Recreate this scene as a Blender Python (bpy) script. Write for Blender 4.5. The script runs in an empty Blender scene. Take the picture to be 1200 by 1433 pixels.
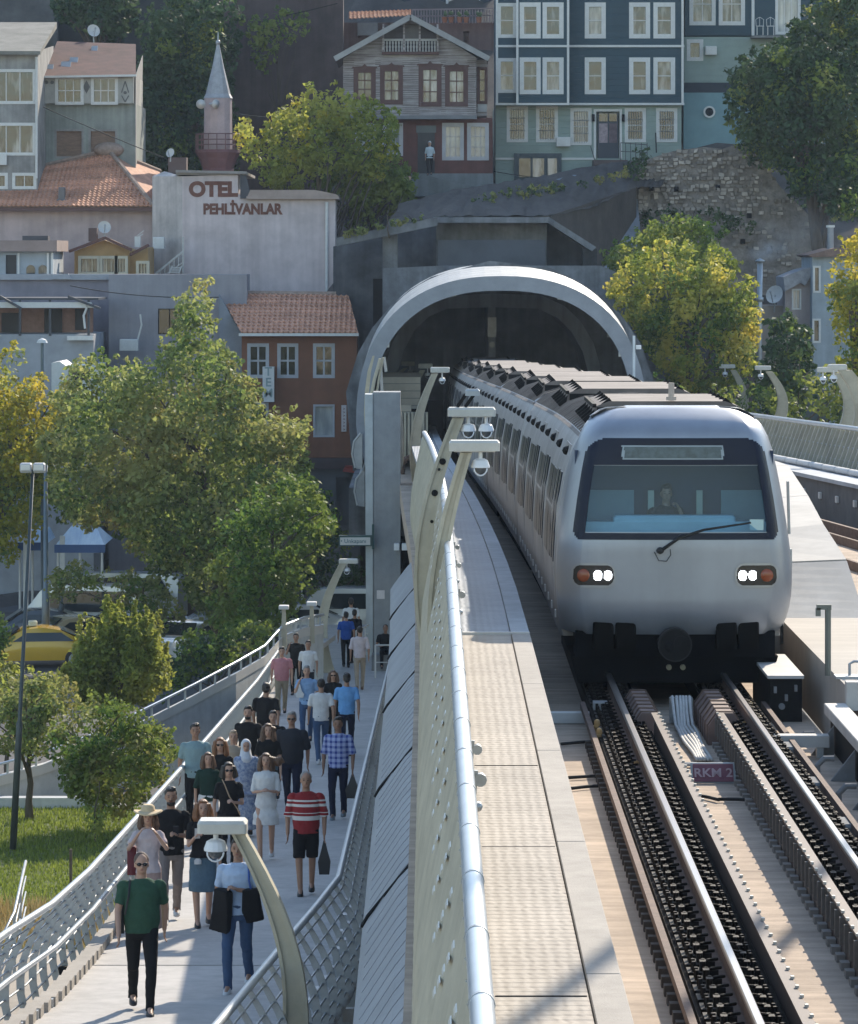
import bpy, math, random
import numpy as np
from mathutils import Vector
random.seed(7); RNG = np.random.default_rng(7)
R = math.radians
SC = bpy.context.scene
# ---------------------------------------------------------------- camera, sky, sun, exposure
CZ, HOR, F = 5.43, 360.0, 5500.0            # eye height over the rails, horizon row, focal length in photo pixels
cam_d = bpy.data.cameras.new('Camera'); cam = bpy.data.objects.new('Camera', cam_d)
SC.collection.objects.link(cam); SC.camera = cam
cam.location = (0, 0, CZ); cam.rotation_euler = (R(90), 0, 0)
cam_d.sensor_fit = 'HORIZONTAL'; cam_d.sensor_width = 36; cam_d.lens = 36 * F / 1200
cam_d.shift_y = -(716.5 - HOR) / 1200
cam_d.clip_start = 0.5; cam_d.clip_end = 3000
SUN_EL, SUN_AZ = 32.0, 23.0                 # degrees, azimuth to the right of the view direction
wd = bpy.data.worlds.new('World'); SC.world = wd; wd.use_nodes = True
nt = wd.node_tree; nt.nodes.clear()
sky = nt.nodes.new('ShaderNodeTexSky'); sky.sky_type = 'NISHITA'; sky.sun_disc = False
sky.sun_elevation = R(SUN_EL); sky.sun_rotation = R(SUN_AZ); sky.air_density = 1.3; sky.dust_density = 0.6; sky.ozone_density = 1.6
bg = nt.nodes.new('ShaderNodeBackground'); bg.inputs[1].default_value = 0.15
wo = nt.nodes.new('ShaderNodeOutputWorld')
nt.links.new(sky.outputs[0], bg.inputs[0]); nt.links.new(bg.outputs[0], wo.inputs[0])
sun_d = bpy.data.lights.new('Sun', 'SUN'); sun = bpy.data.objects.new('Sun', sun_d); SC.collection.objects.link(sun)
sun_d.energy = 3.9; sun_d.angle = R(0.5); sun_d.color = (1.0, 0.89, 0.73)
SUNDIR = Vector((math.sin(R(SUN_AZ)) * math.cos(R(SUN_EL)), math.cos(R(SUN_AZ)) * math.cos(R(SUN_EL)), math.sin(R(SUN_EL))))
sun.rotation_euler = SUNDIR.to_track_quat('Z', 'Y').to_euler()
SC.view_settings.view_transform = 'Standard'; SC.view_settings.look = 'None'
SC.view_settings.gamma = 1; SC.view_settings.exposure = 0.80
SC.cycles.use_denoising = True
SC.cycles.max_bounces = 6; SC.cycles.transparent_max_bounces = 12; SC.cycles.transmission_bounces = 4
SC.cycles.sample_clamp_indirect = 4.0

# ---------------------------------------------------------------- mapping helpers
def WX(px, D): return (px - 600.0) * D / F
def WZ(py, D): return CZ - (py - HOR) * D / F
def W(px, py, D): return Vector((WX(px, D), D, WZ(py, D)))

# ---------------------------------------------------------------- object helpers
ORG = {}
def thing(name, label, cat, loc=(0, 0, 0), group=None, rz=0.0, kind=None):
    o = bpy.data.objects.new(name, None); SC.collection.objects.link(o)
    o.empty_display_size = 0.3
    o.location = loc; o.rotation_euler = (0, 0, rz); ORG[o.name] = Vector(loc)
    o['label'] = label; o['category'] = cat
    if group: o['group'] = group
    if kind: o['kind'] = kind
    return o
def tag(o, label=None, cat=None, group=None, kind=None):
    if label: o['label'] = label
    if cat: o['category'] = cat
    if group: o['group'] = group
    if kind: o['kind'] = kind
    return o
def copy_tree(o, parent=None):
    c = o.copy(); SC.collection.objects.link(c); c.parent = parent
    ORG[c.name] = ORG.get(o.name, Vector((0, 0, 0)))
    for ch in [x for x in KIDS.get(o.name, [])]:
        k = copy_tree(ch, c); KIDS.setdefault(c.name, []).append(k)
    return c
KIDS = {}
class MB:
    def __init__(s): s.v = []; s.f = []; s.m = []; s.cm = 0
    def quad(s, a, b, c, d):
        n = len(s.v); s.v += [tuple(a), tuple(b), tuple(c), tuple(d)]; s.f.append((n, n+1, n+2, n+3)); s.m.append(s.cm); return s
    def poly(s, pts):
        n = len(s.v); s.v += [tuple(p) for p in pts]; s.f.append(tuple(range(n, n+len(pts)))); s.m.append(s.cm); return s
    def add(s, verts, faces):
        n = len(s.v); s.v += [tuple(p) for p in verts]; s.f += [tuple(i+n for i in f) for f in faces]; s.m += [s.cm]*len(faces); return s
    def box(s, x0, x1, y0, y1, z0, z1):
        v = [(x0,y0,z0),(x1,y0,z0),(x1,y1,z0),(x0,y1,z0),(x0,y0,z1),(x1,y0,z1),(x1,y1,z1),(x0,y1,z1)]
        return s.add(v, [(0,3,2,1),(4,5,6,7),(0,1,5,4),(1,2,6,5),(2,3,7,6),(3,0,4,7)])
    def obox(s, c, ax, ay, az):                       # oriented box: centre and three half vectors
        c = Vector(c); ax = Vector(ax); ay = Vector(ay); az = Vector(az)
        v = [c + i*ax + j*ay + k*az for k in (-1, 1) for (i, j) in ((-1,-1),(1,-1),(1,1),(-1,1))]
        return s.add(v, [(0,3,2,1),(4,5,6,7),(0,1,5,4),(1,2,6,5),(2,3,7,6),(3,0,4,7)])
    def bar(s, a, b, w, h=None, up=(0, 0, 1)):        # rectangular bar between two points
        a = Vector(a); b = Vector(b); h = h or w; d = b - a
        u = Vector(up); x = d.cross(u)
        if x.length < 1e-6: x = d.cross(Vector((1, 0, 0)))
        x.normalize(); y = x.cross(d).normalized()
        return s.obox((a+b)/2, x*w/2, d/2, y*h/2)
    def bbox(s, x0, x1, y0, y1, z0, z1, r=0.02, n=2): # box with rounded vertical+top edges (simple chamfer)
        pts = []
        for (cx, cy, a0) in ((x1-r, y0+r, -90), (x1-r, y1-r, 0), (x0+r, y1-r, 90), (x0+r, y0+r, 180)):
            for k in range(n+1):
                a = R(a0 + 90*k/n); pts.append((cx + r*math.cos(a), cy + r*math.sin(a)))
        cx, cy = (x0+x1)/2, (y0+y1)/2; m = len(pts); sx = 1 - r/(abs(x1-x0)/2+1e-9)*.8; sy = 1 - r/(abs(y1-y0)/2+1e-9)*.8
        rings = []
        for (z, q) in ((z0, 0), (z1-r, 0), (z1, 1)):
            rings.append([(cx+(x-cx)*(sx if q else 1), cy+(y-cy)*(sy if q else 1), z) for x, y in pts])
        return s.loft(rings)
    def loft(s, rings, closed=True, caps=True):
        n = len(s.v); m = len(rings[0])
        for r in rings: s.v += [tuple(p) for p in r]
        k0 = len(s.f)
        for i in range(len(rings)-1):
            for j in range(m if closed else m-1):
                a = n+i*m+j; b = n+i*m+(j+1) % m
                s.f.append((a, b, b+m, a+m))
        if caps and closed:
            s.f.append(tuple(n+j for j in range(m-1, -1, -1))); e = n+(len(rings)-1)*m
            s.f.append(tuple(e+j for j in range(m)))
        s.m += [s.cm]*(len(s.f)-k0); return s
    def tube(s, pts, r, n=8, caps=True, ell=None):
        pts = [Vector(p) for p in pts]; rr = r if hasattr(r, '__len__') else [r]*len(pts)
        rings = []; ref = None
        for i, p in enumerate(pts):
            d = (pts[min(i+1, len(pts)-1)] - pts[max(i-1, 0)])
            if d.length < 1e-9: d = Vector((0, 0, 1))
            d.normalize()
            if ref is None: ref = Vector((1, 0, 0)) if abs(d.x) < .9 else Vector((0, 1, 0))
            u = (ref - d*ref.dot(d)).normalized(); v = d.cross(u); ref = u
            rings.append([p + rr[i]*(math.cos(2*math.pi*k/n)*u + math.sin(2*math.pi*k/n)*v) for k in range(n)])
        return s.loft(rings, True, caps)
    def cap(s, a, b, ra, rb, n=10):                   # tapered capsule
        a = Vector(a); b = Vector(b); d = b - a; L = d.length; d.normalize()
        P = []; Q = []
        for t in (-1, -.7, -.35, 0): P.append(a + d*ra*t); Q.append(max(ra*math.sqrt(max(0, 1-t*t)), .0005))
        for t in (0, .35, .7, 1): P.append(b + d*rb*t); Q.append(max(rb*math.sqrt(max(0, 1-t*t)), .0005))
        return s.tube(P, Q, n)
    def ell(s, c, rx, ry, rz, nu=14, nv=9, t0=0.0, t1=math.pi):
        rings = []
        for i in range(nv+1):
            t = t0 + (t1-t0)*i/nv; sn = max(math.sin(t), .001)
            rings.append([(c[0]+rx*sn*math.cos(2*math.pi*k/nu), c[1]+ry*sn*math.sin(2*math.pi*k/nu), c[2]-rz*math.cos(t)) for k in range(nu)])
        return s.loft(rings)
    def cyl(s, c, r, h, axis='z', n=20, r2=None):
        r2 = r if r2 is None else r2
        c = Vector(c); a = {'x': Vector((1,0,0)), 'y': Vector((0,1,0)), 'z': Vector((0,0,1))}[axis]
        return s.tube([c - a*h/2, c + a*h/2], [r, r2], n)
    def prism(s, pts, vec):                           # extrude a planar polygon along a vector
        vec = Vector(vec); return s.loft([[Vector(p) for p in pts], [Vector(p)+vec for p in pts]])
    def build(s, name, mats, parent=None, smooth=False, label=None, local=False, loc=None):
        me = bpy.data.meshes.new(name)
        org = Vector((0, 0, 0))
        if parent is not None and not local: org = ORG.get(parent.name, org)
        if loc is not None: org = Vector(loc)
        V = np.array(s.v, dtype=np.float32).reshape(-1, 3) - np.array(org, dtype=np.float32)
        me.from_pydata([tuple(p) for p in V.tolist()], [], s.f)
        if not isinstance(mats, (list, tuple)): mats = [mats]
        for m in mats: me.materials.append(m)
        if len(mats) > 1: me.polygons.foreach_set('material_index', s.m)
        if smooth:
            me.polygons.foreach_set('use_smooth', [True]*len(me.polygons))
            if smooth != 2:
                try: me.set_sharp_from_angle(angle=R(40))
                except Exception: pass
        me.validate(); me.update()
        o = bpy.data.objects.new(name, me); SC.collection.objects.link(o)
        if parent is not None:
            o.parent = parent; ORG[o.name] = ORG.get(parent.name, Vector((0, 0, 0))) if loc is None else org
            KIDS.setdefault(parent.name, []).append(o)
            if loc is not None: o.location = org - ORG.get(parent.name, Vector((0, 0, 0)))
        else:
            o.location = org; ORG[o.name] = org
        if label: o['label'] = label
        return o
def share(me, name, parent, loc):                     # another part that shares a mesh
    o = bpy.data.objects.new(name, me); SC.collection.objects.link(o); o.parent = parent; o.location = loc
    KIDS.setdefault(parent.name, []).append(o); ORG[o.name] = ORG.get(parent.name, Vector((0,0,0)))
    return o
def text_mesh(name, body, size, mat, parent, pos, extrude=.01, bold=0.0, sx=1.0, rot=(90, 0, 0), align='CENTER'):
    cu = bpy.data.curves.new(name, 'FONT'); cu.body = body; cu.size = size; cu.extrude = extrude; cu.align_x = align; cu.align_y = 'CENTER'; cu.offset = bold
    t = bpy.data.objects.new('t', cu); SC.collection.objects.link(t)
    dg = bpy.context.evaluated_depsgraph_get(); me = bpy.data.meshes.new_from_object(t.evaluated_get(dg))
    bpy.data.objects.remove(t); bpy.data.curves.remove(cu)
    me.name = name; me.materials.clear(); me.materials.append(mat)
    o = bpy.data.objects.new(name, me); SC.collection.objects.link(o)
    o.rotation_euler = tuple(R(a) for a in rot); o.scale = (sx, 1, 1)
    if parent is not None:
        o.parent = parent; o.location = Vector(pos) - ORG.get(parent.name, Vector((0, 0, 0)))
        KIDS.setdefault(parent.name, []).append(o)
    else: o.location = pos
    return o

# ---------------------------------------------------------------- materials
MATS = {}
def hexc(c): return c
def mat(name, col, rough=.7, metal=0.0, var=.15, scale=1.5, col2=None, bump=0.0, bscale=20.0, spec=.5, stain=0.0, stretch=(1,1,1), streak=0.0, island=0.0, coat=0.0, dirt=None, dscale=.35):
    if name in MATS: return MATS[name]
    m = bpy.data.materials.new(name); m.use_nodes = True; N = m.node_tree.nodes; L = m.node_tree.links
    b = N['Principled BSDF']; b.inputs['Roughness'].default_value = rough; b.inputs['Metallic'].default_value = metal
    b.inputs['Specular IOR Level'].default_value = spec
    if coat: b.inputs['Coat Weight'].default_value = coat
    tc = N.new('ShaderNodeTexCoord'); mp = N.new('ShaderNodeMapping'); mp.inputs['Scale'].default_value = stretch
    L.new(tc.outputs['Object'], mp.inputs[0])
    nz = N.new('ShaderNodeTexNoise'); nz.inputs['Scale'].default_value = scale; nz.inputs['Detail'].default_value = 6; nz.inputs['Roughness'].default_value = .65
    L.new(mp.outputs[0], nz.inputs[0])
    rp = N.new('ShaderNodeValToRGB'); L.new(nz.outputs[0], rp.inputs[0])
    c = Vector(col[:3]); c2 = Vector(col2[:3]) if col2 else c*(1-var)
    rp.color_ramp.elements[0].position = .33; rp.color_ramp.elements[1].position = .67
    rp.color_ramp.elements[0].color = (*c2, 1); rp.color_ramp.elements[1].color = (*(c if col2 else c*(1+var*.4)), 1)
    out = rp.outputs[0]
    def mul(a, fac_out, lo):
        mx = N.new('ShaderNodeMix'); mx.data_type = 'RGBA'; mx.blend_type = 'MULTIPLY'; mx.inputs[0].default_value = 1
        mr = N.new('ShaderNodeMapRange'); mr.inputs[1].default_value = .3; mr.inputs[2].default_value = .62; mr.inputs[3].default_value = lo; mr.inputs[4].default_value = 1
        L.new(fac_out, mr.inputs[0]); L.new(a, mx.inputs[6]); L.new(mr.outputs[0], mx.inputs[7]); return mx.outputs[2]
    if stain:
        n2 = N.new('ShaderNodeTexNoise'); n2.inputs['Scale'].default_value = dscale; n2.inputs['Detail'].default_value = 8; n2.inputs['Roughness'].default_value = .7
        L.new(tc.outputs['Object'], n2.inputs[0]); out = mul(out, n2.outputs[0], 1-stain)
    if streak:
        mp2 = N.new('ShaderNodeMapping'); mp2.inputs['Scale'].default_value = (3.0, 3.0, .12); L.new(tc.outputs['Object'], mp2.inputs[0])
        n3 = N.new('ShaderNodeTexNoise'); n3.inputs['Scale'].default_value = 1.2; n3.inputs['Detail'].default_value = 5
        L.new(mp2.outputs[0], n3.inputs[0]); out = mul(out, n3.outputs[0], 1-streak)
    if island:
        g = N.new('ShaderNodeNewGeometry'); mx = N.new('ShaderNodeMix'); mx.data_type = 'RGBA'; mx.blend_type = 'MULTIPLY'; mx.inputs[0].default_value = 1
        mr = N.new('ShaderNodeMapRange'); mr.inputs[3].default_value = 1-island; mr.inputs[4].default_value = 1+island*.5
        L.new(g.outputs['Random Per Island'], mr.inputs[0]); L.new(out, mx.inputs[6]); L.new(mr.outputs[0], mx.inputs[7]); out = mx.outputs[2]
    L.new(out, b.inputs['Base Color'])
    if bump:
        n4 = N.new('ShaderNodeTexNoise'); n4.inputs['Scale'].default_value = bscale; n4.inputs['Detail'].default_value = 4; L.new(mp.outputs[0], n4.inputs[0])
        bp = N.new('ShaderNodeBump'); bp.inputs['Strength'].default_value = bump; bp.inputs['Distance'].default_value = .03
        L.new(n4.outputs[0], bp.inputs['Height']); L.new(bp.outputs[0], b.inputs['Normal'])
    MATS[name] = m; return m
def emit(name, col, strength):
    if name in MATS: return MATS[name]
    m = bpy.data.materials.new(name); m.use_nodes = True; b = m.node_tree.nodes['Principled BSDF']
    b.inputs['Base Color'].default_value = (*col, 1); b.inputs['Emission Color'].default_value = (*col, 1); b.inputs['Emission Strength'].default_value = strength
    MATS[name] = m; return m
def glassy(name, tint=(.75,.88,.92), refl=.22):
    if name in MATS: return MATS[name]
    m = bpy.data.materials.new(name); m.use_nodes = True; N = m.node_tree.nodes; L = m.node_tree.links; N.clear()
    o = N.new('ShaderNodeOutputMaterial'); mx = N.new('ShaderNodeMixShader'); t = N.new('ShaderNodeBsdfTransparent'); g = N.new('ShaderNodeBsdfGlossy')
    t.inputs[0].default_value = (*tint, 1); g.inputs['Roughness'].default_value = .04; mx.inputs[0].default_value = refl
    L.new(t.outputs[0], mx.inputs[1]); L.new(g.outputs[0], mx.inputs[2]); L.new(mx.outputs[0], o.inputs[0])
    MATS[name] = m; return m
def pane_mat(name, dark=(.02,.03,.04), light=(.35,.36,.36), amt=.5, scale=.9):
    """window pane seen from outside: glossy glass over a dark room with pale curtains"""
    if name in MATS: return MATS[name]
    m = bpy.data.materials.new(name); m.use_nodes = True; N = m.node_tree.nodes; L = m.node_tree.links
    b = N['Principled BSDF']; b.inputs['Roughness'].default_value = .07; b.inputs['Specular IOR Level'].default_value = .8
    tc = N.new('ShaderNodeTexCoord'); mp = N.new('ShaderNodeMapping'); mp.inputs['Scale'].default_value = (2.0, 1, .45); L.new(tc.outputs['Object'], mp.inputs[0])
    nz = N.new('ShaderNodeTexNoise'); nz.inputs['Scale'].default_value = scale*1.9; nz.inputs['Detail'].default_value = 5; L.new(mp.outputs[0], nz.inputs[0])
    rp = N.new('ShaderNodeValToRGB'); rp.color_ramp.elements[0].color = (*dark, 1); rp.color_ramp.elements[1].color = (*light, 1)
    rp.color_ramp.elements[0].position = .60-amt*.3; rp.color_ramp.elements[1].position = .86-amt*.25
    oi = N.new('ShaderNodeObjectInfo'); mr = N.new('ShaderNodeMapRange'); mr.inputs[3].default_value = -.17; mr.inputs[4].default_value = .12; L.new(oi.outputs['Random'], mr.inputs[0]); ad = N.new('ShaderNodeMath'); ad.operation = 'ADD'; L.new(nz.outputs[0], ad.inputs[0]); L.new(mr.outputs[0], ad.inputs[1])
    L.new(ad.outputs[0], rp.inputs[0]); L.new(rp.outputs[0], b.inputs['Base Color'])
    n2 = N.new('ShaderNodeTexNoise'); n2.inputs['Scale'].default_value = 1.1; L.new(tc.outputs['Object'], n2.inputs[0])
    bp = N.new('ShaderNodeBump'); bp.inputs['Strength'].default_value = .25; bp.inputs['Distance'].default_value = .05; L.new(n2.outputs[0], bp.inputs['Height']); L.new(bp.outputs[0], b.inputs['Normal'])
    MATS[name] = m; return m
def leaf_mat(name, dark, light, tip=None, trans=.4, hscale=.25):
    if name in MATS: return MATS[name]
    m = bpy.data.materials.new(name); m.use_nodes = True; N = m.node_tree.nodes; L = m.node_tree.links; N.clear()
    o = N.new('ShaderNodeOutputMaterial'); g = N.new('ShaderNodeNewGeometry'); tc = N.new('ShaderNodeTexCoord')
    rp = N.new('ShaderNodeValToRGB'); e = rp.color_ramp.elements; e[0].color = (*dark, 1); e[1].color = (*light, 1); e[0].position = .1; e[1].position = .9
    L.new(g.outputs['Random Per Island'], rp.inputs[0]); col = rp.outputs[0]
    if tip:
        nz = N.new('ShaderNodeTexNoise'); nz.inputs['Scale'].default_value = hscale; nz.inputs['Detail'].default_value = 3; L.new(tc.outputs['Object'], nz.inputs[0])
        mr = N.new('ShaderNodeMapRange'); mr.inputs[1].default_value = .42; mr.inputs[2].default_value = .62; L.new(nz.outputs[0], mr.inputs[0])
        mx = N.new('ShaderNodeMix'); mx.data_type = 'RGBA'; L.new(mr.outputs[0], mx.inputs[0]); L.new(col, mx.inputs[6]); mx.inputs[7].default_value = (*tip, 1); col = mx.outputs[2]
    d = N.new('ShaderNodeBsdfPrincipled'); d.inputs['Roughness'].default_value = .6; d.inputs['Specular IOR Level'].default_value = .15
    t = N.new('ShaderNodeBsdfTranslucent'); hs = N.new('ShaderNodeHueSaturation'); hs.inputs['Hue'].default_value = .49; hs.inputs['Value'].default_value = 1.5; hs.inputs['Saturation'].default_value = 1.05
    ms = N.new('ShaderNodeMixShader'); ms.inputs[0].default_value = trans
    L.new(col, d.inputs['Base Color']); L.new(col, hs.inputs['Color']); L.new(hs.outputs[0], t.inputs[0]); L.new(d.outputs[0], ms.inputs[1]); L.new(t.outputs[0], ms.inputs[2]); L.new(ms.outputs[0], o.inputs[0])
    MATS[name] = m; return m

M_conc = mat('concrete_walk', (.39,.355,.315), .85, var=.12, scale=6, stain=.22, dscale=.6, bump=.15, bscale=60)
M_concd = mat('concrete_grey', (.30,.30,.30), .9, var=.2, scale=1.2, stain=.35, streak=.3, bump=.3, bscale=15)
M_bed = mat('trackbed', (.54,.425,.325), .9, var=.28, scale=1.6, stain=.35, dscale=.8, bump=.3, bscale=25, stretch=(.5,3,1))
M_beige = mat('beige_paint', (.50,.455,.345), .55, var=.12, scale=2, stain=.25, dscale=1.5)
M_beige2 = mat('beige_dark', (.34,.32,.26), .6, var=.15, scale=3, stain=.2)
M_clad = mat('cladding', (.31,.315,.325), .6, var=.1, scale=1.2, stain=.18, streak=.0, dscale=.5)
M_white = mat('white_panel', (.62,.61,.585), .6, var=.05, scale=1.5, stain=.12)
M_steel = mat('steel_tube', (.55,.57,.60), .35, .75, var=.1, scale=5)
M_galv = mat('galvanised', (.42,.44,.46), .45, .6, var=.18, scale=6, stain=.2, dscale=2)
M_black = mat('black_metal', (.012,.012,.013), .65, var=.3, scale=8, spec=.15)
M_rust = mat('rust_brown', (.16,.10,.075), .8, var=.35, scale=9, stain=.3, dscale=3)
M_rail = mat('rail_top', (.40,.38,.38), .32, 1.0, var=.1, scale=4, stretch=(1,.1,1))
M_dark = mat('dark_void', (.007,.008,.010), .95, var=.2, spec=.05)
M_rubber = mat('rubber', (.02,.02,.02), .8)
# ================================================================ metro viaduct and track
def tx(Y):                                            # centre line of the near track
    return float(np.interp(Y, TXY, TXX))
_k = np.arange(0, 260, 1.0); _x = np.interp(_k, [0, 55, 70, 90, 110, 130, 157, 190], [3.1, 3.1, 3.06, 2.88, 2.58, 2.32, 2.1, 2.0])
_z = np.interp(_k, [0, 56, 157, 190], [0, 0, -2.1, -2.5]); _w = np.ones(13)/13
TXY = _k; TXX = np.convolve(np.pad(_x, 6, 'edge'), _w, 'valid'); TZZ = np.convolve(np.pad(_z, 6, 'edge'), _w, 'valid')
def tz(Y): return float(np.interp(Y, TXY, TZZ))
YS = [8, 14, 20, 26, 32, 38, 44, 50, 56, 62, 68, 74, 80, 86, 92, 98, 104, 110, 116, 122, 128, 134, 140, 146, 152, 158, 170, 185]
def sweep(mb, sec, ys, off=0.0, fx=None, caps=True):
    """sweep a closed section [(dx, dz)] (relative to the track centre) along the line"""
    rings = []
    for Y in ys:
        x0 = (fx(Y) if fx else tx(Y)) + off; rings.append([(x0+dx, Y, tz(Y)+dz) for dx, dz in sec])
    return mb.loft(rings, True, caps)
def rect(x0, x1, z0, z1): return [(x0, z0), (x1, z0), (x1, z1), (x0, z1)]
via = thing('metro_viaduct', 'concrete metro viaduct carrying the silver train into the tunnel', 'viaduct', (3.1, 50, -1))
mb = MB(); sweep(mb, rect(-3.3, 1.75, -1.0, -.45), YS); mb.build('track_slab', M_bed, via)
mb = MB(); sweep(mb, rect(1.76, 5.2, -1.25, -.62), [8,14,20,26,32,38,44,46.9]); mb.build('service_trough', M_concd, via)
# walkway: ribbed slab left of the train, edge kerb beside it
def ribbed(name, mt, y0, y1, x0, x1, top, pitch=.155):
    ys = []; rings = []; Y = y0; k = 0
    while Y < y1:
        for (dy, dz) in ((0, 0), (.02, -.004), (.05, -.004), (.07, 0)): ys.append((Y+dy, dz))
        Y += pitch
    m = MB()
    for Y, dz in ys:
        xo = tx(Y)-3.1; zo = tz(Y)+top
        rings.append([(x0+xo, Y, zo-.12), (x1+xo, Y, zo-.12), (x1+xo, Y, zo+dz), (x0+xo, Y, zo+dz)])
    m.loft(rings, True, True); return m.build(name, mt, via)
st = thing('stay_cable', 'white stay cable of the bridge passing high above the rails', 'cable', (8.3, 49.3, 9.9))
mb = MB(); A_ = Vector((3.49, 35.3, -.45))+SUNDIR*19; B_ = Vector((.54, 24.0, .75))+SUNDIR*21; d_ = (B_-A_)
mb.tube([A_-d_*2.9, B_+d_*3], .10, 12); mb.build('strand', mat('cable_white', (.7,.7,.7), .5), st, smooth=2)
M_walk = mat('walk_panel', (.42,.37,.315), .8, var=.10, scale=3, stain=.22, dscale=.7, bump=.2, bscale=40)
def wave_bump(m):
    N = m.node_tree.nodes; L = m.node_tree.links; b = N['Principled BSDF']
    tc = N.new('ShaderNodeTexCoord'); mp = N.new('ShaderNodeMapping'); mp.inputs['Scale'].default_value = (1, 1, 1); L.new(tc.outputs['Object'], mp.inputs[0])
    w = N.new('ShaderNodeTexWave'); w.bands_direction = 'X'; w.inputs['Scale'].default_value = 3.6; w.inputs['Distortion'].default_value = 3.0; w.inputs['Detail'].default_value = 1; w.inputs['Detail Scale'].default_value = 2.2
    L.new(mp.outputs[0], w.inputs[0]); bp = N.new('ShaderNodeBump'); bp.inputs['Strength'].default_value = .32; bp.inputs['Distance'].default_value = .010
    L.new(w.outputs['Fac'], bp.inputs['Height']); L.new(bp.outputs[0], b.inputs['Normal'])
wave_bump(M_walk)
M_walk_shade = mat('walk_shaded', (.27,.30,.34), .6, .2, var=.1, scale=3, stain=.2); wave_bump(M_walk_shade)  # bluish darker copy of the walkway, the train's shade put into its colour
ribbed('walkway_slab', M_walk, 14, 48.75, .20, 1.01, .75)
ribbed('walkway_shaded', M_walk_shade, 48.8, 150, .20, 1.01, .735)
y = 14.0
while y < 48:                                          # kerb stones beside the walkway
    m = MB(); x = 1.02
    n = y + 5.8; n = min(n, 48.75)
    m.bbox(x, 1.25, y+.008, n-.008, -.44, .765, .008, 1); m.build('kerb_stone', M_conc, via); y = n
    if y >= 48.7: break
mb = MB(); sweep(mb, rect(-2.08, -1.85, -.44, .755), [48.77]+[v for v in YS if v > 50 and v < 160]); mb.build('edge_kerb', mat('kerb_grey', (.42,.45,.48), .8, stain=.2, scale=3), via)  # bluish kerb colour carries the same shade of the train
mb = MB(); mb.box(.2, 1.25, 48.72, 48.80, .60, .782); mb.build('threshold_strip', M_white, via)
# thin drain slots on the near walkway
mb = MB()
for yy in (22.3, 24.9, 31.2, 36.2): mb.box(.42, 1.0, yy, yy+.02, .74, .7525)
mb.build('panel_joint', M_black, via)
# beige leaning fence plate with ribs and little light slots
def fx_top(Y): return -2.86 + 0*(Y)
mb = MB(); nY = 0; rings = []
Y = 14.0
while Y < 100:
    for (dy, o) in ((0, 0), (.12, .03), (.17, .03), (.24, 0)):
        yy = Y+dy; xo = tx(yy)-3.1; z0 = tz(yy)
        prof = [(-.075, -.50), (-.10, -.1), (-.06, .45), (.06, 1.1), (.21, 1.80)]
        rings.append([(px_+xo-o*.9, yy, z0+pz) for px_, pz in prof] + [(px_+xo-o*.9+.03, yy, z0+pz) for px_, pz in prof[::-1]])
    Y += .62 if Y < 60 else 1.2
mb.loft(rings, True, True)
fence = thing('bridge_fence', 'beige ribbed steel fence left of the walkway under a pale handrail', 'fence', (0, 45, -.5))
fence_mb = mb
# slots: small bright perforations in slanted rows
mb = fence_mb; mb.cm = 1; Yk = 18.0; k = 0
def prof_x(z): return float(np.interp(z, [-.5, -.1, .45, 1.1, 1.8], [-.075, -.10, -.06, .06, .21]))
slot_sites = []
while Yk < 60:
    for j in range(5):
        zz = 1.60 - .12*j; yy = Yk + .30*j
        slot_sites.append((yy, zz))
    Yk += 1.86
for yy, zz in slot_sites:
    h = .055; x0 = prof_x(zz)-.010; x1 = prof_x(zz+h)-.010
    q_ = -.034; mb.obox((prof_x(zz)+q_, yy+.13, zz), (.004, 0, .002), (0, .12, 0), (.005, 0, .014))
mb.build('fence_plate', [M_beige, mat('slot_white', (.62,.60,.54), .4, var=.05)], fence)
# handrail in tube lengths with couplings
mb = MB(); pts = [(tx(v)-3.1+.25, v, tz(v)+1.87) for v in np.arange(14, 101, 2.0)]
mb.tube(pts, .062, 14); mb.build('handrail', mat('rail_alu', (.62,.66,.70), .3, .55, var=.08, scale=3), fence, smooth=2)
for v in np.arange(15, 70, 1.86):
    p = Vector((tx(v)-3.1+.25, v, tz(v)+1.87)); mb = MB(); mb.tube([p-Vector((0,.02,0)), p+Vector((0,.02,0))], .067, 14); mb.build('rail_coupling', M_galv, fence, smooth=True)
# brackets sticking out of the fence over the walkway
for (yy, s) in ((29.2, 1.0), (31.0, .8), (45.2, .8), (49.5, .6), (52.6, .6)):
    mb = MB(); mb.cap((.27, yy, 1.35), (.36, yy, 1.35), .05*s, .04*s, 8); mb.bar((.3, yy, 1.1), (.34, yy, 1.62), .05*s); mb.cyl((.38, yy, 1.55), .05*s, .09, 'y', 10)
    mb.build('cable_bracket', M_galv, fence, smooth=True)
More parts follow.
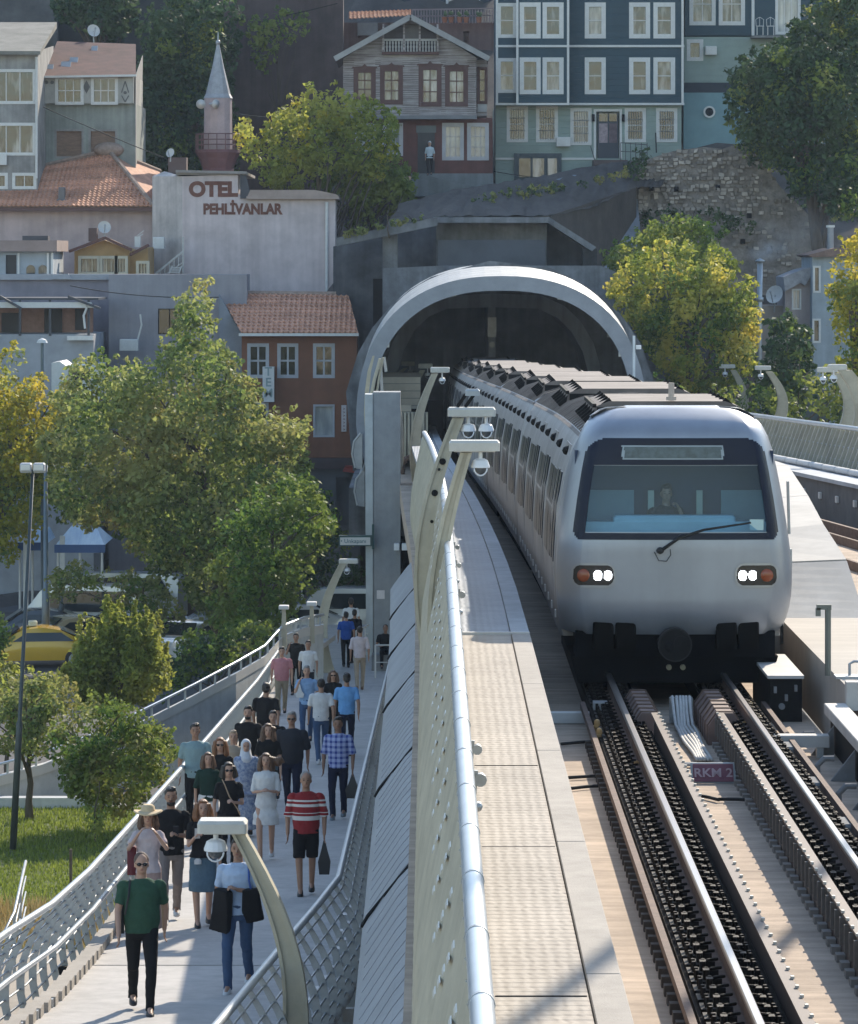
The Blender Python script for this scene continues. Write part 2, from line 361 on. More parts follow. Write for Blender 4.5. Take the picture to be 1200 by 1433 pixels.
# sloped outer cladding below the fence, in panels with dark open joints
clad = thing('bridge_fairing', 'pale grey sloped fairing panels along the side of the metro bridge', 'fairing', (-.4, 45, -1))
edges = [12.6, 20.2, 29.6, 39.0, 48.4, 57.8, 67.2, 76.6, 86.0]
def clad_sec(Y):
    xo = tx(Y)-3.1; z0 = tz(Y)
    return [(-.09+xo, Y, -.50+z0), (-.30+xo, Y, -.72+z0), (-.60+xo, Y, -1.12+z0), (-.66+xo, Y, -1.22+z0), (-.62+xo, Y, -1.26+z0), (-.05+xo, Y, -.58+z0)]
for a, b in zip(edges[:-1], edges[1:]):
    m = MB(); ys = list(np.linspace(a+.05, b-.05, 12)); m.loft([clad_sec(v) for v in ys])
    for v in np.arange(a+.4, b-.1, .62):
        s0 = clad_sec(v); m.tube([Vector(s0[0])+Vector((0,0,.004)), Vector(s0[1])+Vector((0,-.25,.004)), Vector(s0[2])+Vector((0,-.6,.004))], .0045, 4)
    m.build('fairing_panel', M_clad, clad)
for v in edges[1:-1]:
    s0 = clad_sec(v); mb = MB(); mb.tube([Vector(s0[0])+Vector((0,0,.01)), Vector(s0[2])+Vector((0,0,.01)), Vector(s0[3])], .028, 6); mb.build('seal_strip', M_black, clad)
# under-structure: girder below the viaduct, cross beams seen in the gap beside the footbridge
gird = thing('bridge_girder', 'dark steel girder with cross struts in the gap beside the footbridge', 'girder', (0, 50, -3))
M_gird = mat('girder_dark', (.09,.10,.11), .6, .3, var=.3, scale=4, stain=.3)
mb = MB(); sweep(mb, rect(-2.9, 2.2, -3.4, -1.3), [10, 30, 50, 70, 90, 110, 130, 150]); mb.build('girder_box', M_gird, gird)
mb = MB()
for v in np.arange(20, 120, 3.2):
    zd = -2.85-(v-43)*.0604
    mb.bar((-1.0, v, zd-.35), (.3, v, zd-.35), .12, .16); mb.bar((-.75, v, zd-.9), (-.35, v+1.6, -1.25), .06)
mb.build('cross_strut', M_galv, gird)
mb = MB()
for zz in (-.55, -1.0): mb.tube([(-.72, v, -2.85-(v-43)*.0604+zz) for v in np.arange(16, 118, 4.0)], .06, 8)
mb.build('service_pipe', M_galv, gird, smooth=True)

# ---------------------------------------------------------------- rails
def fastener_mesh():
    m = MB()
    m.box(-.30, -.05, -.13, .13, -.27, -.235); m.box(.05, .27, -.13, .13, -.27, -.235)
    m.box(-.20, -.08, -.05, .05, -.235, -.16); m.box(.08, .20, -.05, .05, -.235, -.16)
    for x in (-.25, -.17, .16, .23): m.cyl((x, -.06, -.20), .018, .09, 'z', 6); m.cyl((x, .06, -.20), .018, .09, 'z', 6)
    m.cap((-.14, -.04, -.15), (-.06, .04, -.155), .014, .014, 6); m.cap((.14, -.04, -.15), (.06, .04, -.155), .014, .014, 6)
    return m
for side, lab in ((-1, 'shiny running rail in its bed of black fasteners, left under the train'), (1, 'shiny running rail in its bed of black fasteners, right under the train')):
    cx = 3.1 + side*.75
    rl = thing('running_rail', lab, 'rail', (cx, 50, 0), group='rails of the near track')
    mb = MB(); ys = [14, 30, 45, 50, 55]+[v for v in YS if v > 56 and v < 170]
    for sec, in ((rect(-.075, .075, -.225, -.205),), (rect(-.012, .012, -.205, -.04),)): sweep(mb, sec, ys, side*.75)
    mb.build('rail_web', M_rust, rl)
    mb = MB(); sweep(mb, [(-.036, -.045), (.036, -.045), (.036, -.012), (.026, 0), (-.026, 0), (-.036, -.012)], ys, side*.75); mb.build('rail_head', M_rail, rl)
    fm = None; n = 0
    for v in np.arange(23.0, 57, .375):
        if n > 94: break
        if fm is None:
            f0 = fastener_mesh().build('fastener', [mat('fastener_black', (.016,.012,.010), .65, .2, var=.4, scale=12, spec=.2)], rl, local=True); fm = f0.data; f0.location = (0, v-50, 0)
        else: share(fm, 'fastener', rl, (0, v-50, 0))
        n += 1
    # plinth strip, guard plate with bolt heads on the inner side, dark tooth row on the outer side
    inn = -side
    mb = MB(); mb.box(cx-.33, cx+.33, 14, 60, -.449, -.272); mb.build('plinth', mat('plinth_dark', (.018,.013,.011), .9, var=.3, scale=8, spec=.1), rl)
    gx = cx + inn*.36
    mb = MB(); mb.box(gx-.045, gx+.045, 14, 47.2, -.06, -.035); mb.box(gx-.012, gx+.012, 14, 47.2, -.449, -.06); mb.build('guard_plate', mat('guard_brown', (.12,.092,.08), .6, .2, var=.12, scale=5, stain=.2), rl)
    def row(nm, boxes, mt, ys_):
        m = MB()
        for bb in boxes: m.box(*[min(bb[0], bb[1]), max(bb[0], bb[1])], *bb[2:])
        o = m.build(nm, mt, rl, local=True); o.location = (0, ys_[0]-50, 0)
        for v in ys_[1:]: share(o.data, nm, rl, (0, v-50, 0))
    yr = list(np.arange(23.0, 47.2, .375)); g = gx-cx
    row('bolt_head', [(g+inn*.028, g+inn*.055, 0, .05, -.034, -.012)], mat('bolt_zinc', (.50,.47,.42), .5, .2, var=.25, scale=10), yr)
    row('guard_bracket', [(g+inn*.015, g+inn*.07, 0, .05, -.30, -.07)], mat('bracket_grey', (.15,.14,.13), .7, .2, var=.25, scale=10), yr)
    row('support_block', [(g+inn*.02, g+inn*.095, .02, .16, -.449, -.385)], mat('block_grey', (.24,.22,.20), .9, var=.2), yr)
    ox = cx - inn*.40
    mb = MB(); mb.box(ox-.03, ox+.03, 14, 50, -.30, -.22); mb.build('side_strip', M_rust, rl)
    o_ = -inn*.40
    row('shadow_tooth', [(o_-.08 if side < 0 else o_-.03, o_+.03 if side < 0 else o_+.08, 0, .11, -.449, -.36)], mat('tooth_dark', (.07,.06,.055), .8, var=.3, scale=8), yr)  # dark blocks stand in for the toothed shadows beside the rail

# ---------------------------------------------------------------- track furniture
# sign plate standing between the rails
zs = -.1
p = W(998, 1080, 43.9)
sg = thing('kilometre_sign', 'small dark red plate with pale letters lying between the rails', 'sign', (p.x, p.y, -.45))
mb = MB(); mb.prism([(p.x-.25, 43.9, -.445), (p.x+.25, 43.9, -.445), (p.x+.25, 44.06, -.235), (p.x-.25, 44.06, -.235)], (0, .03, 0)); mb.build('sign_border', mat('sign_rim', (.42,.46,.46), .5), sg)
mb = MB(); mb.prism([(p.x-.225, 43.905, -.425), (p.x+.225, 43.905, -.425), (p.x+.225, 44.045, -.245), (p.x-.225, 44.045, -.245)], (0, -.012, 0)); mb.build('sign_face', mat('sign_red', (.20,.065,.085), .6, var=.2, scale=6), sg)
text_mesh('lettering', 'RKM 2', .155, mat('sign_letter', (.46,.33,.33), .6, var=.1), sg, (p.x, 43.956, -.338), .002, .003, rot=(52.7, 0, 0))
# bundle of grey cables between the rails
cb = thing('cable_bundle', 'bundle of pale ribbed cables running between the rails to the train', 'cables', (2.9, 45, -.45))
for i in range(6):
    x0 = 3.06 + .045*i; x1 = 3.10 + .034*i
    mb = MB(); pts = []
    for k in range(15):
        t = k/14; Y = 49.5 - 3.9*t; xx = x0 + (x1-x0)*(3*t*t-2*t**3) + .01*math.sin(9*t+i)
        zz = -.40 if t > .12 else -.40+.3*(1-t/.12)
        pts.append((xx, Y, zz))
    mb.tube(pts, .021, 7); mb.build('cable', mat('cable_grey', (.50,.49,.46), .7, var=.15, scale=12), cb, smooth=2)
mb = MB(); mb.box(3.03, 3.32, 49.5, 49.62, -.44, -.12); mb.build('junction_box', M_galv, cb)
for k, (ya, yb) in enumerate(((40.9, 43.2),)):
    for q in range(3):
        mb = MB(); mb.tube([(2.80+.50*t, ya+4.3+.05*q+.05*math.sin(5*t), -.41) for t in np.linspace(0, 1, 8)], .02, 6); mb.build('side_cable', MATS['cable_grey'], cb, smooth=2)
# loose dark cables across the bed
for (lab, pts) in (
    ('dark cable lying across the bed, left of the rail, nearer one', [(850, 1100), (790, 1104)]), ('dark cable curving across the bed left of the rail, farther one', [(870, 1086), (795, 1088)]),
    ('thin dark cable lying across the bed close to the train', [(845, 1038), (785, 1041)]), ('pair of dark cables lying between the rails in front of the red plate', [(975, 1114), (1005, 1119), (1070, 1121)])):
    mb = MB(); P = []
    for (x, y_) in pts:
        D = F*(CZ+.42)/(y_-HOR); P.append(Vector((WX(x, D), D, -.415)))
    Q = []
    for a, b in zip(P[:-1], P[1:]):
        for t in np.linspace(0, 1, 6): Q.append(a.lerp(b, t)+Vector((0, .05*math.sin(4*t), .0)))
    mb.tube(Q, .02, 6); o = mb.build('track_cable', M_rubber, None, smooth=2); tag(o, lab, 'cable', 'cables lying on the track bed')
# angular brown equipment housings beside the rails in front of the train
for (lab, x0, x1, y0, y1) in (('brown ribbed housing beside the left rail at the train nose', 2.45, 2.84, 47.35, 49.9), ('brown ribbed trapezoid housing between the rails beside the right rail', 3.36, 3.78, 47.35, 49.9)):
    hs = thing('track_housing', lab, 'housing', ((x0+x1)/2, y0, -.45), group='brown housings on the track')
    mb = MB(); a = (x1-x0)*.28
    mb.loft([[(x0, v, -.449), (x1, v, -.449), (x1, v, -.22), (x1-a, v, -.06), (x0+a, v, -.06), (x0, v, -.22)] for v in (y0, y1)]); mb.cm = 1
    for v in np.linspace(y0+.1, y1-.1, 7): mb.loft([[(x0-.01, q, -.44), (x1+.01, q, -.44), (x1+.01, q, -.21), (x1-a+.01, q, -.045), (x0+a-.01, q, -.045), (x0-.01, q, -.21)] for q in (v-.03, v+.03)])
    mb.build('cover', [mat('housing_brown', (.20,.135,.115), .75, var=.2, scale=4), M_rust], hs)
# little orange insulators beside the rails
for x, y_, w_ in ((835, 1010, 'outermost at the far left of the left rail'), (838, 1022, 'just in front of the outermost left one'), (882, 1008, 'between the left rail and its brown housing'), (1040, 1012, 'left of the right rail beside the brown housing'), (1050, 985, 'farthest along the right rail near the train nose'), (1062, 1004, 'right of the right rail, middle one'), (1070, 1018, 'right of the right rail, nearest one'), (890, 1068, 'left of the left rail beside the dark cable'), (914, 1070, 'on the inner side of the left rail level with the red plate')):
    D = F*(CZ+.2)/(y_-HOR); X = WX(x, D)
    mb = MB(); mb.cap((X, D, -.40), (X, D, -.20), .05, .035, 8); mb.cyl((X, D, -.26), .06, .03, 'z', 10)
    o = mb.build('insulator', mat('insulator_orange', (.55,.33,.13), .5, var=.2, scale=8), None, smooth=True, loc=(X, D, -.45))
    tag(o, 'small orange insulator knob '+w_.replace(' beside the dark cable', '').replace(' level with the red plate', ''), 'insulator', 'orange insulators by the rails')
# raised trough, beams and brackets right of the right rail
tr = thing('cable_trough', 'pale steel beam with dark brackets running right of the rails', 'beam', (4.9, 45, -.5))
mb = MB(); mb.bbox(4.72, 4.98, 26, 47.0, -.02, .10, .01, 1); mb.build('top_beam', mat('beam_pale', (.55,.52,.48), .7, stain=.2, scale=2), tr)
mb = MB(); mb.box(4.80, 4.86, 26, 47, -.61, -.03); mb.build('beam_web', M_black, tr)
for v in np.arange(28, 47, 2.3):
    mb = MB(); mb.box(4.30, 4.79, v, v+.12, -.62, -.56); mb.prism([(4.78, v, -.1), (4.78, v, -.56), (4.42, v, -.56)], (0, .06, 0)); mb.tube([(4.36, v+.06, -.56), (4.36, v+.06, -.28), (4.44, v+.06, -.2), (4.55, v+.06, -.2)], .035, 8)
    mb.build('bracket', M_concd, tr)
for v in np.arange(30, 46, 3.1):
    mb = MB(); mb.bbox(4.02, 4.30, v, v+.55, -.45, -.24, .03, 2); mb.build('block', M_concd, tr)
bx = thing('equipment_box', 'open black steel box with pale lid beside the train nose', 'box', (4.45, 50.5, -.45))
mb = MB(); mb.box(4.28, 4.74, 49.7, 52.4, .10, .14); mb.build('lid', MATS['beam_pale'], bx)
mb = MB(); mb.box(4.31, 4.72, 49.75, 52.35, -.45, .10); mb.build('case', M_black, bx)
mb = MB()
for (a, b) in ((4.36, .0), (4.5, -.1), (4.62, .02)): mb.box(a, a+.035, 49.68, 49.75, b-.08, b)
mb.cyl((4.46, 49.72, -.25), .04, .08, 'y', 10); mb.build('terminal', M_concd, bx)
cr = thing('cross_beam', 'pale cross beam lying across the trough beside the right rail', 'beam', (4.3, 46.2, -.4))
mb = MB(); mb.bbox(4.05, 4.70, 46.1, 46.32, -.32, -.18, .01, 1); mb.build('beam', MATS['beam_pale'], cr)
mb = MB(); mb.box(4.10, 4.18, 46.15, 46.28, -.62, -.32); mb.box(4.55, 4.63, 46.15, 46.28, -.62, -.32); mb.build('leg', M_galv, cr)
sl = thing('signal_cable_duct', 'white duct edge across the dark gap left of the train nose', 'duct', (1.9, 50, -.45))
mb = MB(); mb.bbox(1.26, 2.05, 49.5, 49.62, -.44, -.30, .01, 1); mb.build('duct', M_white, sl)
mb = MB(); mb.box(2.06, 2.24, 49.2, 49.5, -.44, -.15); mb.cyl((2.15, 49.18, -.28), .05, .04, 'y', 12); mb.build('connector_box', M_galv, sl)
# centre deck between the two tracks
cd = thing('centre_deck', 'pale concrete deck and white cover panels right of the train', 'deck', (5.5, 52, 0))
mb = MB(); mb.box(4.99, 9.5, 47.1, 55.9, -.6, .30); mb.build('deck_floor', mat('deck_floor', (.44,.395,.34), .85, var=.1, scale=2, stain=.15, stretch=(.3,2,1)), cd)
mb = MB(); mb.box(4.98, 9.5, 46.9, 47.1, .02, .36); mb.build('edge_curb', MATS['beam_pale'], cd)
mb = MB(); mb.box(4.99, 9.5, 46.93, 47.0, -.12, .01); mb.build('rust_angle', M_rust, cd)
oe = lambda Y: float(np.interp(Y, [49, 57.5, 60, 66, 80, 110, 150], [6.6, 6.12, 6.02, 6.36, 7.3, 7.6, 5.5]))
for a, b in ((55.9, 57.6), (57.6, 66.0), (66.0, 80.0), (80.0, 96), (96, 120), (120, 150)):
    m = MB(); rings = []
    for v in np.linspace(a+.03, b-.03, 8):
        zo = float(np.interp(v, [55.9, 57.6, 60, 66, 80, 120, 150], [.31, 1.05, 1.44, 1.64, 1.70, 1.5, 1.2])); zi = zo-.12*min(1, (v-55.9)/4); xi = tx(v)+1.75
        rings.append([(xi, v, -.6+tz(v)), (oe(v), v, -.6+tz(v)), (oe(v), v, zo+tz(v)), (xi, v, zi+tz(v))])
    m.loft(rings); m.build('cover_panel', mat('cover_grey', (.44,.425,.40), .7, var=.08, scale=1.5, stain=.22, streak=.1), cd)
mb = MB(); mb.tube([(6.0+.3*k, 47.02-.0*k, .37) for k in range(10)], .012, 5); mb.build('floor_cable', M_black, cd)
gl = thing('short_pole', 'short dark steel pole with a small hooked head on the deck', 'pole', (4.87+.0, 47.3, .30))
q = W(1158, 945, 48.2); mb = MB(); mb.tube([(q.x, 48.2, .30), (q.x, 48.2, 1.13)], .038, 8); mb.build('post', mat('pole_green', (.16,.17,.15), .5, .3), gl, smooth=True)
mb = MB(); mb.bar((q.x+.04, 48.2, 1.14), (q.x-.14, 48.2, 1.14), .06, .06); mb.bar((q.x-.12, 48.2, 1.13), (q.x-.12, 48.2, 1.03), .06, .06); mb.build('hook_head', MATS['pole_green'], gl)
hd = thing('lifting_handle', 'grey metal handle plate lying on the deck edge at the right', 'handle', (5.2, 48, .3))
q = W(1190, 940, 48); mb = MB(); mb.box(q.x-.2, q.x+.3, 47.8, 48.1, .30, .33); mb.build('plate', M_galv, hd)
mb = MB(); mb.tube([(q.x-.02, 47.95, .33), (q.x-.02, 47.95, .47), (q.x+.03, 47.95, .5), (q.x+.13, 47.95, .5), (q.x+.16, 47.95, .46), (q.x+.16, 47.95, .33)], .018, 8); mb.build('grip', M_galv, hd, smooth=True)
# rubble and fittings in the gap right of the edge curb
mb = MB()
for i in range(90):
    x = random.uniform(5.0, 6.2); y_ = random.uniform(40, 46.6); s = random.uniform(.03, .11)
    mb.obox((x, y_, -.55+s*.5), (s, random.uniform(-.3, .3)*s, 0), (0, s*random.uniform(.5, 1), 0), (0, 0, s*.7))
o = mb.build('rubble', M_concd, None); tag(o, 'loose rubble and fittings in the gap', 'rubble', kind='stuff')

# second track: floor, rails, far wall with small white boxes, ledge, pipes
def sx(Y): return float(np.interp(Y, [40, 70, 85, 100, 115, 130, 157], [11.6, 10.2, 9.2, 8.2, 7.2, 6.3, 4.9]))
t2 = thing('far_track', 'second metro track curving behind the white deck panels at the right', 'railway track', (9, 80, -1))
YF = [40, 55, 65, 75, 85, 95, 105, 115, 125, 135, 145, 157, 175]
mb = MB(); sweep(mb, rect(-2.0, 2.2, -1.0, -.5), YF, fx=sx); mb.build('track_bed', M_bed, t2)
for s in (-.75, .75):
    mb = MB(); sweep(mb, rect(-.04, .04, -.5, -.3), YF, s, fx=sx); mb.build('rail', M_rust, t2)
mb = MB(); sweep(mb, rect(1.1, 1.2, -.5, -.15), YF, fx=sx); mb.build('guard', M_rust, t2)
w2 = thing('trackside_wall', 'dark concrete wall with a pale ledge along the far track', 'wall', (11, 85, -1))
mb = MB(); sweep(mb, rect(2.2, 2.5, -.9, .58), YF, fx=sx); mb.build('wall_face', mat('wall_dark', (.12,.125,.13), .9, var=.2, scale=2, stain=.3), w2)
mb = MB(); sweep(mb, rect(2.1, 3.6, .58, .68), YF, fx=sx); mb.build('ledge', MATS['kerb_grey'], w2)
for v in np.arange(66, 125, 2.6):
    x = sx(v)+2.16; mb = MB(); mb.bbox(x-.04, x+.035, v, v+.32, tz(v)+.10, tz(v)+.26, .01, 1); mb.build('wall_box', M_white, w2)
pp = thing('white_pipe', 'lagged white pipe in segments lying below the right fence', 'pipe', (11, 90, .7))
for v in np.arange(84, 125, 2.1):
    mb = MB(); mb.cap((sx(v)+3.0, v, tz(v)+.78), (sx(v+1.8)+3.0, v+1.8, tz(v+1.8)+.78), .09, .09, 8); mb.build('pipe_segment', M_white, pp, smooth=2)
f2 = thing('bridge_fence', 'curving beige slatted fence right of the far track', 'fence', (12, 95, .6))
def f2x(Y): return sx(Y)+3.45
mb = MB(); rings = [[(f2x(v), v, tz(v)+.66), (f2x(v)+.05, v, tz(v)+.66), (f2x(v)+.45, v, tz(v)+1.72), (f2x(v)+.38, v, tz(v)+1.72)] for v in np.arange(66, 150, 3)]
mb.loft(rings); mb.build('lower_plate', M_beige2, f2)
mb = MB()
for v in np.arange(66, 150, .72):
    mb.prism([(f2x(v)-.10, v, tz(v)+.66), (f2x(v)+.05, v, tz(v)+.66), (f2x(v)+.40, v, tz(v)+1.78), (f2x(v)+.30, v, tz(v)+1.78)], (0, .16, 0))
mb.build('slat', M_beige, f2)
mb = MB(); mb.tube([(f2x(v)+.34, v, tz(v)+1.83) for v in np.arange(66, 152, 3)], .07, 8); mb.build('handrail', MATS['rail_alu'], f2, smooth=2)
for zz in (.95, 1.3):
    mb = MB(); mb.tube([(f2x(v)+.02+.33*(zz-.66), v, tz(v)+zz) for v in np.arange(66, 152, 3)], .03, 6); mb.build('lower_rail', M_galv, f2, smooth=2)
# ================================================================ metro train
YT = 51.0
M_train = mat('train_silver', (.33,.355,.40), .36, .5, var=.05, scale=1.0, stain=.14, dscale=.8, streak=.10)
M_tside = mat('train_side', (.40,.385,.38), .45, .35, var=.12, scale=2.0, stain=.25, dscale=.7, streak=.25)
M_troof = mat('train_roof', (.21,.18,.165), .8, .1, var=.25, scale=2.5, stain=.3, dscale=.9)
M_mask = mat('train_mask', (.005,.008,.025), .25, var=.1, spec=.2)
M_tglass = mat('train_window', (.012,.022,.04), .3, var=.3, scale=.6, spec=.2)
HZ = [.52, .62, .75, .95, 1.25, 1.6, 1.95, 2.3, 2.65, 2.9, 3.08, 3.22, 3.33, 3.41, 3.45, 3.47]
HW = [1.38, 1.44, 1.49, 1.53, 1.55, 1.52, 1.475, 1.42, 1.355, 1.30, 1.24, 1.17, 1.08, .96, .84, .40]
def hw(z): return float(np.interp(z, HZ, HW))
# passenger car section: straighter sides
CZs = [.42, .55, .9, 1.4, 2.0, 2.6, 2.95, 3.12, 3.25, 3.33, 3.39]
CHW = [1.47, 1.5, 1.52, 1.53, 1.50, 1.40, 1.28, 1.17, .98, .70, .0]
def car_ring(Y, s=1.0, zs=CZs, hws=CHW):
    x0, z0 = tx(Y), tz(Y)
    L = [(-h*s, z) for z, h in zip(zs, hws)]; Rr = [(h*s, z) for z, h in list(zip(zs, hws))[-2::-1]]
    return [(x0+x, Y, z0+z) for x, z in L+Rr]
train = thing('metro_train', 'silver metro train with lit headlights coming out of the tunnel', 'train', (3.1, YT, 0))
L_car = 21.2
def chw(z): return float(np.interp(z, CZs, CHW))
n_cars = 5
for c in range(n_cars):
    y0 = YT + (1.1 if c == 0 else 0) + c*(L_car+.7) - (0 if c == 0 else 0); y1 = YT + c*(L_car+.7) + L_car
    mb = MB(); rings = [car_ring(y0, .97)]+[car_ring(v) for v in np.linspace(y0+.08, y1-.08, 16)]+[car_ring(y1, .97)]
    body = mb.loft(rings[::-1]).build('car_body', M_tside, train, smooth=True)
    mb = MB()
    ym = y0+.3
    while ym < y1-.4:                                  # transverse roof ribs
        pts = [(tx(ym)+x*s_, ym, tz(ym)+z+.012) for (x, z, s_) in ((-1.19,3.10,1),(-.99,3.25,1),(-.72,3.335,1),(0,3.395,1),(.72,3.335,1),(.99,3.25,1),(1.19,3.10,1))]
        mb.tube(pts, .022, 5); ym += .62
    mb.build('roof_rib', M_troof, body)
    mb = MB(); rr = []
    for v in np.linspace(y0+.05, y1-.05, 14): rr.append([(tx(v)+x, v, tz(v)+z+.006) for (x, z) in ((-1.23,3.05),(-1.0,3.245),(-.70,3.335),(0,3.392),(.70,3.335),(1.0,3.245),(1.23,3.05))])
    mb.loft(rr, False, False); mb.build('roof_skin', M_troof, body)
    # windows and doors on both sides
    span = y1-y0; unit = span/4
    for s in (-1, 1):
        def panel(ya, yb, z0, z1, off, name, mt, nseg=3):
            m = MB(); rings = []
            for v in np.linspace(ya, yb, 3):
                ro = []; 
                for k in range(nseg+1):
                    z = z0+(z1-z0)*k/nseg; ro.append((tx(v)+s*(chw(z)+off), v, tz(v)+z))
                for k in range(nseg, -1, -1):
                    z = z0+(z1-z0)*k/nseg; ro.append((tx(v)+s*(chw(z)-.02), v, tz(v)+z))
                rings.append(ro)
            m.loft(rings); return m.build(name, mt, body)
        for u in range(4):
            ya = y0+u*unit
            if s > 0 and c > 0: continue
            d0 = ya+.62
            if c == 0 or u % 1 == 0:
                for k in range(2):                     # two door leaves
                    panel(d0+k*.78, d0+k*.78+.74, .48, 2.92, .012, 'door', M_tside)
                    panel(d0+k*.78+.12, d0+k*.78+.62, 1.35, 2.55, .018, 'door_window', M_tglass)
                for k in range(2):
                    panel(d0+1.95+k*1.28, d0+1.95+k*1.28+1.16, 1.30, 2.50, .008, 'window', M_tglass)
        for u in range(8):
            mb = MB(); v = y0+1.2+u*span/8; mb.cap((tx(v)+s*(chw(2.85)), v, tz(v)+2.82), (tx(v)+s*(chw(2.85)+.03), v, tz(v)+2.82), .07, .06, 8); mb.build('vent', M_black, body, smooth=True)
        for v in (np.arange(y0+.5, y1-.5, 1.5) if s < 0 else ()):   # small pale marks low on the skirt
            mb = MB(); mb.box(tx(v)+s*1.515-.01, tx(v)+s*1.515+.01, v, v+.12, tz(v)+.62, tz(v)+.72); mb.build('skirt_mark', M_white, body)
    # roof air-conditioning housings
    for (fa, ln) in ((.04, 2.9), (.52, 3.4)):
        v0 = y0 + span*fa; v1 = v0+ln; x0 = tx((v0+v1)/2); z0 = tz((v0+v1)/2)+3.34
        m = MB()
        m.loft([[(x0-1.0, v, z0-.06), (x0+1.0, v, z0-.06), (x0+.97, v, z0+.10), (x0+.78, v, z0+.17), (x0-.78, v, z0+.17), (x0-.97, v, z0+.10)] for v in (v0, v1)]); m.build('roof_unit', M_troof, body)
        m = MB()
        for v in np.linspace(v0+.05, v1-.05, 5):
            m.bar((x0-1.12, v, z0-.10), (x0-.76, v, z0+.19), .07, .05, (0, 1, 0)); m.bar((x0+1.12, v, z0-.10), (x0+.76, v, z0+.19), .07, .05, (0, 1, 0))
        m.bar((x0-.98, v0, z0+.11), (x0-.98, v1, z0+.11), .05)
        m.box(x0-.95, x0+.95, v0-.03, v0-.005, z0-.02, z0+.09); m.build('unit_frame', M_black, body)
    # underframe, bogies with wheels
    mb = MB(); sweep(mb, rect(-1.25, 1.25, -.05, .44), list(np.linspace(y0+.6, y1-.2, 6))); mb.build('underframe', M_dark, body)
    if c < 2:
        for bo in (2.4, span-3.2):
            mb = MB()
            for a in (0, 2.0):
                v = y0+bo+a; mb.cyl((tx(v), v, tz(v)+.42), .07, 1.5, 'x', 8)
                for sgn in (-1, 1): mb.cyl((tx(v)+sgn*.75, v, tz(v)+.42), .42, .12, 'x', 20)
            mb.build('bogie', M_black, body, smooth=True)
    if c:                                              # bellows between cars
        mb = MB()
        for k in range(4): mb.loft([car_ring(y0-.68+.17*k+d, .90+.04*(k % 2)) for d in (0, .15)])
        mb.build('gangway_bellows', M_black, body)
# ---- cab front: rounded face built as a grid with a hole for the windscreen
cab = MB()
def yface(t, z):                                       # depth of the face (t in -1..1 across)
    e = max(0.0, 1-abs(t)); edge = (1-min(1, e/.22))**2.2*.42
    zt = max(0.0, (z-3.05)/.42); zb = max(0.0, (.85-z)/.33)
    return YT + .10*t*t + edge + .16*max(0, z-1.7)/1.5 + .50*zt**2.2 + .16*zb**1.8
zs_ = [.52,.60,.70,.85,1.0,1.15,1.3,1.45,1.6,1.7,1.78,1.86]+list(np.linspace(1.93,2.65,8))+[2.72,2.8,2.9,3.0,3.08,3.15,3.22,3.28,3.33,3.37,3.41,3.44,3.46]
ts_ = [-1,-.97,-.93,-.88,-.82,-.80,-.7,-.6,-.48,-.36,-.24,-.12,0,.12,.24,.36,.48,.6,.7,.80,.82,.88,.93,.97,1]
idx = {}
def cv(i, j):
    z, t = zs_[i], ts_[j]
    if (i, j) not in idx:
        idx[(i, j)] = len(cab.v); cab.v.append((3.1+t*hw(z), yface(t, z), z))
    return idx[(i, j)]
for i in range(len(zs_)-1):
    for j in range(len(ts_)-1):
        zc, tc_ = (zs_[i]+zs_[i+1])/2, (ts_[j]+ts_[j+1])/2
        if 1.86 < zc < 2.72 and abs(tc_) < .8: continue
        cab.f.append((cv(i, j), cv(i, j+1), cv(i+1, j+1), cv(i+1, j))); cab.m.append(0)
# sides going back from the face edge to the car body
n0 = len(zs_)
for j, t in ((0, -1), (len(ts_)-1, 1)):
    prev = [cv(i, j) for i in range(n0)]
    for k, yy in enumerate((YT+.75, YT+1.16)):
        cur = []
        for i, z in enumerate(zs_):
            f = k*.5+.3; w = hw(z)*(1-f)+chw(min(z, 3.385))*f if z < 3.3 else hw(z)
            cur.append(len(cab.v)); cab.v.append((3.1+t*w, yy, z))
        for i in range(n0-1):
            q = (prev[i], prev[i+1], cur[i+1], cur[i]); cab.f.append(q if t < 0 else q[::-1]); cab.m.append(0)
        prev = cur
        if t < 0: Lp = prev
        else: Rp = prev
# roof lid between face top row and the body
top = [cv(n0-1, j) for j in range(len(ts_))]
cur = []
for j, t in enumerate(ts_): cur.append(len(cab.v)); cab.v.append((3.1+t*.62, YT+1.16, 3.465-.0*t))
for j in range(len(ts_)-1): cab.f.append((top[j], top[j+1], cur[j+1], cur[j])); cab.m.append(0)
cab_o = cab.build('cab_front', M_train, train, smooth=2)
def face_patch(name, mt, inside, off, parent, t0=-.9, t1=.9, z0=1.0, z1=3.1, nt_=72, nz_=48, smooth=2):
    m = MB(); g = {}
    for i in range(nz_):
        for j in range(nt_):
            ta, tb = t0+(t1-t0)*j/nt_, t0+(t1-t0)*(j+1)/nt_; za, zb_ = z0+(z1-z0)*i/nz_, z0+(z1-z0)*(i+1)/nz_
            if not inside((ta+tb)/2*hw((za+zb_)/2), (za+zb_)/2, (ta+tb)/2): continue
            q = []
            for (ii, jj, t, z) in ((i, j, ta, za), (i, j+1, tb, za), (i+1, j+1, tb, zb_), (i+1, j, ta, zb_)):
                if (ii, jj) not in g: g[(ii, jj)] = len(m.v); m.v.append((3.1+t*hw(z), yface(t, z)-off, z))
                q.append(g[(ii, jj)])
            m.f.append(tuple(q)); m.m.append(0)
    return m.build(name, mt, parent, smooth=smooth)
def rr_in(x, z, cx, cz_, a, b, r):
    dx, dz = max(abs(x-cx)-(a-r), 0), max(abs(z-cz_)-(b-r), 0); return dx*dx+dz*dz <= r*r
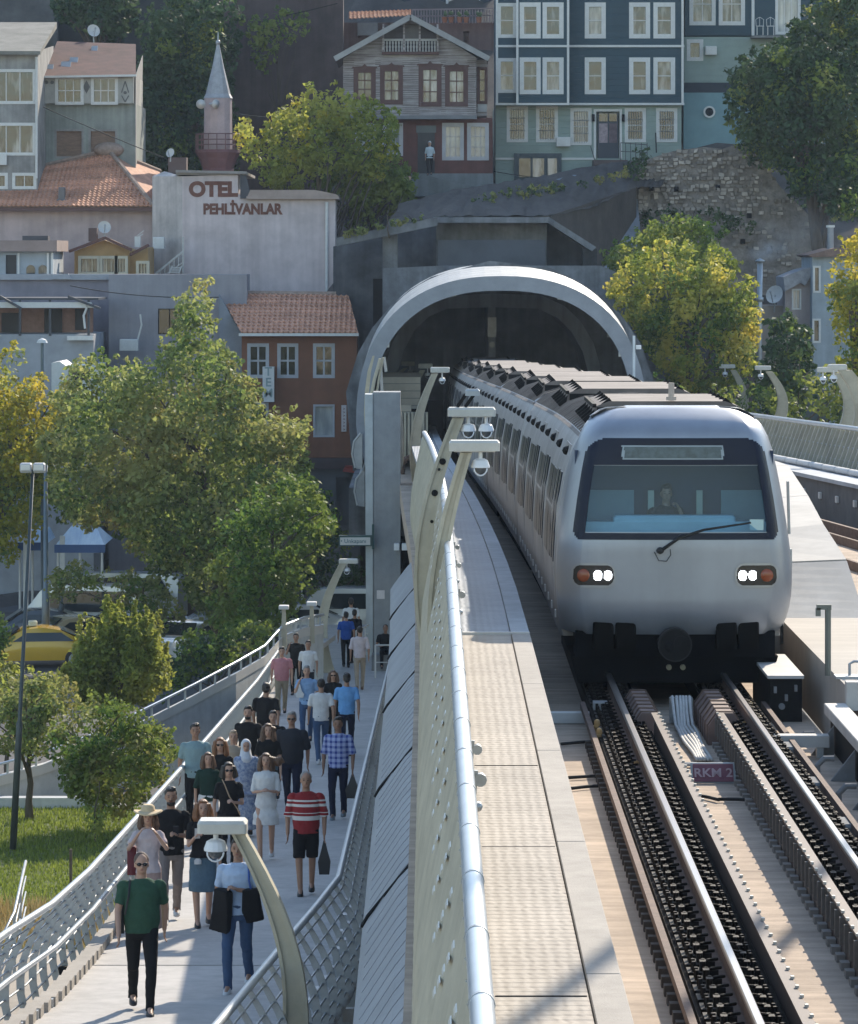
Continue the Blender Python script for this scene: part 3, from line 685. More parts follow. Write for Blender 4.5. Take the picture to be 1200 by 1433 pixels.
def in_mask(x, z, t):
    if abs(t) < .8 and 1.86 < z < 2.72: return False
    if z < 1.77 or z > 3.07: return False
    lim = .895 if z > 1.85 else .895-(1.85-z)*.5
    if z > 2.87: lim = .895 - (1-math.sqrt(max(0, 1-((z-2.87)/.2)**2)))*.17
    return abs(t) <= lim
face_patch('windscreen_mask', M_mask, in_mask, .006, cab_o, z0=1.762, z1=3.076, nz_=60, nt_=120)
face_patch('windscreen', glassy('screen_glass', (.50,.68,.80), .04), lambda x, z, t: abs(t) <= .83 and 1.82 < z < 2.76, -.005, cab_o, z0=1.78, z1=2.78, nt_=24, nz_=20)
# destination display: pale frame, dark panel, a few lit cells
face_patch('display_frame', mat('display_rim', (.30,.36,.40), .4), lambda x, z, t: abs(x+.04) < .66 and 2.80 < z < 2.985, .016, cab_o, z0=2.78, z1=3.0, nz_=24, nt_=120)
face_patch('display_panel', mat('display_panel', (.07,.10,.11), .25, var=.5, scale=9), lambda x, z, t: abs(x+.04) < .63 and 2.82 < z < 2.965, .022, cab_o, z0=2.78, z1=3.0, nz_=24, nt_=120)
mb = MB()
for i, xx in enumerate(np.linspace(-.56, .46, 15)):
    mb.box(3.1+xx, 3.1+xx+.042, YT+.155, YT+.165, 2.845, 2.94)
mb.build('display_cell', mat('cell_grey', (.16,.19,.19), .4), cab_o)
mb = MB(); mb.box(3.1+.30, 3.1+.40, YT+.148, YT+.154, 2.85, 2.90); mb.build('display_light', emit('display_red', (.8,.12,.08), .6), cab_o)
# headlamps
for s in (-1, 1):
    cx = s*1.075 if s < 0 else 1.045
    h = face_patch('headlight', mat('lamp_housing', (.02,.02,.022), .2), lambda x, z, t: rr_in(x, z, cx, 1.30, .265, .135, .10), .012, cab_o, z0=1.12, z1=1.48, t0=s*.98 if s < 0 else .4, t1=-.4 if s < 0 else .98, nt_=80, nz_=40)
    face_patch('headlight_rim', mat('lamp_rim', (.35,.37,.40), .3, .6), lambda x, z, t: rr_in(x, z, cx, 1.30, .285, .155, .12) and not rr_in(x, z, cx, 1.30, .262, .132, .10), .016, cab_o, z0=1.12, z1=1.48, t0=s*.98 if s < 0 else .4, t1=-.4 if s < 0 else .98, nt_=90, nz_=50)
    xi, xo = cx-s*.12, cx+s*.13
    yf = lambda x: yface(x/hw(1.3), 1.3)
    face_patch('lit_lens', emit('lamp_white', (.93,.97,1.0), 4.0), lambda x, z, t: rr_in(x, z, xi-.065, 1.30, .052, .066, .048) or rr_in(x, z, xi+.065, 1.30, .050, .062, .046), .026, h, z0=1.18, z1=1.42, t0=s*.98 if s < 0 else .4, t1=-.4 if s < 0 else .98, nt_=90, nz_=30)
    m = MB(); m.ell((3.1+xo, yf(xo)-.012, 1.30), .085, .025, .085); m.build('red_lens', mat('lamp_red', (.30,.075,.03), .15), h, smooth=2)
# wiper
mb = MB(); P = lambda px_, py_: Vector((WX(px_, YT), YT-.06, WZ(py_, YT)))
mb.tube([P(911, 771), P(938, 752), P(972, 741), P(1038, 731)], [.022, .02, .016, .012], 6); mb.ell(P(911, 770), .05, .03, .045); mb.build('wiper', M_rubber, cab_o, smooth=2)
mb = MB(); mb.tube([P(903, 772), P(909, 784), P(920, 785), P(926, 776), P(925, 768)], .006, 5); mb.build('washer_hose', M_rubber, cab_o, smooth=2)
mb = MB(); p = P(1047, 735); mb.box(p.x-.09, p.x+.09, YT+.075, YT+.08, p.z-.07, p.z+.07); mb.build('sticker', mat('sticker', (.45,.62,.62), .5), cab_o)
# nose lower edge: black blocks standing in for shaded notches, coupler, under-nose gear
for s in (-1, 1):
    for c_ in (.655, .945): mb = MB(); mb.bbox(3.1+s*c_-.135, 3.1+s*c_+.135, YT+.03+.06*c_, YT+.9, .34, .71, .03); mb.build('dark_notch', mat('under_black', (.006,.006,.006), .9, var=.2, spec=.1), train)
mb = MB(); mb.box(1.80, 4.40, YT+.26, YT+1.2, .22, .56); mb.loft([[(1.75, YT+.35, .22), (4.45, YT+.35, .22), (4.45, YT+2, .22), (1.75, YT+2, .22)], [(1.85, YT+.45, -.14), (4.35, YT+.45, -.14), (4.35, YT+2, -.14), (1.85, YT+2, -.14)]]); mb.build('nose_frame', M_dark, train)  # near-black mass made wide to keep the space under the nose dark
cp = thing  # coupler as a part
mb = MB(); mb.cyl((3.1-.03, YT-.12, .42), .22, .20, 'y', 24); mb.cyl((3.1-.03, YT+.2, .42), .12, .6, 'y', 14); cpl = mb.build('coupler', mat('coupler_dark', (.015,.016,.018), .6, .3), train, smooth=True)
mb = MB(); mb.cyl((3.1-.03, YT-.225, .42), .20, .012, 'y', 24); mb.cyl((3.1+.05, YT-.24, .44), .10, .03, 'y', 16); mb.ell((3.1-.12, YT-.235, .40), .05, .02, .07); mb.build('coupler_face', M_black, cpl, smooth=True)
mb = MB()
for s in (-.11, .07): mb.cyl((3.1+s, YT-.18, .13), .035, .08, 'y', 12)
mb.build('air_hose', mat('hose_brass', (.20,.18,.12), .5, .5), train, smooth=True)
mb = MB(); mb.box(4.50, 4.54, YT+.6, YT+.64, .35, .62); mb.build('step', M_black, train)
# side mirror-like plates on the right flank
mb = MB(); mb.bar((4.68, YT+1.3, 1.75), (4.66, YT+1.3, 2.45), .03, .10, (0,1,0)); mb.bar((4.70, YT+1.3, 1.25), (4.70, YT+1.3, 1.55), .03, .08, (0,1,0)); mb.build('grab_rail', M_galv, train)
mb = MB(); mb.cyl((3.15, YT+1.9, 3.62), .04, .24, 'z', 8); mb.cyl((3.15, YT+1.9, 3.53), .07, .05, 'z', 10); mb.build('roof_aerial', mat('aerial', (.5,.42,.36), .6), train, smooth=True)
TRAIN_SHIFT = .11
# cab interior
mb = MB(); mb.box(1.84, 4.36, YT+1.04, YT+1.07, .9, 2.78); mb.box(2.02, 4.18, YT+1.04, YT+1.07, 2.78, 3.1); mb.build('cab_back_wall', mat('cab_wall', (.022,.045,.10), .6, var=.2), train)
mb = MB(); mb.box(1.8, 2.6, YT+.98, YT+1.03, 1.5, 2.35); mb.box(3.75, 4.4, YT+.98, YT+1.03, 1.5, 2.35); mb.build('cab_panel', mat('cab_panel', (.26,.36,.40), .5), train)
mb = MB(); mb.box(1.9, 4.3, YT+.40, YT+.80, 1.70, 1.97); mb.bbox(2.3, 3.9, YT+.42, YT+.7, 1.97, 2.05, .03); mb.build('control_desk', mat('cab_desk', (.50,.70,.74), .5), train)
mb = MB(); mb.box(2.78, 2.86, YT+.9, YT+.95, 1.95, 2.35); mb.box(3.42, 3.5, YT+.9, YT+.95, 1.95, 2.35); mb.build('seat_post', mat('cab_cream', (.55,.55,.45), .5), train)
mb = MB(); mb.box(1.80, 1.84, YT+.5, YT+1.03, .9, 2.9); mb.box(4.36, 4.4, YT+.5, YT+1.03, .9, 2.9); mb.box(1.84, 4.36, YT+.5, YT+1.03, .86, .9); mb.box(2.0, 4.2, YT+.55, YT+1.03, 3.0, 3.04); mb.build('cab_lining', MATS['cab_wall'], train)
train.location.x += TRAIN_SHIFT
# ================================================================ footbridge
def fz(Y): return -2.85 - (Y-43)*.0604 if Y < 118 else -7.38 - (Y-118)*.02
def frx(Y): return float(np.interp(Y, [14, 28, 34, 39.7, 43.8, 47, 200], [-2.9, -2.3, -1.85, -1.52, -1.27, -1.10, -1.09]))
def flx(Y): return float(np.interp(Y, [14, 40.6, 44, 48, 66, 97, 110, 120], [-5.1, -4.43, -4.2, -4.12, -4.13, -4.22, -4.35, -4.45]))
fb = thing('footbridge', 'pale concrete footbridge sloping down beside the metro bridge, crowded with walkers', 'footbridge', (-2.6, 60, -4))
FY = [14, 20, 26, 32, 36, 40, 44, 47.45]
FY2 = [47.52, 50, 56, 64, 72, 80, 90, 100, 110, 118, 122]
M_fdeck = mat('foot_deck', (.46,.44,.42), .85, var=.1, scale=4, stain=.22, dscale=.5, bump=.15, bscale=50)
for ys in (FY, FY2):
    mb = MB(); mb.loft([[(flx(v)-.08, v, fz(v)-.25), (frx(v)+.12, v, fz(v)-.25), (frx(v)+.12, v, fz(v)), (flx(v)-.08, v, fz(v))] for v in ys]); mb.build('deck', M_fdeck, fb)
mb = MB(); mb.box(-4.5, -1.0, 47.45, 47.52, fz(47.5)-.3, fz(47.5)-.012); mb.build('expansion_joint', M_black, fb)
mb = MB(); mb.loft([[(-3.6, v, fz(v)-1.0), (-1.7, v, fz(v)-1.0), (-1.4, v, fz(v)-.26), (-3.9, v, fz(v)-.26)] for v in FY+FY2]); mb.build('girder', M_gird, fb)
# railings: outward bulging blades, fine bars, tube handrail
def prof(t):                                           # bulge outward and height along the blade (t 0..1 from the foot)
    z = -.42 + 1.50*t; b = .10 + .26*math.sin(math.pi*min(1, t*1.02))**.9 - .10*t; return b, z
def railing(nm, lab, xf, sgn, y0, y1, step, inner):
    t = thing(nm, lab, 'railing', (xf(45), 45, fz(45)), group='footbridge railings')
    def pt(Y, tt, extra=0):
        b, z = prof(tt); return Vector((xf(Y)+sgn*(b+extra), Y, fz(Y)+z))
    mb = MB(); mb.tube([Vector((xf(v)+sgn*.02, v, fz(v)+1.10)) for v in np.arange(y0, y1+.1, 1.0)], .042, 10); mb.build('handrail', mat('rail_alu', (0,0,0)), t, smooth=2)
    if inner:
        mb = MB(); mb.tube([Vector((xf(v)-sgn*.02, v, fz(v)+.62)) for v in np.arange(y0, y1+.1, 1.0)], .03, 8); mb.build('lower_handrail', MATS['rail_alu'], t, smooth=2)
    for k, tt in enumerate(np.linspace(.10, .93, 9)):
        mb = MB(); mb.tube([pt(v, tt) for v in np.arange(y0, y1+.1, 1.0)], .013, 5); mb.build('bar', M_galv, t, smooth=2)
    me = None; Y = y0; n = 0
    while Y < y1 and n < 98:
        if me is None:
            m = MB(); ks = np.linspace(0, 1, 9)
            for a, b in ((ks, 0),):
                rings = []
                for q in ks:
                    bb, z = prof(q); w = .055+.035*math.sin(math.pi*q)
                    rings.append([(sgn*(bb-w/2), -.018, z), (sgn*(bb+w/2), -.018, z), (sgn*(bb+w/2), .018, z), (sgn*(bb-w/2), .018, z)])
                m.loft(rings)
            m.box(sgn*.0-.06, sgn*.0+.06, -.10, .10, -.02, .10)
            o = m.build('post', M_galv, t, local=True); me = o.data
            o.location = Vector((xf(Y), Y, fz(Y))) - ORG[t.name]
        else: share(me, 'post', t, Vector((xf(Y), Y, fz(Y))) - ORG[t.name])
        Y += step; n += 1
    return t
railing('railing', 'left footbridge railing of curved steel blades and thin bars', flx, -1, 26, 117, .98, True)
railing('railing', 'right footbridge railing of curved steel blades next to the grey fairing', frx, 1, 22, 112, .98, False)
# kerb foot pieces on the left edge
mb = MB()
for v in np.arange(26, 117, .49): mb.box(flx(v)-.10, flx(v)+.08, v, v+.34, fz(v)-.02, fz(v)+.11)
mb.build('kerb_foot', M_conc, fb)
# mesh netting bulging out of the right railing far down
# landing at the foot of the bridge
ld = thing('landing', 'grey paved landing at the lower end of the footbridge', 'landing', (-2.5, 126, -8))
mb = MB(); mb.box(-4.6, -.6, 122.01, 138, fz(122)-.6, fz(122)); mb.build('paving', M_fdeck, ld)
# ramp running down to the left from the landing, with concrete side wall
rp = thing('access_ramp', 'curved concrete access ramp with white coping and rail left of the footbridge', 'ramp', (-8, 108, -9))
RP = [(452, 868, 120), (425, 872, 118.5), (395, 884, 117), (370, 912, 114.5), (330, 935, 112), (270, 967, 110), (200, 1002, 108), (140, 1033, 106.5), (60, 1062, 105), (0, 1078, 104), (-120, 1120, 103)]
RW = [W(*p) for p in RP]
mb = MB(); mb.loft([[(p.x, p.y, -9.6), (p.x+.0, p.y+.35, -9.6), (p.x, p.y+.35, p.z-.40), (p.x, p.y, p.z-.40)] for p in RW]); mb.build('side_wall', mat('ramp_wall', (.58,.60,.61), .85, stain=.25, streak=.12, scale=2), rp)
mb = MB(); mb.loft([[(p.x, p.y-.06, p.z-.40), (p.x, p.y+.42, p.z-.40), (p.x, p.y+.42, p.z-.14), (p.x, p.y-.06, p.z-.14)] for p in RW]); mb.build('coping', M_white, rp)
mb = MB(); mb.tube([p+Vector((0,.1,.16)) for p in RW], .04, 8); mb.build('rail', MATS['rail_alu'], rp, smooth=2)
for i in range(1, 60):
    q = i/60*(len(RW)-1.001); k = int(q); p = RW[k].lerp(RW[k+1], q-k)
    if i % 2: m = MB(); m.box(p.x-.03, p.x+.03, p.y+.07, p.y+.13, p.z-.14, p.z+.14); m.build('rail_post', M_galv, rp)
mb = MB(); mb.loft([[(p.x, p.y+.42, p.z-.9), (p.x+.3, p.y+3.2, p.z-.9), (p.x+.3, p.y+3.2, p.z-.75), (p.x, p.y+.42, p.z-.75)] for p in RW]); mb.build('ramp_floor', M_fdeck, rp)
# white railing closing the top of the ramp and bits at the landing
def fence_run(name, lab, pts, h, nb, step, mt, cat='railing', grp=None, rad=.025):
    t = thing(name, lab, cat, pts[0], group=grp); P = [Vector(p) for p in pts]
    for k in range(nb):
        m = MB(); m.tube([p+Vector((0,0,h*(k+1)/nb)) for p in P], rad if k == nb-1 else rad*.6, 6); m.build('rail', mt, t, smooth=2)
    for a, b in zip(P[:-1], P[1:]):
        n = max(1, int((b-a).length/step))
        for i in range(n):
            p = a.lerp(b, i/n); m = MB(); m.box(p.x-rad, p.x+rad, p.y-rad, p.y+rad, p.z, p.z+h); m.build('post', mt, t)
    return t
zl = fz(122)
fence_run('railing', 'white railing of flat bars at the head of the ramp', [W(398, 925, 117), W(430, 915, 119), W(452, 908, 121)], 1.05, 5, .9, M_white)
fence_run('railing', 'short white railing between the beige lamp and the concrete pillar', [(WX(498, 124), 124, zl), (WX(515, 126), 126, zl)], 1.1, 4, .5, M_white)
fence_run('railing', 'white tube railing in front of the seated man', [(WX(525, 120), 120, zl), (WX(552, 120), 120, zl)], 1.05, 2, .5, M_white)

# ---------------------------------------------------------------- beige blade lamps
def blade_lamp(lab, base, top, w0, w1, head, D, head_h=.13, domes=(), thick=.16, lean=.10, bulge=.12, group='beige curved bridge lamps', col=None, spot=False, arm_dir=1):
    """base/top: (x, z) of the blade; head: (x0, x1, z) of the horizontal arm"""
    t = thing('bridge_lamp', lab, 'lamp', (base[0], D, base[1]), group=group)
    rings = []; n = 14
    for i in range(n+1):
        q = i/n; x = base[0]+(top[0]-base[0])*(q**2.0) - bulge*math.sin(math.pi*q)*arm_dir; z = base[1]+(top[1]-base[1])*q; w = w0+(w1-w0)*q**.7
        rings.append([(x-w/2, D-thick/2, z), (x+w/2, D-thick/2, z), (x+w/2, D+thick/2, z), (x-w/2, D+thick/2, z)])
    m = MB(); m.loft(rings); m.build('blade', col or M_beige, t, smooth=False)
    m = MB(); e = [[(r[0][0]-.012*arm_dir, D-thick/2-.03, r[0][2]), (r[0][0]+.035, D-thick/2-.03, r[0][2]), (r[0][0]+.035, D+thick/2+.03, r[0][2]), (r[0][0]-.012*arm_dir, D+thick/2+.03, r[0][2])] for r in rings]; m.loft(e); m.build('edge_flange', col or M_beige, t)
    m = MB(); e = [[(r[1][0]-.035, D-thick/2-.03, r[0][2]), (r[1][0]+.012, D-thick/2-.03, r[0][2]), (r[1][0]+.012, D+thick/2+.03, r[0][2]), (r[1][0]-.035, D+thick/2+.03, r[0][2])] for r in rings]; m.loft(e); m.build('edge_flange', col or M_beige, t)
    m = MB(); x0, x1, z = head; m.bbox(x0, x1, D-.16, D+.16, z-head_h, z, .03, 3); m.build('lamp_head', mat('head_pale', (.60,.58,.52), .5, stain=.12, scale=3), t)
    m = MB(); m.box(x0+.06, x1-.06, D-.12, D+.12, z-head_h-.012, z-head_h-.002); m.build('diffuser', M_white, t)
    for (dx, dz) in domes:
        m = MB(); m.cyl((dx, D-.02, z-head_h-dz*.35), .025, dz*.7, 'z', 8); m.loft([[(dx+r_*math.cos(a), D-.02+r_*math.sin(a), zz) for a in np.linspace(0, 2*math.pi, 15)[:-1]] for r_, zz in ((.05, z-head_h-dz*.7), (.09, z-head_h-dz*.7-.02), (.115, z-head_h-dz*.7-.09), (.115, z-head_h-dz*.7-.11))])
        cam_ = m.build('camera_housing', mat('cam_white', (.78,.80,.82), .35), t)
        m = MB(); m.ell((dx, D-.02, z-head_h-dz*.7-.11), .075, .075, .085); m.build('camera_dome', mat('cam_dome', (.10,.11,.12), .08), cam_, smooth=2)
        m = MB(); m.tube([(dx+.08*math.cos(a), D-.10, z-head_h-dz*.7-.115+.09*math.sin(a)) for a in np.linspace(math.pi, 2*math.pi, 9)], .009, 6); m.build('camera_ring', MATS['cam_white'], cam_, smooth=2)
    if spot:
        for q in (0, .12):
            m = MB(); m.bar((top[0]+q-.02, D, z), (top[0]+q+.12, D, z+.20), .035, .05); m.build('spotlight_arm', M_black, t)
        m = MB(); m.bbox(top[0]+.10, top[0]+.32, D-.08, D+.08, z+.17, z+.27, .03); m.build('spotlight', mat('spot_grey', (.35,.38,.40), .4), t)
    return t
D = 48.6
blade_lamp('nearest tall beige blade lamp on the metro fence, white camera under its arm', (WX(627, D), -.5), (WX(652, D), WZ(633, D)), .27, .12, (WX(628, D), WX(699, D), WZ(616, D)), D, domes=((WX(672, D), .14),), bulge=.20)
# rust stains on the blade are in this fitting row
D = 57.9
t = blade_lamp('second tall beige blade lamp on the metro fence, two white cameras and a spotlight', (WX(606, D), -.5), (WX(641, D), WZ(585, D)), .33, .15, (WX(626, D), WX(693, D), WZ(570, D)), D, domes=((WX(655, D), .16), (WX(680, D), .16)), bulge=.22, spot=True)
mb = MB()
for (x, y_, r) in ((619, 646, .05), (614, 657, .022), (608, 690, .05), (604, 730, .026)):
    mb.cyl((WX(x, 57.78), 57.79, WZ(y_, 57.78)), r, .012, 'y', 10)
mb.build('drain_hole', M_black, t)
for (lab, D, hx0, hx1, hy, bx, by, ww) in (('third beige lamp on the metro fence, white ball camera above its arm', 130, 602, 629, 518, 590, 690, .42), ('thin beige lamp at the tunnel mouth, middle one of the three far lamps', 150, 585, 605, 513, 575, 640, .38), ('thin beige lamp at the tunnel mouth, farthest left of the three far lamps', 165, 561, 580, 510, 555, 560, .34)):
    blade_lamp(lab, (WX(bx, D), WZ(by, D)), (WX(hx0+6, D), WZ(hy+5, D)), ww*1.25, ww*.45, (WX(hx0, D), WX(hx1, D), WZ(hy-4, D)), D, domes=((WX((hx0+hx1)/2+3, D), .25),), thick=.3, head_h=.17, bulge=.3, spot=False)
for (lab, D, hx0, hx1, hy, bx, by, ww) in (('leftmost of the beige lamps on the right fence', 160, 1006, 1028, 514, 1034, 590, .45), ('second beige lamp from the left on the right fence', 150, 1056, 1078, 516, 1088, 592, .5), ('third beige lamp from the left on the right fence, in front of yellowing leaves', 126, 1143, 1172, 518, 1180, 606, .55), ('rightmost and widest beige lamp on the right fence', 112, 1158, 1184, 514, 1200, 618, .75)):
    blade_lamp(lab, (WX(bx, D), WZ(by, D)), (WX(hx1-3, D), WZ(hy+4, D)), ww, ww*.5, (WX(hx0, D), WX(hx1, D), WZ(hy-4, D)), D, domes=((WX(hx0+8, D), .22),), thick=.3, head_h=.15, bulge=.25, arm_dir=-1)
D = 38.0
blade_lamp('nearest beige blade lamp rising beside the footbridge railing, camera under its arm', (WX(392, D), WZ(1560, D)), (WX(330, D), WZ(1160, D)), .34, .12, (WX(277, D), WX(346, D), WZ(1146, D)), D, domes=((WX(302, D), .10),), bulge=.22, arm_dir=-1, head_h=.12)
D = 122.0
blade_lamp('beige blade lamp at the lower landing of the footbridge', (WX(459, D), fz(122)), (WX(480, D), WZ(788, D)), .42, .2, (WX(474, D), WX(501, D), WZ(782, D)), D, domes=((WX(485, D), .2),), bulge=.28, thick=.25)
for (lab, x, D, yt, yb) in (('small pale flat-topped lamp post at the bend of the ramp, left one', 397, 117, 847, 905), ('small pale flat-topped lamp post at the bend of the ramp, right one', 436, 119, 842, 900)):
    t = thing('ramp_lamp', lab, 'lamp', W(x, yb, D), group='small lamps at the ramp')
    a = W(x-7, yt+5, D); b = W(x+7, yt, D); mb = MB(); mb.bbox(a.x, b.x, D-.2, D+.2, a.z, b.z, .02); mb.build('lamp_head', M_white, t)
    a = W(x-2.5, yb, D); b = W(x+2.5, yt+5, D); mb = MB(); mb.loft([[(x_, y_, z) for x_, y_ in ((a.x-q, D-.06), (b.x+q, D-.06), (b.x+q, D+.06), (a.x-q, D+.06))] for z, q in ((a.z, .04), (b.z, 0))]); mb.build('post', M_beige, t)

# ---------------------------------------------------------------- concrete pillar, hanging sign, stair structure by the tunnel
D = 127.0
pl = thing('concrete_pillar', 'tall grey concrete pillar with a pale left face at the foot of the footbridge', 'pillar', (WX(540, D), D, zl))
a = W(522, 900, D); b = W(560, 549, D); mb = MB(); mb.box(a.x, b.x, D, D+1.2, -9.3, b.z); mb.build('shaft', mat('pillar_grey', (.33,.345,.36), .8, stain=.2, streak=.12, scale=2, bump=.2), pl)
a = W(512.5, 900, D); b = W(521.5, 552, D); mb = MB(); mb.loft([[(a.x, D-.05, -9.3), (b.x, D-.05, -9.3), (b.x, D+1.1, -9.3), (a.x, D+1.1, -9.3)], [(a.x-.05, D-.05, b.z), (b.x, D-.05, b.z), (b.x, D+1.1, b.z), (a.x-.05, D+1.1, b.z)]]); mb.build('side_flange', mat('flange_pale', (.50,.54,.55), .7, stain=.2), pl)
a = W(527, 838, D-.01); b = W(538, 826, D-.01); mb = MB(); mb.box(a.x, b.x, D-.02, D-.002, a.z, b.z); mb.build('notice', mat('paper', (.7,.66,.66), .7), pl)
for x in (551, 562):
    a = W(x, 770, D-.3); mb = MB(); mb.bbox(a.x, a.x+.18, D-.35, D-.02, a.z, a.z+.22, .02); mb.build('camera', MATS['cam_white'], pl)
hs = thing('hanging_sign', 'dark green framed sign with white panel fixed to the pillar', 'sign', W(497, 765, D-.3))
a = W(474, 764, D-.3); b = W(521, 749, D-.3); mb = MB(); mb.box(a.x, b.x, D-.33, D-.20, a.z, b.z); mb.build('frame', mat('sign_green', (.02,.07,.07), .5), hs)
c = W(476, 761.5, D); d = W(518, 751, D); mb = MB(); mb.box(c.x, d.x, D-.345, D-.332, c.z, d.z); mb.build('panel', M_white, hs)
mb = MB(); mb.box(b.x-.02, b.x+.05, D-.33, D-.20, a.z-.1, b.z+.35); mb.build('bracket', MATS['sign_green'], hs)
text_mesh('lettering', '\u2022 Unkapan\u0131', .19, mat('sign_ink', (.05,.16,.18), .6), hs, ((c.x+d.x)/2-.06, D-.352, (c.z+d.z)/2), .002)
# beige curved wing left of the pillar + stair hall behind it
wg = thing('tunnel_wing', 'beige curved steel wing rising beside the tunnel shell', 'wing wall', W(512, 640, 134))
D = 134.0
L_ = [(521, 498), (514, 520), (510, 550), (509, 580), (511, 610), (513, 700), (514, 780)]; R_ = [(524, 498), (519, 520), (516, 550), (519, 560), (522, 610), (524, 700), (524, 780)]
mb = MB(); mb.loft([[W(l[0], l[1], D-.2), W(r[0], r[1], D-.2), W(r[0], r[1], D+.2), W(l[0], l[1], D+.2)] for l, r in zip(L_, R_)]); mb.build('curved_blade', M_beige, wg)
mb = MB(); mb.tube([W(518, 560, D-.5), W(524, 530, D-.5), W(532, 502, D-.5)], .06, 6); mb.tube([W(526, 560, D-.4), W(530, 530, D-.4), W(536, 500, D-.4)], .04, 6); mb.build('strut', M_beige, wg)
for (x, y0, y1) in ((535, 505, 560), (540, 500, 520)):
    mb = MB(); mb.bar(W(x, y1, D), W(x-3, y0, D), .1, .1, (0,1,0)); mb.build('bar', M_galv, wg)
stn = thing('stair_hall', 'beige slatted stair enclosure behind the concrete pillar at the tunnel mouth', 'enclosure', W(570, 650, 138))
D = 145.0
a = W(532, 572, D); b = W(588, 528, D); mb = MB(); mb.box(a.x, b.x, D, D+6, a.z, b.z); mb.build('upper_wall', mat('beige_light', (.62,.54,.42), .8, stain=.15, scale=2), stn)
mb = MB()
for k in range(4): z = b.z-.25-k*.27; mb.box(a.x-.01, b.x+.01, D-.02, D-.005, z, z+.03)
mb.build('board_groove', M_beige2, stn)
a = W(532, 576, D-1.5); b = W(575, 567, D-1.5); mb = MB(); mb.box(a.x, b.x, D-1.5, D-1.2, a.z, b.z); mb.build('ledge', MATS['beige_light'], stn)
D = 140.0
a = W(560, 640, D); b = W(596, 577, D); mb = MB()
x = a.x
while x < b.x: mb.box(x, x+.07, D, D+.15, a.z, b.z+.0); x += .13
mb.build('slat_screen', M_beige, stn)
a = W(559, 640, D+.3); mb = MB(); mb.box(a.x, b.x, D+.2, D+.3, a.z, b.z); mb.build('back_sheet', M_beige2, stn)
a = W(556, 662, D-2); b = W(602, 640, D-2); mb = MB(); mb.bbox(a.x, b.x, D-2.2, D-1.9, b.z-.12, b.z, .02); mb.bbox(a.x+.3, b.x, D-2.2, D-1.9, W(0, 700, D-2).z, W(0, 664, D-2).z, .02); mb.build('landing_panel', mat('panel_pale', (.5,.52,.54), .6), stn)
mb = MB(); mb.tube([W(562, 700, D-3), W(562, 650, D-3), W(567, 643, D-3), W(575, 640, D-3)], .11, 10); mb.build('drain_pipe', M_rust, stn, smooth=2)
a = W(549, 650, D-4); mb = MB(); mb.prism([W(558.5, 552, D-12.5), W(564, 600, D-12.5), W(564, 650, D-12.5), W(559.5, 662, D-12.5)], (0, .3, 0)); mb.build('wing_panel', MATS['beige_light'], stn)
# ================================================================ people
def skin(name, c): return mat(name, c, .55, var=.08, scale=6)
SK1 = skin('skin_light', (.46,.27,.19)); SK2 = skin('skin_tan', (.34,.19,.125)); SK3 = skin('skin_brown', (.24,.13,.085))
def cloth(name, c, c2=None, **k): return mat('cloth_'+name, c, .9, var=.12, scale=k.pop('scale', 7), col2=c2, bump=.5, bscale=9, spec=.2, **k)
HAIR_D = mat('hair_dark', (.018,.013,.011), .5, var=.4, scale=30, stretch=(1,1,.2), bump=.6, bscale=60)
HAIR_B = mat('hair_brown', (.11,.055,.03), .5, var=.4, scale=30, stretch=(1,1,.2), bump=.6, bscale=60)
HAIR_R = mat('hair_auburn', (.22,.09,.035), .5, var=.4, scale=30, stretch=(1,1,.2), bump=.6, bscale=60)
HAIR_G = mat('hair_grey', (.24,.23,.22), .6, var=.3, scale=30, bump=.6, bscale=60)
HAIR_S = mat('hair_shaved', (.11,.075,.06), .8, var=.2, scale=30)
M_eye = mat('eye_dark', (.02,.015,.012), .3); M_lip = mat('lips', (.28,.11,.09), .5); M_lens = mat('sunglasses', (.01,.01,.012), .12)
FOLD = bpy.data.textures.new('folds', 'CLOUDS'); FOLD.noise_scale = .11; FOLD.noise_depth = 2
def remesh(o, vox, sm=4, fold=0):
    r = o.modifiers.new('remesh', 'REMESH'); r.mode = 'VOXEL'; r.voxel_size = vox; r.use_smooth_shade = True
    if sm: s = o.modifiers.new('smooth', 'SMOOTH'); s.iterations = sm; s.factor = .5
    if fold:
        d = o.modifiers.new('folds', 'DISPLACE'); d.texture = FOLD; d.strength = fold; d.mid_level = .5; d.texture_coords = 'LOCAL'
    return o
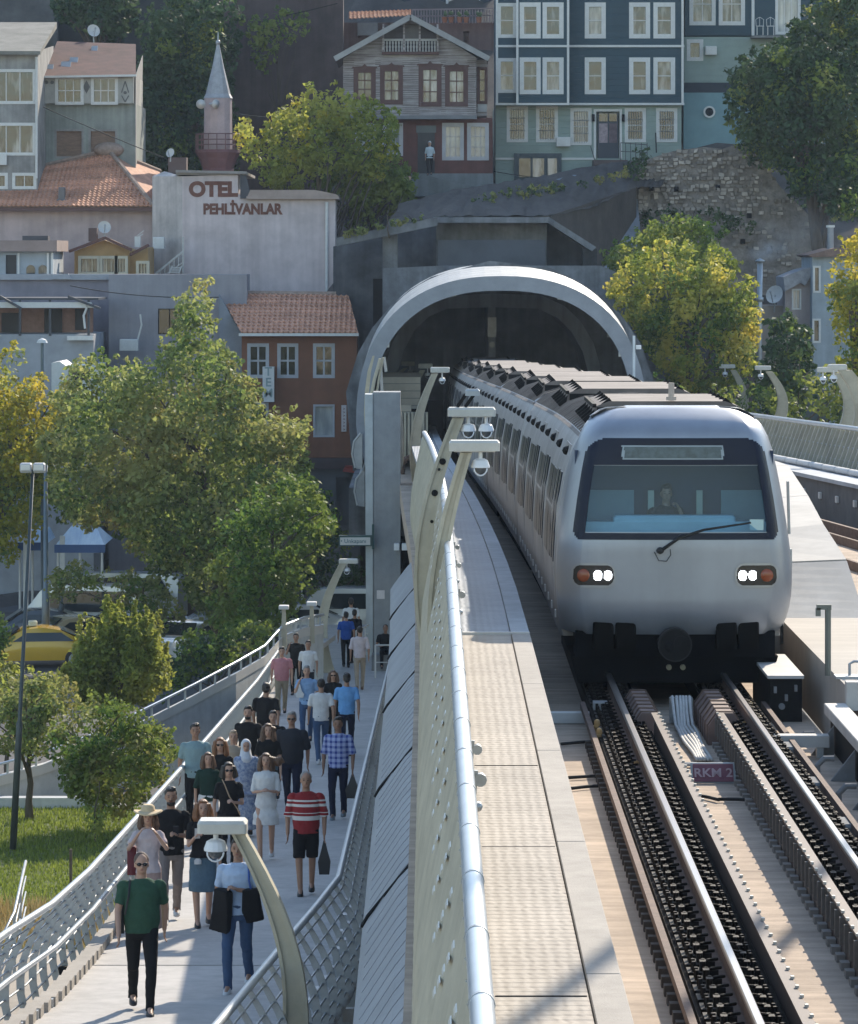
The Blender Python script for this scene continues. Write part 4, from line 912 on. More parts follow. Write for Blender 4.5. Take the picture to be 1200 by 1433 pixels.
def shirt_pattern(kind):
    """striped or checked cloth as a procedural pattern in object space"""
    nm = 'cloth_'+kind
    if nm in MATS: return MATS[nm]
    m = bpy.data.materials.new(nm); m.use_nodes = True; N = m.node_tree.nodes; L = m.node_tree.links; b = N['Principled BSDF']; b.inputs['Roughness'].default_value = .9
    tc = N.new('ShaderNodeTexCoord'); sp = N.new('ShaderNodeSeparateXYZ'); L.new(tc.outputs['Object'], sp.inputs[0])
    if kind == 'red_stripe':
        rp = N.new('ShaderNodeValToRGB'); rp.color_ramp.interpolation = 'CONSTANT'; mr = N.new('ShaderNodeMapRange'); mr.inputs[1].default_value = .9; mr.inputs[2].default_value = 1.5; L.new(sp.outputs[2], mr.inputs[0]); L.new(mr.outputs[0], rp.inputs[0])
        e = rp.color_ramp.elements; red, wh = (.24,.018,.022,1), (.60,.58,.56,1); e[0].position = 0; e[0].color = red; e[1].position = .30; e[1].color = wh
        for p_, c_ in ((.40, red), (.46, wh), (.48, red), (.62, wh), (.68, red), (.74, wh), (.78, red)): q = e.new(p_); q.color = c_
        L.new(rp.outputs[0], b.inputs[0])
    else:
        outs = []
        for ax in (0, 2):
            w = N.new('ShaderNodeMath'); w.operation = 'MULTIPLY'; w.inputs[1].default_value = 11; L.new(sp.outputs[ax], w.inputs[0]); f = N.new('ShaderNodeMath'); f.operation = 'FRACT'; L.new(w.outputs[0], f.inputs[0]); g = N.new('ShaderNodeMath'); g.operation = 'GREATER_THAN'; g.inputs[1].default_value = .55; L.new(f.outputs[0], g.inputs[0]); outs.append(g)
        a = N.new('ShaderNodeMath'); a.operation = 'ADD'; L.new(outs[0].outputs[0], a.inputs[0]); L.new(outs[1].outputs[0], a.inputs[1]); h = N.new('ShaderNodeMath'); h.operation = 'MULTIPLY'; h.inputs[1].default_value = .5; L.new(a.outputs[0], h.inputs[0])
        rp = N.new('ShaderNodeValToRGB'); rp.color_ramp.elements[0].color = (.35,.40,.62,1); rp.color_ramp.elements[1].color = (.035,.06,.26,1); L.new(h.outputs[0], rp.inputs[0]); L.new(rp.outputs[0], b.inputs[0])
    MATS[nm] = m; return m
def V3(*a): return Vector(a)
def hand(mb, w, d, side, curl=.5, h=1.0, grip=False):
    """palm and five fingers from wrist w pointing along d"""
    d = d.normalized(); x = V3(1, 0, 0) if abs(d.x) < .8 else V3(0, 1, 0); lat = (x - d*x.dot(d)).normalized()     # across the palm
    fr = V3(0, -1, 0); fr = (fr - d*fr.dot(d)); fr = fr.normalized() if fr.length > .2 else d.cross(lat)
    pn = d.cross(fr).normalized()*side                                                                            # palm normal roughly inward
    acr = fr                                                                                                      # thumb side is forward
    p0 = w + d*.02; p1 = w + d*.085
    for k in (-1, 0, 1): mb.cap(p0+acr*.016*k, p1+acr*.022*k, .017, .014, 8)
    for k, (ln, o) in enumerate(((.070, .033), (.080, .012), (.075, -.010), (.058, -.031))):
        b = p1+acr*o; c = 1.3 if grip else curl; m = b+(d*math.cos(c*.5)-pn*side*0+pn*math.sin(c*.5)*-1)*ln*.5; e = m+(d*math.cos(c*1.3)-pn*math.sin(c*1.3))*ln*.5
        mb.tube([b-d*.01, b, m, e], [.0098, .0096, .0088, .0065], 6)
    tb = w+d*.03+acr*.022; mb.tube([tb-acr*.01, tb+acr*.022+d*.022, tb+acr*.026+d*.052-pn*.01], [.0125, .011, .008], 6)
def person(lab, x, yf, H=1.74, facing=0.0, gender='m', skin_=SK1, top=None, bottom=None, bkind='trousers', hair=HAIR_D, hstyle='short', shoes=None, phase=.6, arms=('swing', 'swing'), sleeve='short', build=1.0, extras=(), glasses=False, beard=False, D=None, zfloor=None, head_turn=0.0, hem=.89, sit=False, tdetail=None):
    """x, yf: photo pixel of the feet on the footbridge"""
    if D is None: D = 31256/(yf-692.0)
    zf_ = fz(D) if zfloor is None else zfloor
    t = thing('person', lab, 'person', (WX(x, D), D, zf_), group='people on the footbridge' if zfloor is None else None); t.rotation_euler = (0, 0, facing+random.uniform(-.16, .16)); k = H/1.75; t.scale = (k, k, k)
    F_ = max(-1, min(1, phase*1.35)); b = build; fem = gender == 'f'; shw = (.165 if fem else .19)*(.6+.4*b); hipw = .092 if fem else .088
    # ---- joints
    hipz = .93; L = {}; R_ = {}
    def leg(s, f):                                    # f: -1 back .. 1 forward
        hip = V3(s*hipw, 0, hipz)
        if sit: return hip+V3(0,0,-.45), V3(s*.13, -.42, .50), V3(s*.13, -.40, .08)
        kn = V3(s*(hipw+.01), -.20*f if f > 0 else -.02*f*-1+.02, .50+.02*abs(f)); an = V3(s*(hipw-.01), -.26*f if f > 0 else -.34*f, .09 if f >= 0 else .13)
        if f < 0: kn = V3(s*hipw, .02+.03*f*-1, .51)
        return hip, kn, an
    legs = [leg(-1, F_), leg(1, -F_)]
    drop = -.45 if sit else 0
    def tz_(v): return v + V3(0, 0, drop)
    chest = 1.30; sh = 1.40
    A = []
    for s, pose in ((-1, arms[0]), (1, arms[1])):
        S = V3(s*shw, .0, sh); q = (-F_ if s < 0 else F_)
        if pose == 'swing': E = S+V3(s*.055, .06-.10*q*(1 if q > 0 else .6)*1, -.275); Wr = E+V3(s*.00, -.06-.10*q, -.235)
        elif pose == 'down': E = S+V3(s*.06, .03, -.28); Wr = E+V3(s*.0, -.05, -.24)
        elif pose == 'phone_front': E = S+V3(s*.04, -.03, -.27); Wr = E+V3(-s*.14, -.20, .04)
        elif pose == 'phone_up': E = S+V3(s*.03, -.10, -.25); Wr = E+V3(-s*.08, -.17, .13)
        elif pose == 'face': E = S+V3(s*.09, -.16, -.17); Wr = E+V3(-s*.13, -.05, .20)
        elif pose == 'ear': E = S+V3(s*.07, -.08, -.22); Wr = E+V3(-s*.10, -.06, .26)
        elif pose == 'chest': E = S+V3(s*.07, .0, -.27); Wr = E+V3(-s*.24, -.16, .06)
        elif pose == 'back': E = S+V3(s*.08, .08, -.26); Wr = E+V3(-s*.16, .08, -.05)
        elif pose == 'lap': E = S+V3(s*.08, -.04, -.26); Wr = E+V3(-s*.12, -.20, -.04)
        A.append((S, E, Wr, s, pose))
    # ---- body mesh: head, neck, trunk, arms, hands, legs as one remeshed surface
    mb = MB(); hz_ = 1.635; ht = head_turn
    mb.ell((0, 0, hz_+.02), .077, .093, .105, 16, 12); mb.ell((0, -.022, hz_-.045), .060, .066, .066, 14, 9)      # skull, jaw
    mb.cap((0, -.082, hz_+.005), (0, -.104, hz_-.022), .009, .014, 8)                                            # nose
    for s in (-1, 1): mb.ell((s*.075, .0, hz_-.005), .010, .020, .032, 8, 6); mb.ell((s*.03, -.078, hz_+.025), .02, .012, .010, 8, 5); mb.cap((s*.088*.2, -.075, hz_-.05), (s*.02, -.075, hz_-.05), .009, .009, 6)
    mb.cap((0, .012, 1.46), (0, .005, 1.57), .058, .052, 12)
    def ringz(z, rx, ry, cy=0.0, n=18, cx=0.0): return [(cx+rx*math.cos(2*math.pi*i/n), cy+ry*math.sin(2*math.pi*i/n), z) for i in range(n)]
    wst = (.125 if fem else .15)*b; hp = (.165 if fem else .155)*(.5+.5*b); ch = (.145 if fem else .165)*(.5+.5*b); bel = .10+.06*(b-1)*2
    trunk = [(.86, hp*.8, .09), (.93, hp, .105), (1.05, wst*1.04, bel), (1.14, wst, bel*.98), (1.25, ch, .105*b), (1.35, ch*1.06, .105), (1.40, shw*.93, .088), (1.44, shw*.70, .07), (1.475, .07, .05)]
    mb.loft([ringz(z+drop, rx*.97, ry*.96) for z, rx, ry in trunk])
    if drop:                                           # seated: move head and shoulders down together
        for i in range(len(mb.v)):
            pass
    for (S, E, Wr, s, pose) in A:
        ar = (.036 if fem else .043)*(.6+.4*b); mb.cap(S, E, ar*1.12, ar*.86, 10); mb.cap(E, Wr, ar*.86, ar*.58, 10)
        hand(mb, Wr, (Wr-E) if pose in ('swing', 'down', 'back') else (Wr-E).normalized()*.6+V3(-s*.3, -.2, .35), s, .5, grip=pose in ('phone_front', 'phone_up', 'chest', 'ear'))
    for (hip, kn, an) in legs:
        lk_ = .80 if (bottom is not None and bkind == 'trousers') else 1.0; mb.cap(hip if not sit else V3(hip.x, 0, .50), kn, .078*(.6+.4*b)*lk_, .052*lk_, 12); mb.cap(kn, an, .054*lk_, .036*lk_, 10); mb.cap(an, an+V3(0, -.13, -.045), .036, .026, 8)
    if sit:
        for i, v in enumerate(mb.v):
            if v[2] > .95: mb.v[i] = (v[0], v[1], v[2]+drop)
    body = mb.build('body', skin_, t, local=True); remesh(body, .0085 if D < 60 else .0125 if D < 90 else .016, 2)
    dz = drop
    # ---- face details
    mb = MB()
    if not glasses:
        for s in (-1, 1): mb.ell((s*.030, -.088, hz_+.012+dz), .013, .006, .006, 8, 5); mb.bar((s*.018, -.090, hz_+.034+dz), (s*.045, -.084, hz_+.034+dz), .006, .006)
        mb.build('eyes', M_eye, t, smooth=True, local=True)
    else:
        for s in (-1, 1): mb.ell((s*.032, -.092, hz_+.010+dz), .027, .010, .020, 10, 6); mb.bar((s*.055, -.085, hz_+.014+dz), (s*.078, .0, hz_+.012+dz), .005, .007)
        mb.bar((-.02, -.096, hz_+.014+dz), (.02, -.096, hz_+.014+dz), .005, .006); mb.build('sunglasses', M_lens, t, smooth=True, local=True)
    mb = MB(); mb.ell((0, -.083, hz_-.052+dz), .022, .008, .006, 10, 5); mb.build('mouth', M_lip, t, smooth=True, local=True)
    # ---- hair
    mb = MB()
    if hstyle != 'bald':
        mb.ell((0, .018, hz_+.045+dz), .082, .092, .092, 16, 10, t0=.9 if hstyle in ('short', 'crop') else .5)
        if hstyle == 'short': mb.ell((0, .045, hz_+.0+dz), .078, .065, .075, 14, 8); mb.ell((0, -.045, hz_+.098+dz), .055, .045, .035, 12, 7); mb.ell((.02, -.02, hz_+.115+dz), .05, .05, .03, 10, 6)
        if hstyle == 'crop': mb.ell((0, .04, hz_+.0+dz), .077, .06, .06, 14, 8)
        if hstyle in ('long', 'curly', 'bob', 'tail', 'fly'):
            mb.ell((0, .03, hz_+.02+dz), .092, .085, .10, 14, 9); mb.ell((0, -.045, hz_+.10+dz), .06, .045, .03, 12, 6)
            ln = {'long': .30, 'curly': .30, 'bob': .13, 'tail': .06, 'fly': .14}[hstyle]
            for s in (-1, 1):
                for q in range(3): mb.tube([(s*(.068+.012*q), -.035+.04*q, hz_+.07+dz), (s*(.085+.014*q), -.03+.04*q, hz_-.03+dz), (s*(.085+.02*q), -.02+.035*q, hz_-.07-ln*.5+dz), (s*(.07+.02*q), -.035+.03*q, hz_-.06-ln+dz)], [.02, .028, .033 if hstyle != 'curly' else .045, .012], 7)
            mb.tube([(0, .07, hz_+dz), (0, .085, hz_-.1+dz), (0, .085, hz_-.08-ln+dz)], [.07, .075, .03], 8)
            if hstyle == 'fly': mb.tube([(.07, .03, hz_+.02+dz), (.16, .03, hz_+.0+dz), (.24, .02, hz_+.02+dz), (.30, .0, hz_-.03+dz)], [.05, .06, .055, .015], 8); mb.ell((.2, .02, hz_-.03+dz), .07, .05, .07, 10, 7)
            if hstyle == 'curly':
                rr_ = random.Random(int(x))
                for q in range(34): a = rr_.uniform(-1, 1); mb.ell((a*.125, .02+rr_.uniform(-.05, .06), hz_+rr_.uniform(-.30, .07)+dz), .035, .035, .035, 6, 4)
        if hstyle == 'scarf': mb.ell((0, .012, hz_+.015+dz), .096, .112, .125, 14, 10, t0=.3); mb.cap((0, .02, hz_-.10+dz), (0, -.03, hz_-.24+dz), .085, .12, 12); mb.cap((.0, .05, hz_-.05+dz), (0, .08, hz_-.22+dz), .09, .12, 10)
        h = mb.build('hair' if hstyle != 'scarf' else 'headscarf', hair, t, local=True)
        if hstyle == 'scarf':                          # leave the face open
            for v in h.data.vertices:
                if v.co.y < -.065 and abs(v.co.x) < .06 and hz_-.07+dz < v.co.z < hz_+.07+dz: v.co.y = -.055
            for f in h.data.polygons: f.use_smooth = True
        else: remesh(h, .009 if D < 60 else .013, 1, .02)
    if beard: mb = MB(); mb.ell((0, -.035, hz_-.075+dz), .058, .058, .042, 12, 8); mb.ell((0, -.088, hz_-.038+dz), .03, .01, .008, 8, 5); mb.build('beard', HAIR_D, t, smooth=2, local=True)
    # ---- trousers / shorts / skirt
    g = .016
    if bottom is not None:
        mb = MB()
        if bkind in ('trousers', 'shorts', 'long_shorts'):
            mb.loft([ringz(z+drop, rx+g, ry+g) for z, rx, ry in ((.82, hp*.80, .09), (.93, hp, .105), (.99, hp*.98, .108), (1.03, wst*1.05, bel))])
            for (hip, kn, an) in legs:
                hp_ = hip if not sit else V3(hip.x, 0, .50)
                if bkind == 'trousers': mb.cap(hp_, kn, .092*(.6+.4*b), .066, 12); mb.tube([kn+V3(0,0,.03), kn.lerp(an, .5), an+V3(0, .005, .02), an+V3(0, 0, -.035)], [.066, .058, .052, .055], 12)
                elif bkind == 'shorts': e = hp_.lerp(kn, .55); mb.tube([hp_+V3(0,0,.05), hp_, e], [.09, .098, .098], 12)
                else: e = hp_.lerp(kn, .93); mb.tube([hp_+V3(0,0,.05), hp_, hp_.lerp(kn, .5), e], [.09, .10, .095, .085], 12)
        elif bkind == 'skirt':
            mb.loft([ringz(z+drop, rx, ry, cy) for z, rx, ry, cy in ((.50, .205, .17, -.02), (.60, .20, .165, -.02), (.78, .19, .145, 0), (.93, hp+.02, .125, 0), (1.02, wst+.02, .11, 0))])
        elif bkind == 'long_skirt':
            mb.loft([ringz(z+drop, rx, ry, cy) for z, rx, ry, cy in ((.14, .20, .22, -.01), (.4, .19, .19, -.01), (.78, .18, .14, 0), (.93, hp+.02, .12, 0), (1.03, wst+.02, .105, 0))])
        o = mb.build({'trousers': 'trousers', 'shorts': 'shorts', 'long_shorts': 'shorts', 'skirt': 'skirt', 'long_skirt': 'skirt'}[bkind], bottom, t, local=True); remesh(o, .011 if D < 60 else .016, 2, .018)
    # ---- top
    if top is not None:
        mb = MB(); hz2 = hem
        rows = [(z, rx, ry) for z, rx, ry in trunk if z > hz2+.02]
        hx = float(np.interp(hz2, [r_[0] for r_ in trunk], [r_[1] for r_ in trunk])); hy = float(np.interp(hz2, [r_[0] for r_ in trunk], [r_[2] for r_ in trunk]))
        if hz2 < .86: rows = [(hz2, .20, .165), (.75, .19, .15)]+[(z, rx+.012, ry+.012) for z, rx, ry in trunk if z > .85]
        else: rows = [(hz2, hx+.022, hy+.020)]+rows
        mb.loft([ringz(z+drop, rx+.018, ry+.020) for z, rx, ry in rows[:-1]]+[ringz(1.478+drop, .078, .062)])
        for (S, E, Wr, s, pose) in A:
            S = S+V3(0,0,drop); E = E+V3(0,0,drop); Wr = Wr+V3(0,0,drop)
            rs_ = (.036 if fem else .043)*(.6+.4*b)*1.12+.019; mb.ell(tuple(S+V3(-s*.012, 0, -.004)), rs_, rs_, rs_, 12, 8)
            ar = (.047 if fem else .054)*(.6+.4*b)
            if sleeve == 'short': mb.tube([S, S.lerp(E, .35), S.lerp(E, .72)], [ar*1.12, ar*1.08, ar*1.10], 12)
            elif sleeve == 'half': mb.tube([S, S.lerp(E, .5), S.lerp(E, .98)], [ar*1.12, ar*1.12, ar*1.2], 12)
            elif sleeve == 'long': mb.cap(S, E, ar*1.1, ar*.95, 12); mb.tube([E, E.lerp(Wr, .9)], [ar*.95, ar*.72], 12)
        o = mb.build('dress' if hz2 < .7 else 'shirt', top, t, local=True); remesh(o, .010 if D < 60 else .015, 2, .026)
        if tdetail == 'print': m = MB(); m.box(-.07, .07, -.150*b-.004, -.150*b, 1.20, 1.30); 
        if tdetail == 'collar':
            m = MB()
            for s in (-1, 1): m.prism([(s*.015, -.085, 1.45+drop), (s*.075, -.05, 1.49+drop), (s*.07, -.085, 1.43+drop)], (0, -.012, 0))
            m.build('collar', top, t, local=True)
    # ---- shoes
    if shoes is not None:
        for (hip, kn, an) in legs:
            mb = MB(); zt = -.09 if True else 0
            c = V3(an.x, an.y, an.z-.09); 
            mb.loft([[(c.x+w_*math.cos(a), c.y+y0+l_*math.sin(a), c.z+z) for a in np.linspace(0, 2*math.pi, 13)[:-1]] for (z, w_, l_, y0) in ((.0, .044, .135, -.055), (.03, .046, .138, -.055), (.055, .043, .115, -.045), (.085, .036, .06, .0), (.10, .034, .045, .005))]); mb.build('shoe', shoes, t, smooth=2, local=True)
    # ---- carried things
    for e in extras: e(t, A, k)
    return t
def shoulder_strap(m, side=-1):
    def f(t, A, k): mb = MB(); mb.tube([(side*.12, .06, 1.475), (side*.13, -.05, 1.47), (side*.15, -.145, 1.30), (side*.19, -.13, 1.10)], .012, 6); mb.build('bag_strap', m, t, local=True)
    return f
def cross_strap(m, side=-1):
    def f(t, A, k): mb = MB(); mb.tube([(side*.10, .03, 1.49), (side*.07, -.10, 1.43), (0, -.155, 1.25), (-side*.13, -.14, 1.05), (-side*.17, -.06, .95)], .010, 6); mb.build('bag_strap', m, t, local=True)
    return f
def held(nm, m, arm=1, kind='bag', size=(.13, .05, .2)):
    def f(t, A, k):
        S, E, Wr, s, pose = A[0 if arm < 0 else 1]; c = Wr+V3(0, 0, -.14)
        mb = MB()
        if kind == 'bag': mb.loft([[(c.x+sx*q, c.y+sy*q2, c.z+z) for sx, sy in ((-1,-1),(1,-1),(1,1),(-1,1))] for z, q, q2 in ((-size[2]-.12, size[0]*.8, size[1]*.8), (-size[2]*.5-.1, size[0], size[1]), (-.10, size[0]*.5, size[1]*.6), (.06, size[0]*.08, size[1]*.2))])
        elif kind == 'phone': d = V3(-s*.03, -.06, .06); c = Wr+d; mb.obox(c, (.037, 0, 0), (0, .004, .002), (0, -.02, .07))
        mb.build(nm, m, t, smooth=kind == 'bag', local=True)
    return f
def body_bag(nm, m, pos, size):
    def f(t, A, k): mb = MB(); mb.bbox(pos[0]-size[0], pos[0]+size[0], pos[1]-size[1], pos[1]+size[1], pos[2]-size[2], pos[2]+size[2], .03); mb.build(nm, m, t, smooth=True, local=True)
    return f
def jacket_over(m):
    def f(t, A, k):
        mb = MB(); S, E, Wr, s, pose = A[1]; S0, E0, W0, s0, p0 = A[0]
        mb.loft([[(-.26, -.14, z1), (-.10, -.26, z1-.02), (-.02, -.22, z1-.03), (-.08, -.10, z1), (-.22, -.05, z1)] for z1 in (1.20,)]+[[(-.29, -.12, .95), (-.08, -.26, .93), (-.03, -.20, .94), (-.08, -.08, .95), (-.24, -.02, .95)], [(-.33, -.12, .72), (-.10, -.22, .68), (-.06, -.16, .70), (-.12, -.05, .72), (-.28, 0, .74)]])
        mb.loft([[(.08, -.22, 1.20), (.26, -.14, 1.20), (.24, -.02, 1.20), (.10, -.08, 1.2)], [(.07, -.22, .95), (.29, -.14, .98), (.28, .0, .98), (.1, -.06, .95)], [(.13, -.18, .80), (.32, -.12, .84), (.31, .0, .84), (.15, -.05, .8)]])
        o = mb.build('jacket', m, t, local=True); remesh(o, .014, 3)
    return f
def sun_hat(m):
    def f(t, A, k): mb = MB(); z = 1.70; mb.loft([ringzz(z-.005, .20, .20), ringzz(z+.012, .19, .20), ringzz(z+.02, .10, .115), ringzz(z+.08, .088, .10), ringzz(z+.105, .06, .07)]); mb.build('straw_hat', m, t, smooth=True, local=True)
    return f
def ringzz(z, rx, ry, n=20): return [(rx*math.cos(2*math.pi*i/n), ry*math.sin(2*math.pi*i/n), z+.02*math.cos(4*math.pi*i/n)*(rx > .15)) for i in range(n)]
C_black = cloth('black', (.014,.014,.016)); C_white = cloth('white', (.62,.62,.62)); C_lblue = cloth('light_blue', (.24,.38,.60)); C_green = cloth('green', (.035,.085,.055), scale=14); C_dgreen = cloth('dark_green', (.02,.045,.035))
C_jean = cloth('jeans', (.055,.095,.18), scale=12); C_navy = cloth('navy', (.018,.022,.045)); C_beige = cloth('beige', (.36,.29,.22)); C_pink = cloth('pink', (.46,.20,.22)); C_teal = cloth('teal_grey', (.22,.32,.34)); C_denim = cloth('denim_grey', (.10,.16,.21), scale=12)
C_rose = cloth('rose_white', (.55,.47,.48)); C_blue = cloth('royal_blue', (.03,.09,.34)); C_floral = cloth('pale_blue_print', (.45,.50,.58), c2=(.10,.15,.30), scale=16); C_char = cloth('charcoal', (.03,.033,.042)); C_skirt = cloth('dusty_rose', (.40,.28,.25))
SH_b = mat('shoe_black', (.02,.02,.022), .5); SH_w = mat('shoe_white', (.55,.56,.58), .6); SH_t = mat('sandal_tan', (.20,.12,.08), .6); M_strap = mat('strap_blue', (.03,.08,.30), .7); M_leather = mat('bag_black', (.018,.018,.02), .5); M_redbag = mat('bag_red', (.13,.012,.018), .6); M_tanstrap = mat('strap_tan', (.40,.28,.18), .7); M_phone = mat('phone', (.02,.02,.025), .2); M_straw = mat('straw', (.58,.45,.28), .85, var=.15, scale=20)
person('stout man in a green T-shirt and dark trousers, a strap on one shoulder', 198, 1416, 1.74, build=1.22, skin_=SK1, top=C_green, bottom=C_black, hair=HAIR_S, hstyle='crop', shoes=SH_b, phase=-.75, glasses=True, extras=(shoulder_strap(M_leather, -1), body_bag('shoulder_bag', M_leather, (-.24, .05, 1.05), (.05, .10, .17))))
person('woman in a broad straw hat shading her face with both hands', 207, 1312, 1.66, gender='f', skin_=SK1, top=C_rose, bottom=C_skirt, bkind='long_skirt', hair=HAIR_B, hstyle='bob', shoes=SH_t, arms=('face', 'face'), sleeve='short', extras=(sun_hat(M_straw), body_bag('red_bag', M_redbag, (-.22, .05, 1.05), (.06, .12, .19))))
person('bearded man in a black T-shirt and beige trousers looking at his phone', 239, 1290, 1.78, skin_=SK2, top=C_black, bottom=cloth('taupe', (.22,.19,.18)), hstyle='short', hair=HAIR_D, beard=True, shoes=SH_w, phase=.8, arms=('down', 'phone_front'), extras=(held('phone', M_phone, 1, 'phone'),))
person('auburn haired woman in a black T-shirt and grey denim shorts holding up a phone', 284, 1296, 1.66, gender='f', build=1.12, skin_=SK1, top=C_black, bottom=C_denim, bkind='skirt', hair=HAIR_R, hstyle='bob', shoes=SH_b, phase=.3, arms=('phone_up', 'down'), sleeve='short', hem=.97, extras=(held('phone', mat('phone_white', (.6,.6,.6), .3), -1, 'phone'), body_bag('belt_purse', C_white, (-.08, -.16, .93), (.05, .02, .04))))
person('man in a light blue shirt carrying a dark jacket over his arms, in jeans', 333, 1386, 1.74, skin_=SK2, top=cloth('pale_shirt', (.42,.52,.68)), bottom=C_jean, hair=HAIR_D, hstyle='short', shoes=SH_w, phase=.7, arms=('down', 'chest'), sleeve='short', tdetail='collar', extras=(jacket_over(C_black), shoulder_strap(M_strap, 1)))
person('older man in a red and white striped polo shirt and black shorts with a bag', 428, 1252, 1.74, build=1.15, skin_=SK2, top=shirt_pattern('red_stripe'), bottom=C_black, bkind='long_shorts', hair=HAIR_G, hstyle='crop', shoes=SH_b, phase=.35, arms=('down', 'down'), sleeve='half', tdetail='collar', extras=(held('shopping_bag', M_leather, 1, 'bag', (.09, .05, .32)),))
person('woman in a short white shirtdress with wind blown brown hair', 372, 1204, 1.66, gender='f', skin_=SK1, top=C_white, bottom=None, hair=HAIR_B, hstyle='fly', shoes=SH_w, phase=.6, arms=('phone_front', 'phone_front'), sleeve='half', hem=.60)
person('woman in a black top with sunglasses and a tan cross strap', 320, 1225, 1.68, gender='f', skin_=SK1, top=C_black, bottom=C_black, hair=HAIR_D, hstyle='tail', shoes=SH_b, phase=.3, glasses=True, arms=('down', 'phone_front'), sleeve='short', extras=(cross_strap(M_tanstrap, -1),))
person('girl in a dark green sweatshirt and white shorts', 291, 1190, 1.56, gender='f', skin_=SK1, top=C_dgreen, bottom=C_white, bkind='shorts', hair=HAIR_B, hstyle='bob', shoes=SH_w, phase=-.3, arms=('down', 'down'), sleeve='half')
person('young man with dark hair in a pale teal T-shirt at the left railing', 273, 1164, 1.82, skin_=SK2, top=C_teal, bottom=C_black, hair=HAIR_D, hstyle='short', shoes=SH_w, phase=.4)
person('woman with long reddish hair in a black top, behind the girl in green', 308, 1178, 1.70, gender='f', skin_=SK1, top=C_black, bottom=C_black, hair=HAIR_R, hstyle='long', shoes=SH_b, phase=.4, glasses=True)
person('old woman in a white headscarf and pale blue print dress', 344, 1170, 1.60, gender='f', build=1.15, skin_=SK1, top=C_floral, bottom=C_floral, bkind='long_skirt', hair=cloth('scarf', (.60,.62,.66)), hstyle='scarf', shoes=SH_b, phase=.2, sleeve='long', hem=.80)
person('fair haired child half hidden between the walkers', 326, 1150, 1.58, gender='f', skin_=SK1, top=C_beige, bottom=C_black, hair=mat('hair_fair', (.34,.25,.17), .6, var=.2), hstyle='short', shoes=SH_b, phase=.2)
person('woman in a black top with very long curly hair', 375, 1150, 1.70, gender='f', skin_=SK1, top=C_black, bottom=C_denim, hair=HAIR_B, hstyle='curly', shoes=SH_b, phase=.5)
person('big grey haired man in a charcoal shirt and dark trousers with sunglasses', 408, 1142, 1.84, build=1.2, skin_=SK2, top=C_char, bottom=C_navy, hair=HAIR_G, hstyle='short', shoes=SH_b, phase=-.4, glasses=True, sleeve='half')
person('man in a black shirt with short dark hair beside the railing', 347, 1126, 1.80, skin_=SK1, top=C_black, bottom=C_black, hair=HAIR_D, hstyle='short', shoes=SH_b, phase=.3, beard=True)
person('man in a black T-shirt seen from behind in the crowd', 372, 1078, 1.80, facing=math.pi, build=1.15, skin_=SK2, top=C_black, bottom=C_black, hair=HAIR_D, hstyle='short', shoes=SH_b, phase=.5)
person('young man whose face shows behind the long haired woman', 382, 1120, 1.66, skin_=SK1, top=C_black, bottom=C_black, hair=HAIR_D, hstyle='short', shoes=SH_b, phase=.2)
person('man in a blue and white checked shirt carrying a dark bag', 473, 1146, 1.78, build=1.05, skin_=SK3, top=shirt_pattern('check'), bottom=C_navy, hair=HAIR_D, hstyle='short', shoes=mat('shoe_grey', (.16,.20,.24), .6), phase=.3, arms=('down', 'down'), sleeve='half', extras=(held('bag', M_leather, 1, 'bag', (.12, .05, .25)),))
person('man in a white T-shirt and jeans walking away', 449, 1068, 1.78, facing=math.pi, skin_=SK2, top=C_white, bottom=C_jean, hair=HAIR_D, hstyle='crop', shoes=SH_w, phase=.8)
person('man in a bright light blue T-shirt walking away on the right', 485, 1058, 1.80, facing=math.pi, skin_=SK2, top=cloth('sky', (.16,.36,.66)), bottom=C_navy, hair=HAIR_D, hstyle='short', shoes=SH_b, phase=.4, build=1.05)
person('woman in sunglasses whose face shows between two men walking away', 466, 1040, 1.66, gender='f', skin_=SK1, top=C_black, bottom=C_black, hair=HAIR_B, hstyle='bob', shoes=SH_b, phase=.3, glasses=True)
person('grey haired man in a light blue shirt holding a phone to his ear', 429, 1040, 1.76, skin_=SK1, top=C_lblue, bottom=C_jean, hair=HAIR_G, hstyle='short', shoes=SH_b, phase=.5, arms=('ear', 'down'), extras=(held('white_bag', C_white, -1, 'bag', (.10, .05, .12)),))
person('man in a pink shirt and beige trousers near the upper bend', 394, 1000, 1.74, build=1.18, skin_=SK1, top=C_pink, bottom=cloth('khaki', (.27,.23,.17)), hair=HAIR_D, hstyle='short', shoes=SH_b, phase=.4)
person('man in a plain white T-shirt walking behind the pink shirt', 431, 985, 1.72, skin_=SK2, top=C_white, bottom=C_char, hair=HAIR_D, hstyle='short', shoes=SH_b, phase=.4)
person('man in a black shirt near the upper bend, hand raised', 414, 972, 1.74, skin_=SK2, top=C_black, bottom=C_black, hair=HAIR_D, hstyle='short', shoes=SH_b, arms=('ear', 'down'), phase=.3)
person('man in a pale pink shirt and beige trousers walking away at the far end', 503, 965, 1.84, facing=math.pi, skin_=SK2, top=C_rose, bottom=C_beige, hair=HAIR_D, hstyle='crop', shoes=SH_t, phase=.3, sleeve='half')
zl_ = fz(122)
person('man in a royal blue shirt and black trousers standing on the landing', 484, 0, 1.74, facing=math.pi, D=123.5, zfloor=zl_, skin_=SK2, top=C_blue, bottom=C_black, hair=HAIR_D, hstyle='short', shoes=SH_b, phase=.2)
person('person in black beside the blue shirt on the landing', 496, 0, 1.72, facing=math.pi*.9, D=124.5, zfloor=zl_, skin_=SK2, top=C_black, bottom=C_black, hair=HAIR_D, hstyle='short', shoes=SH_b, phase=.2)
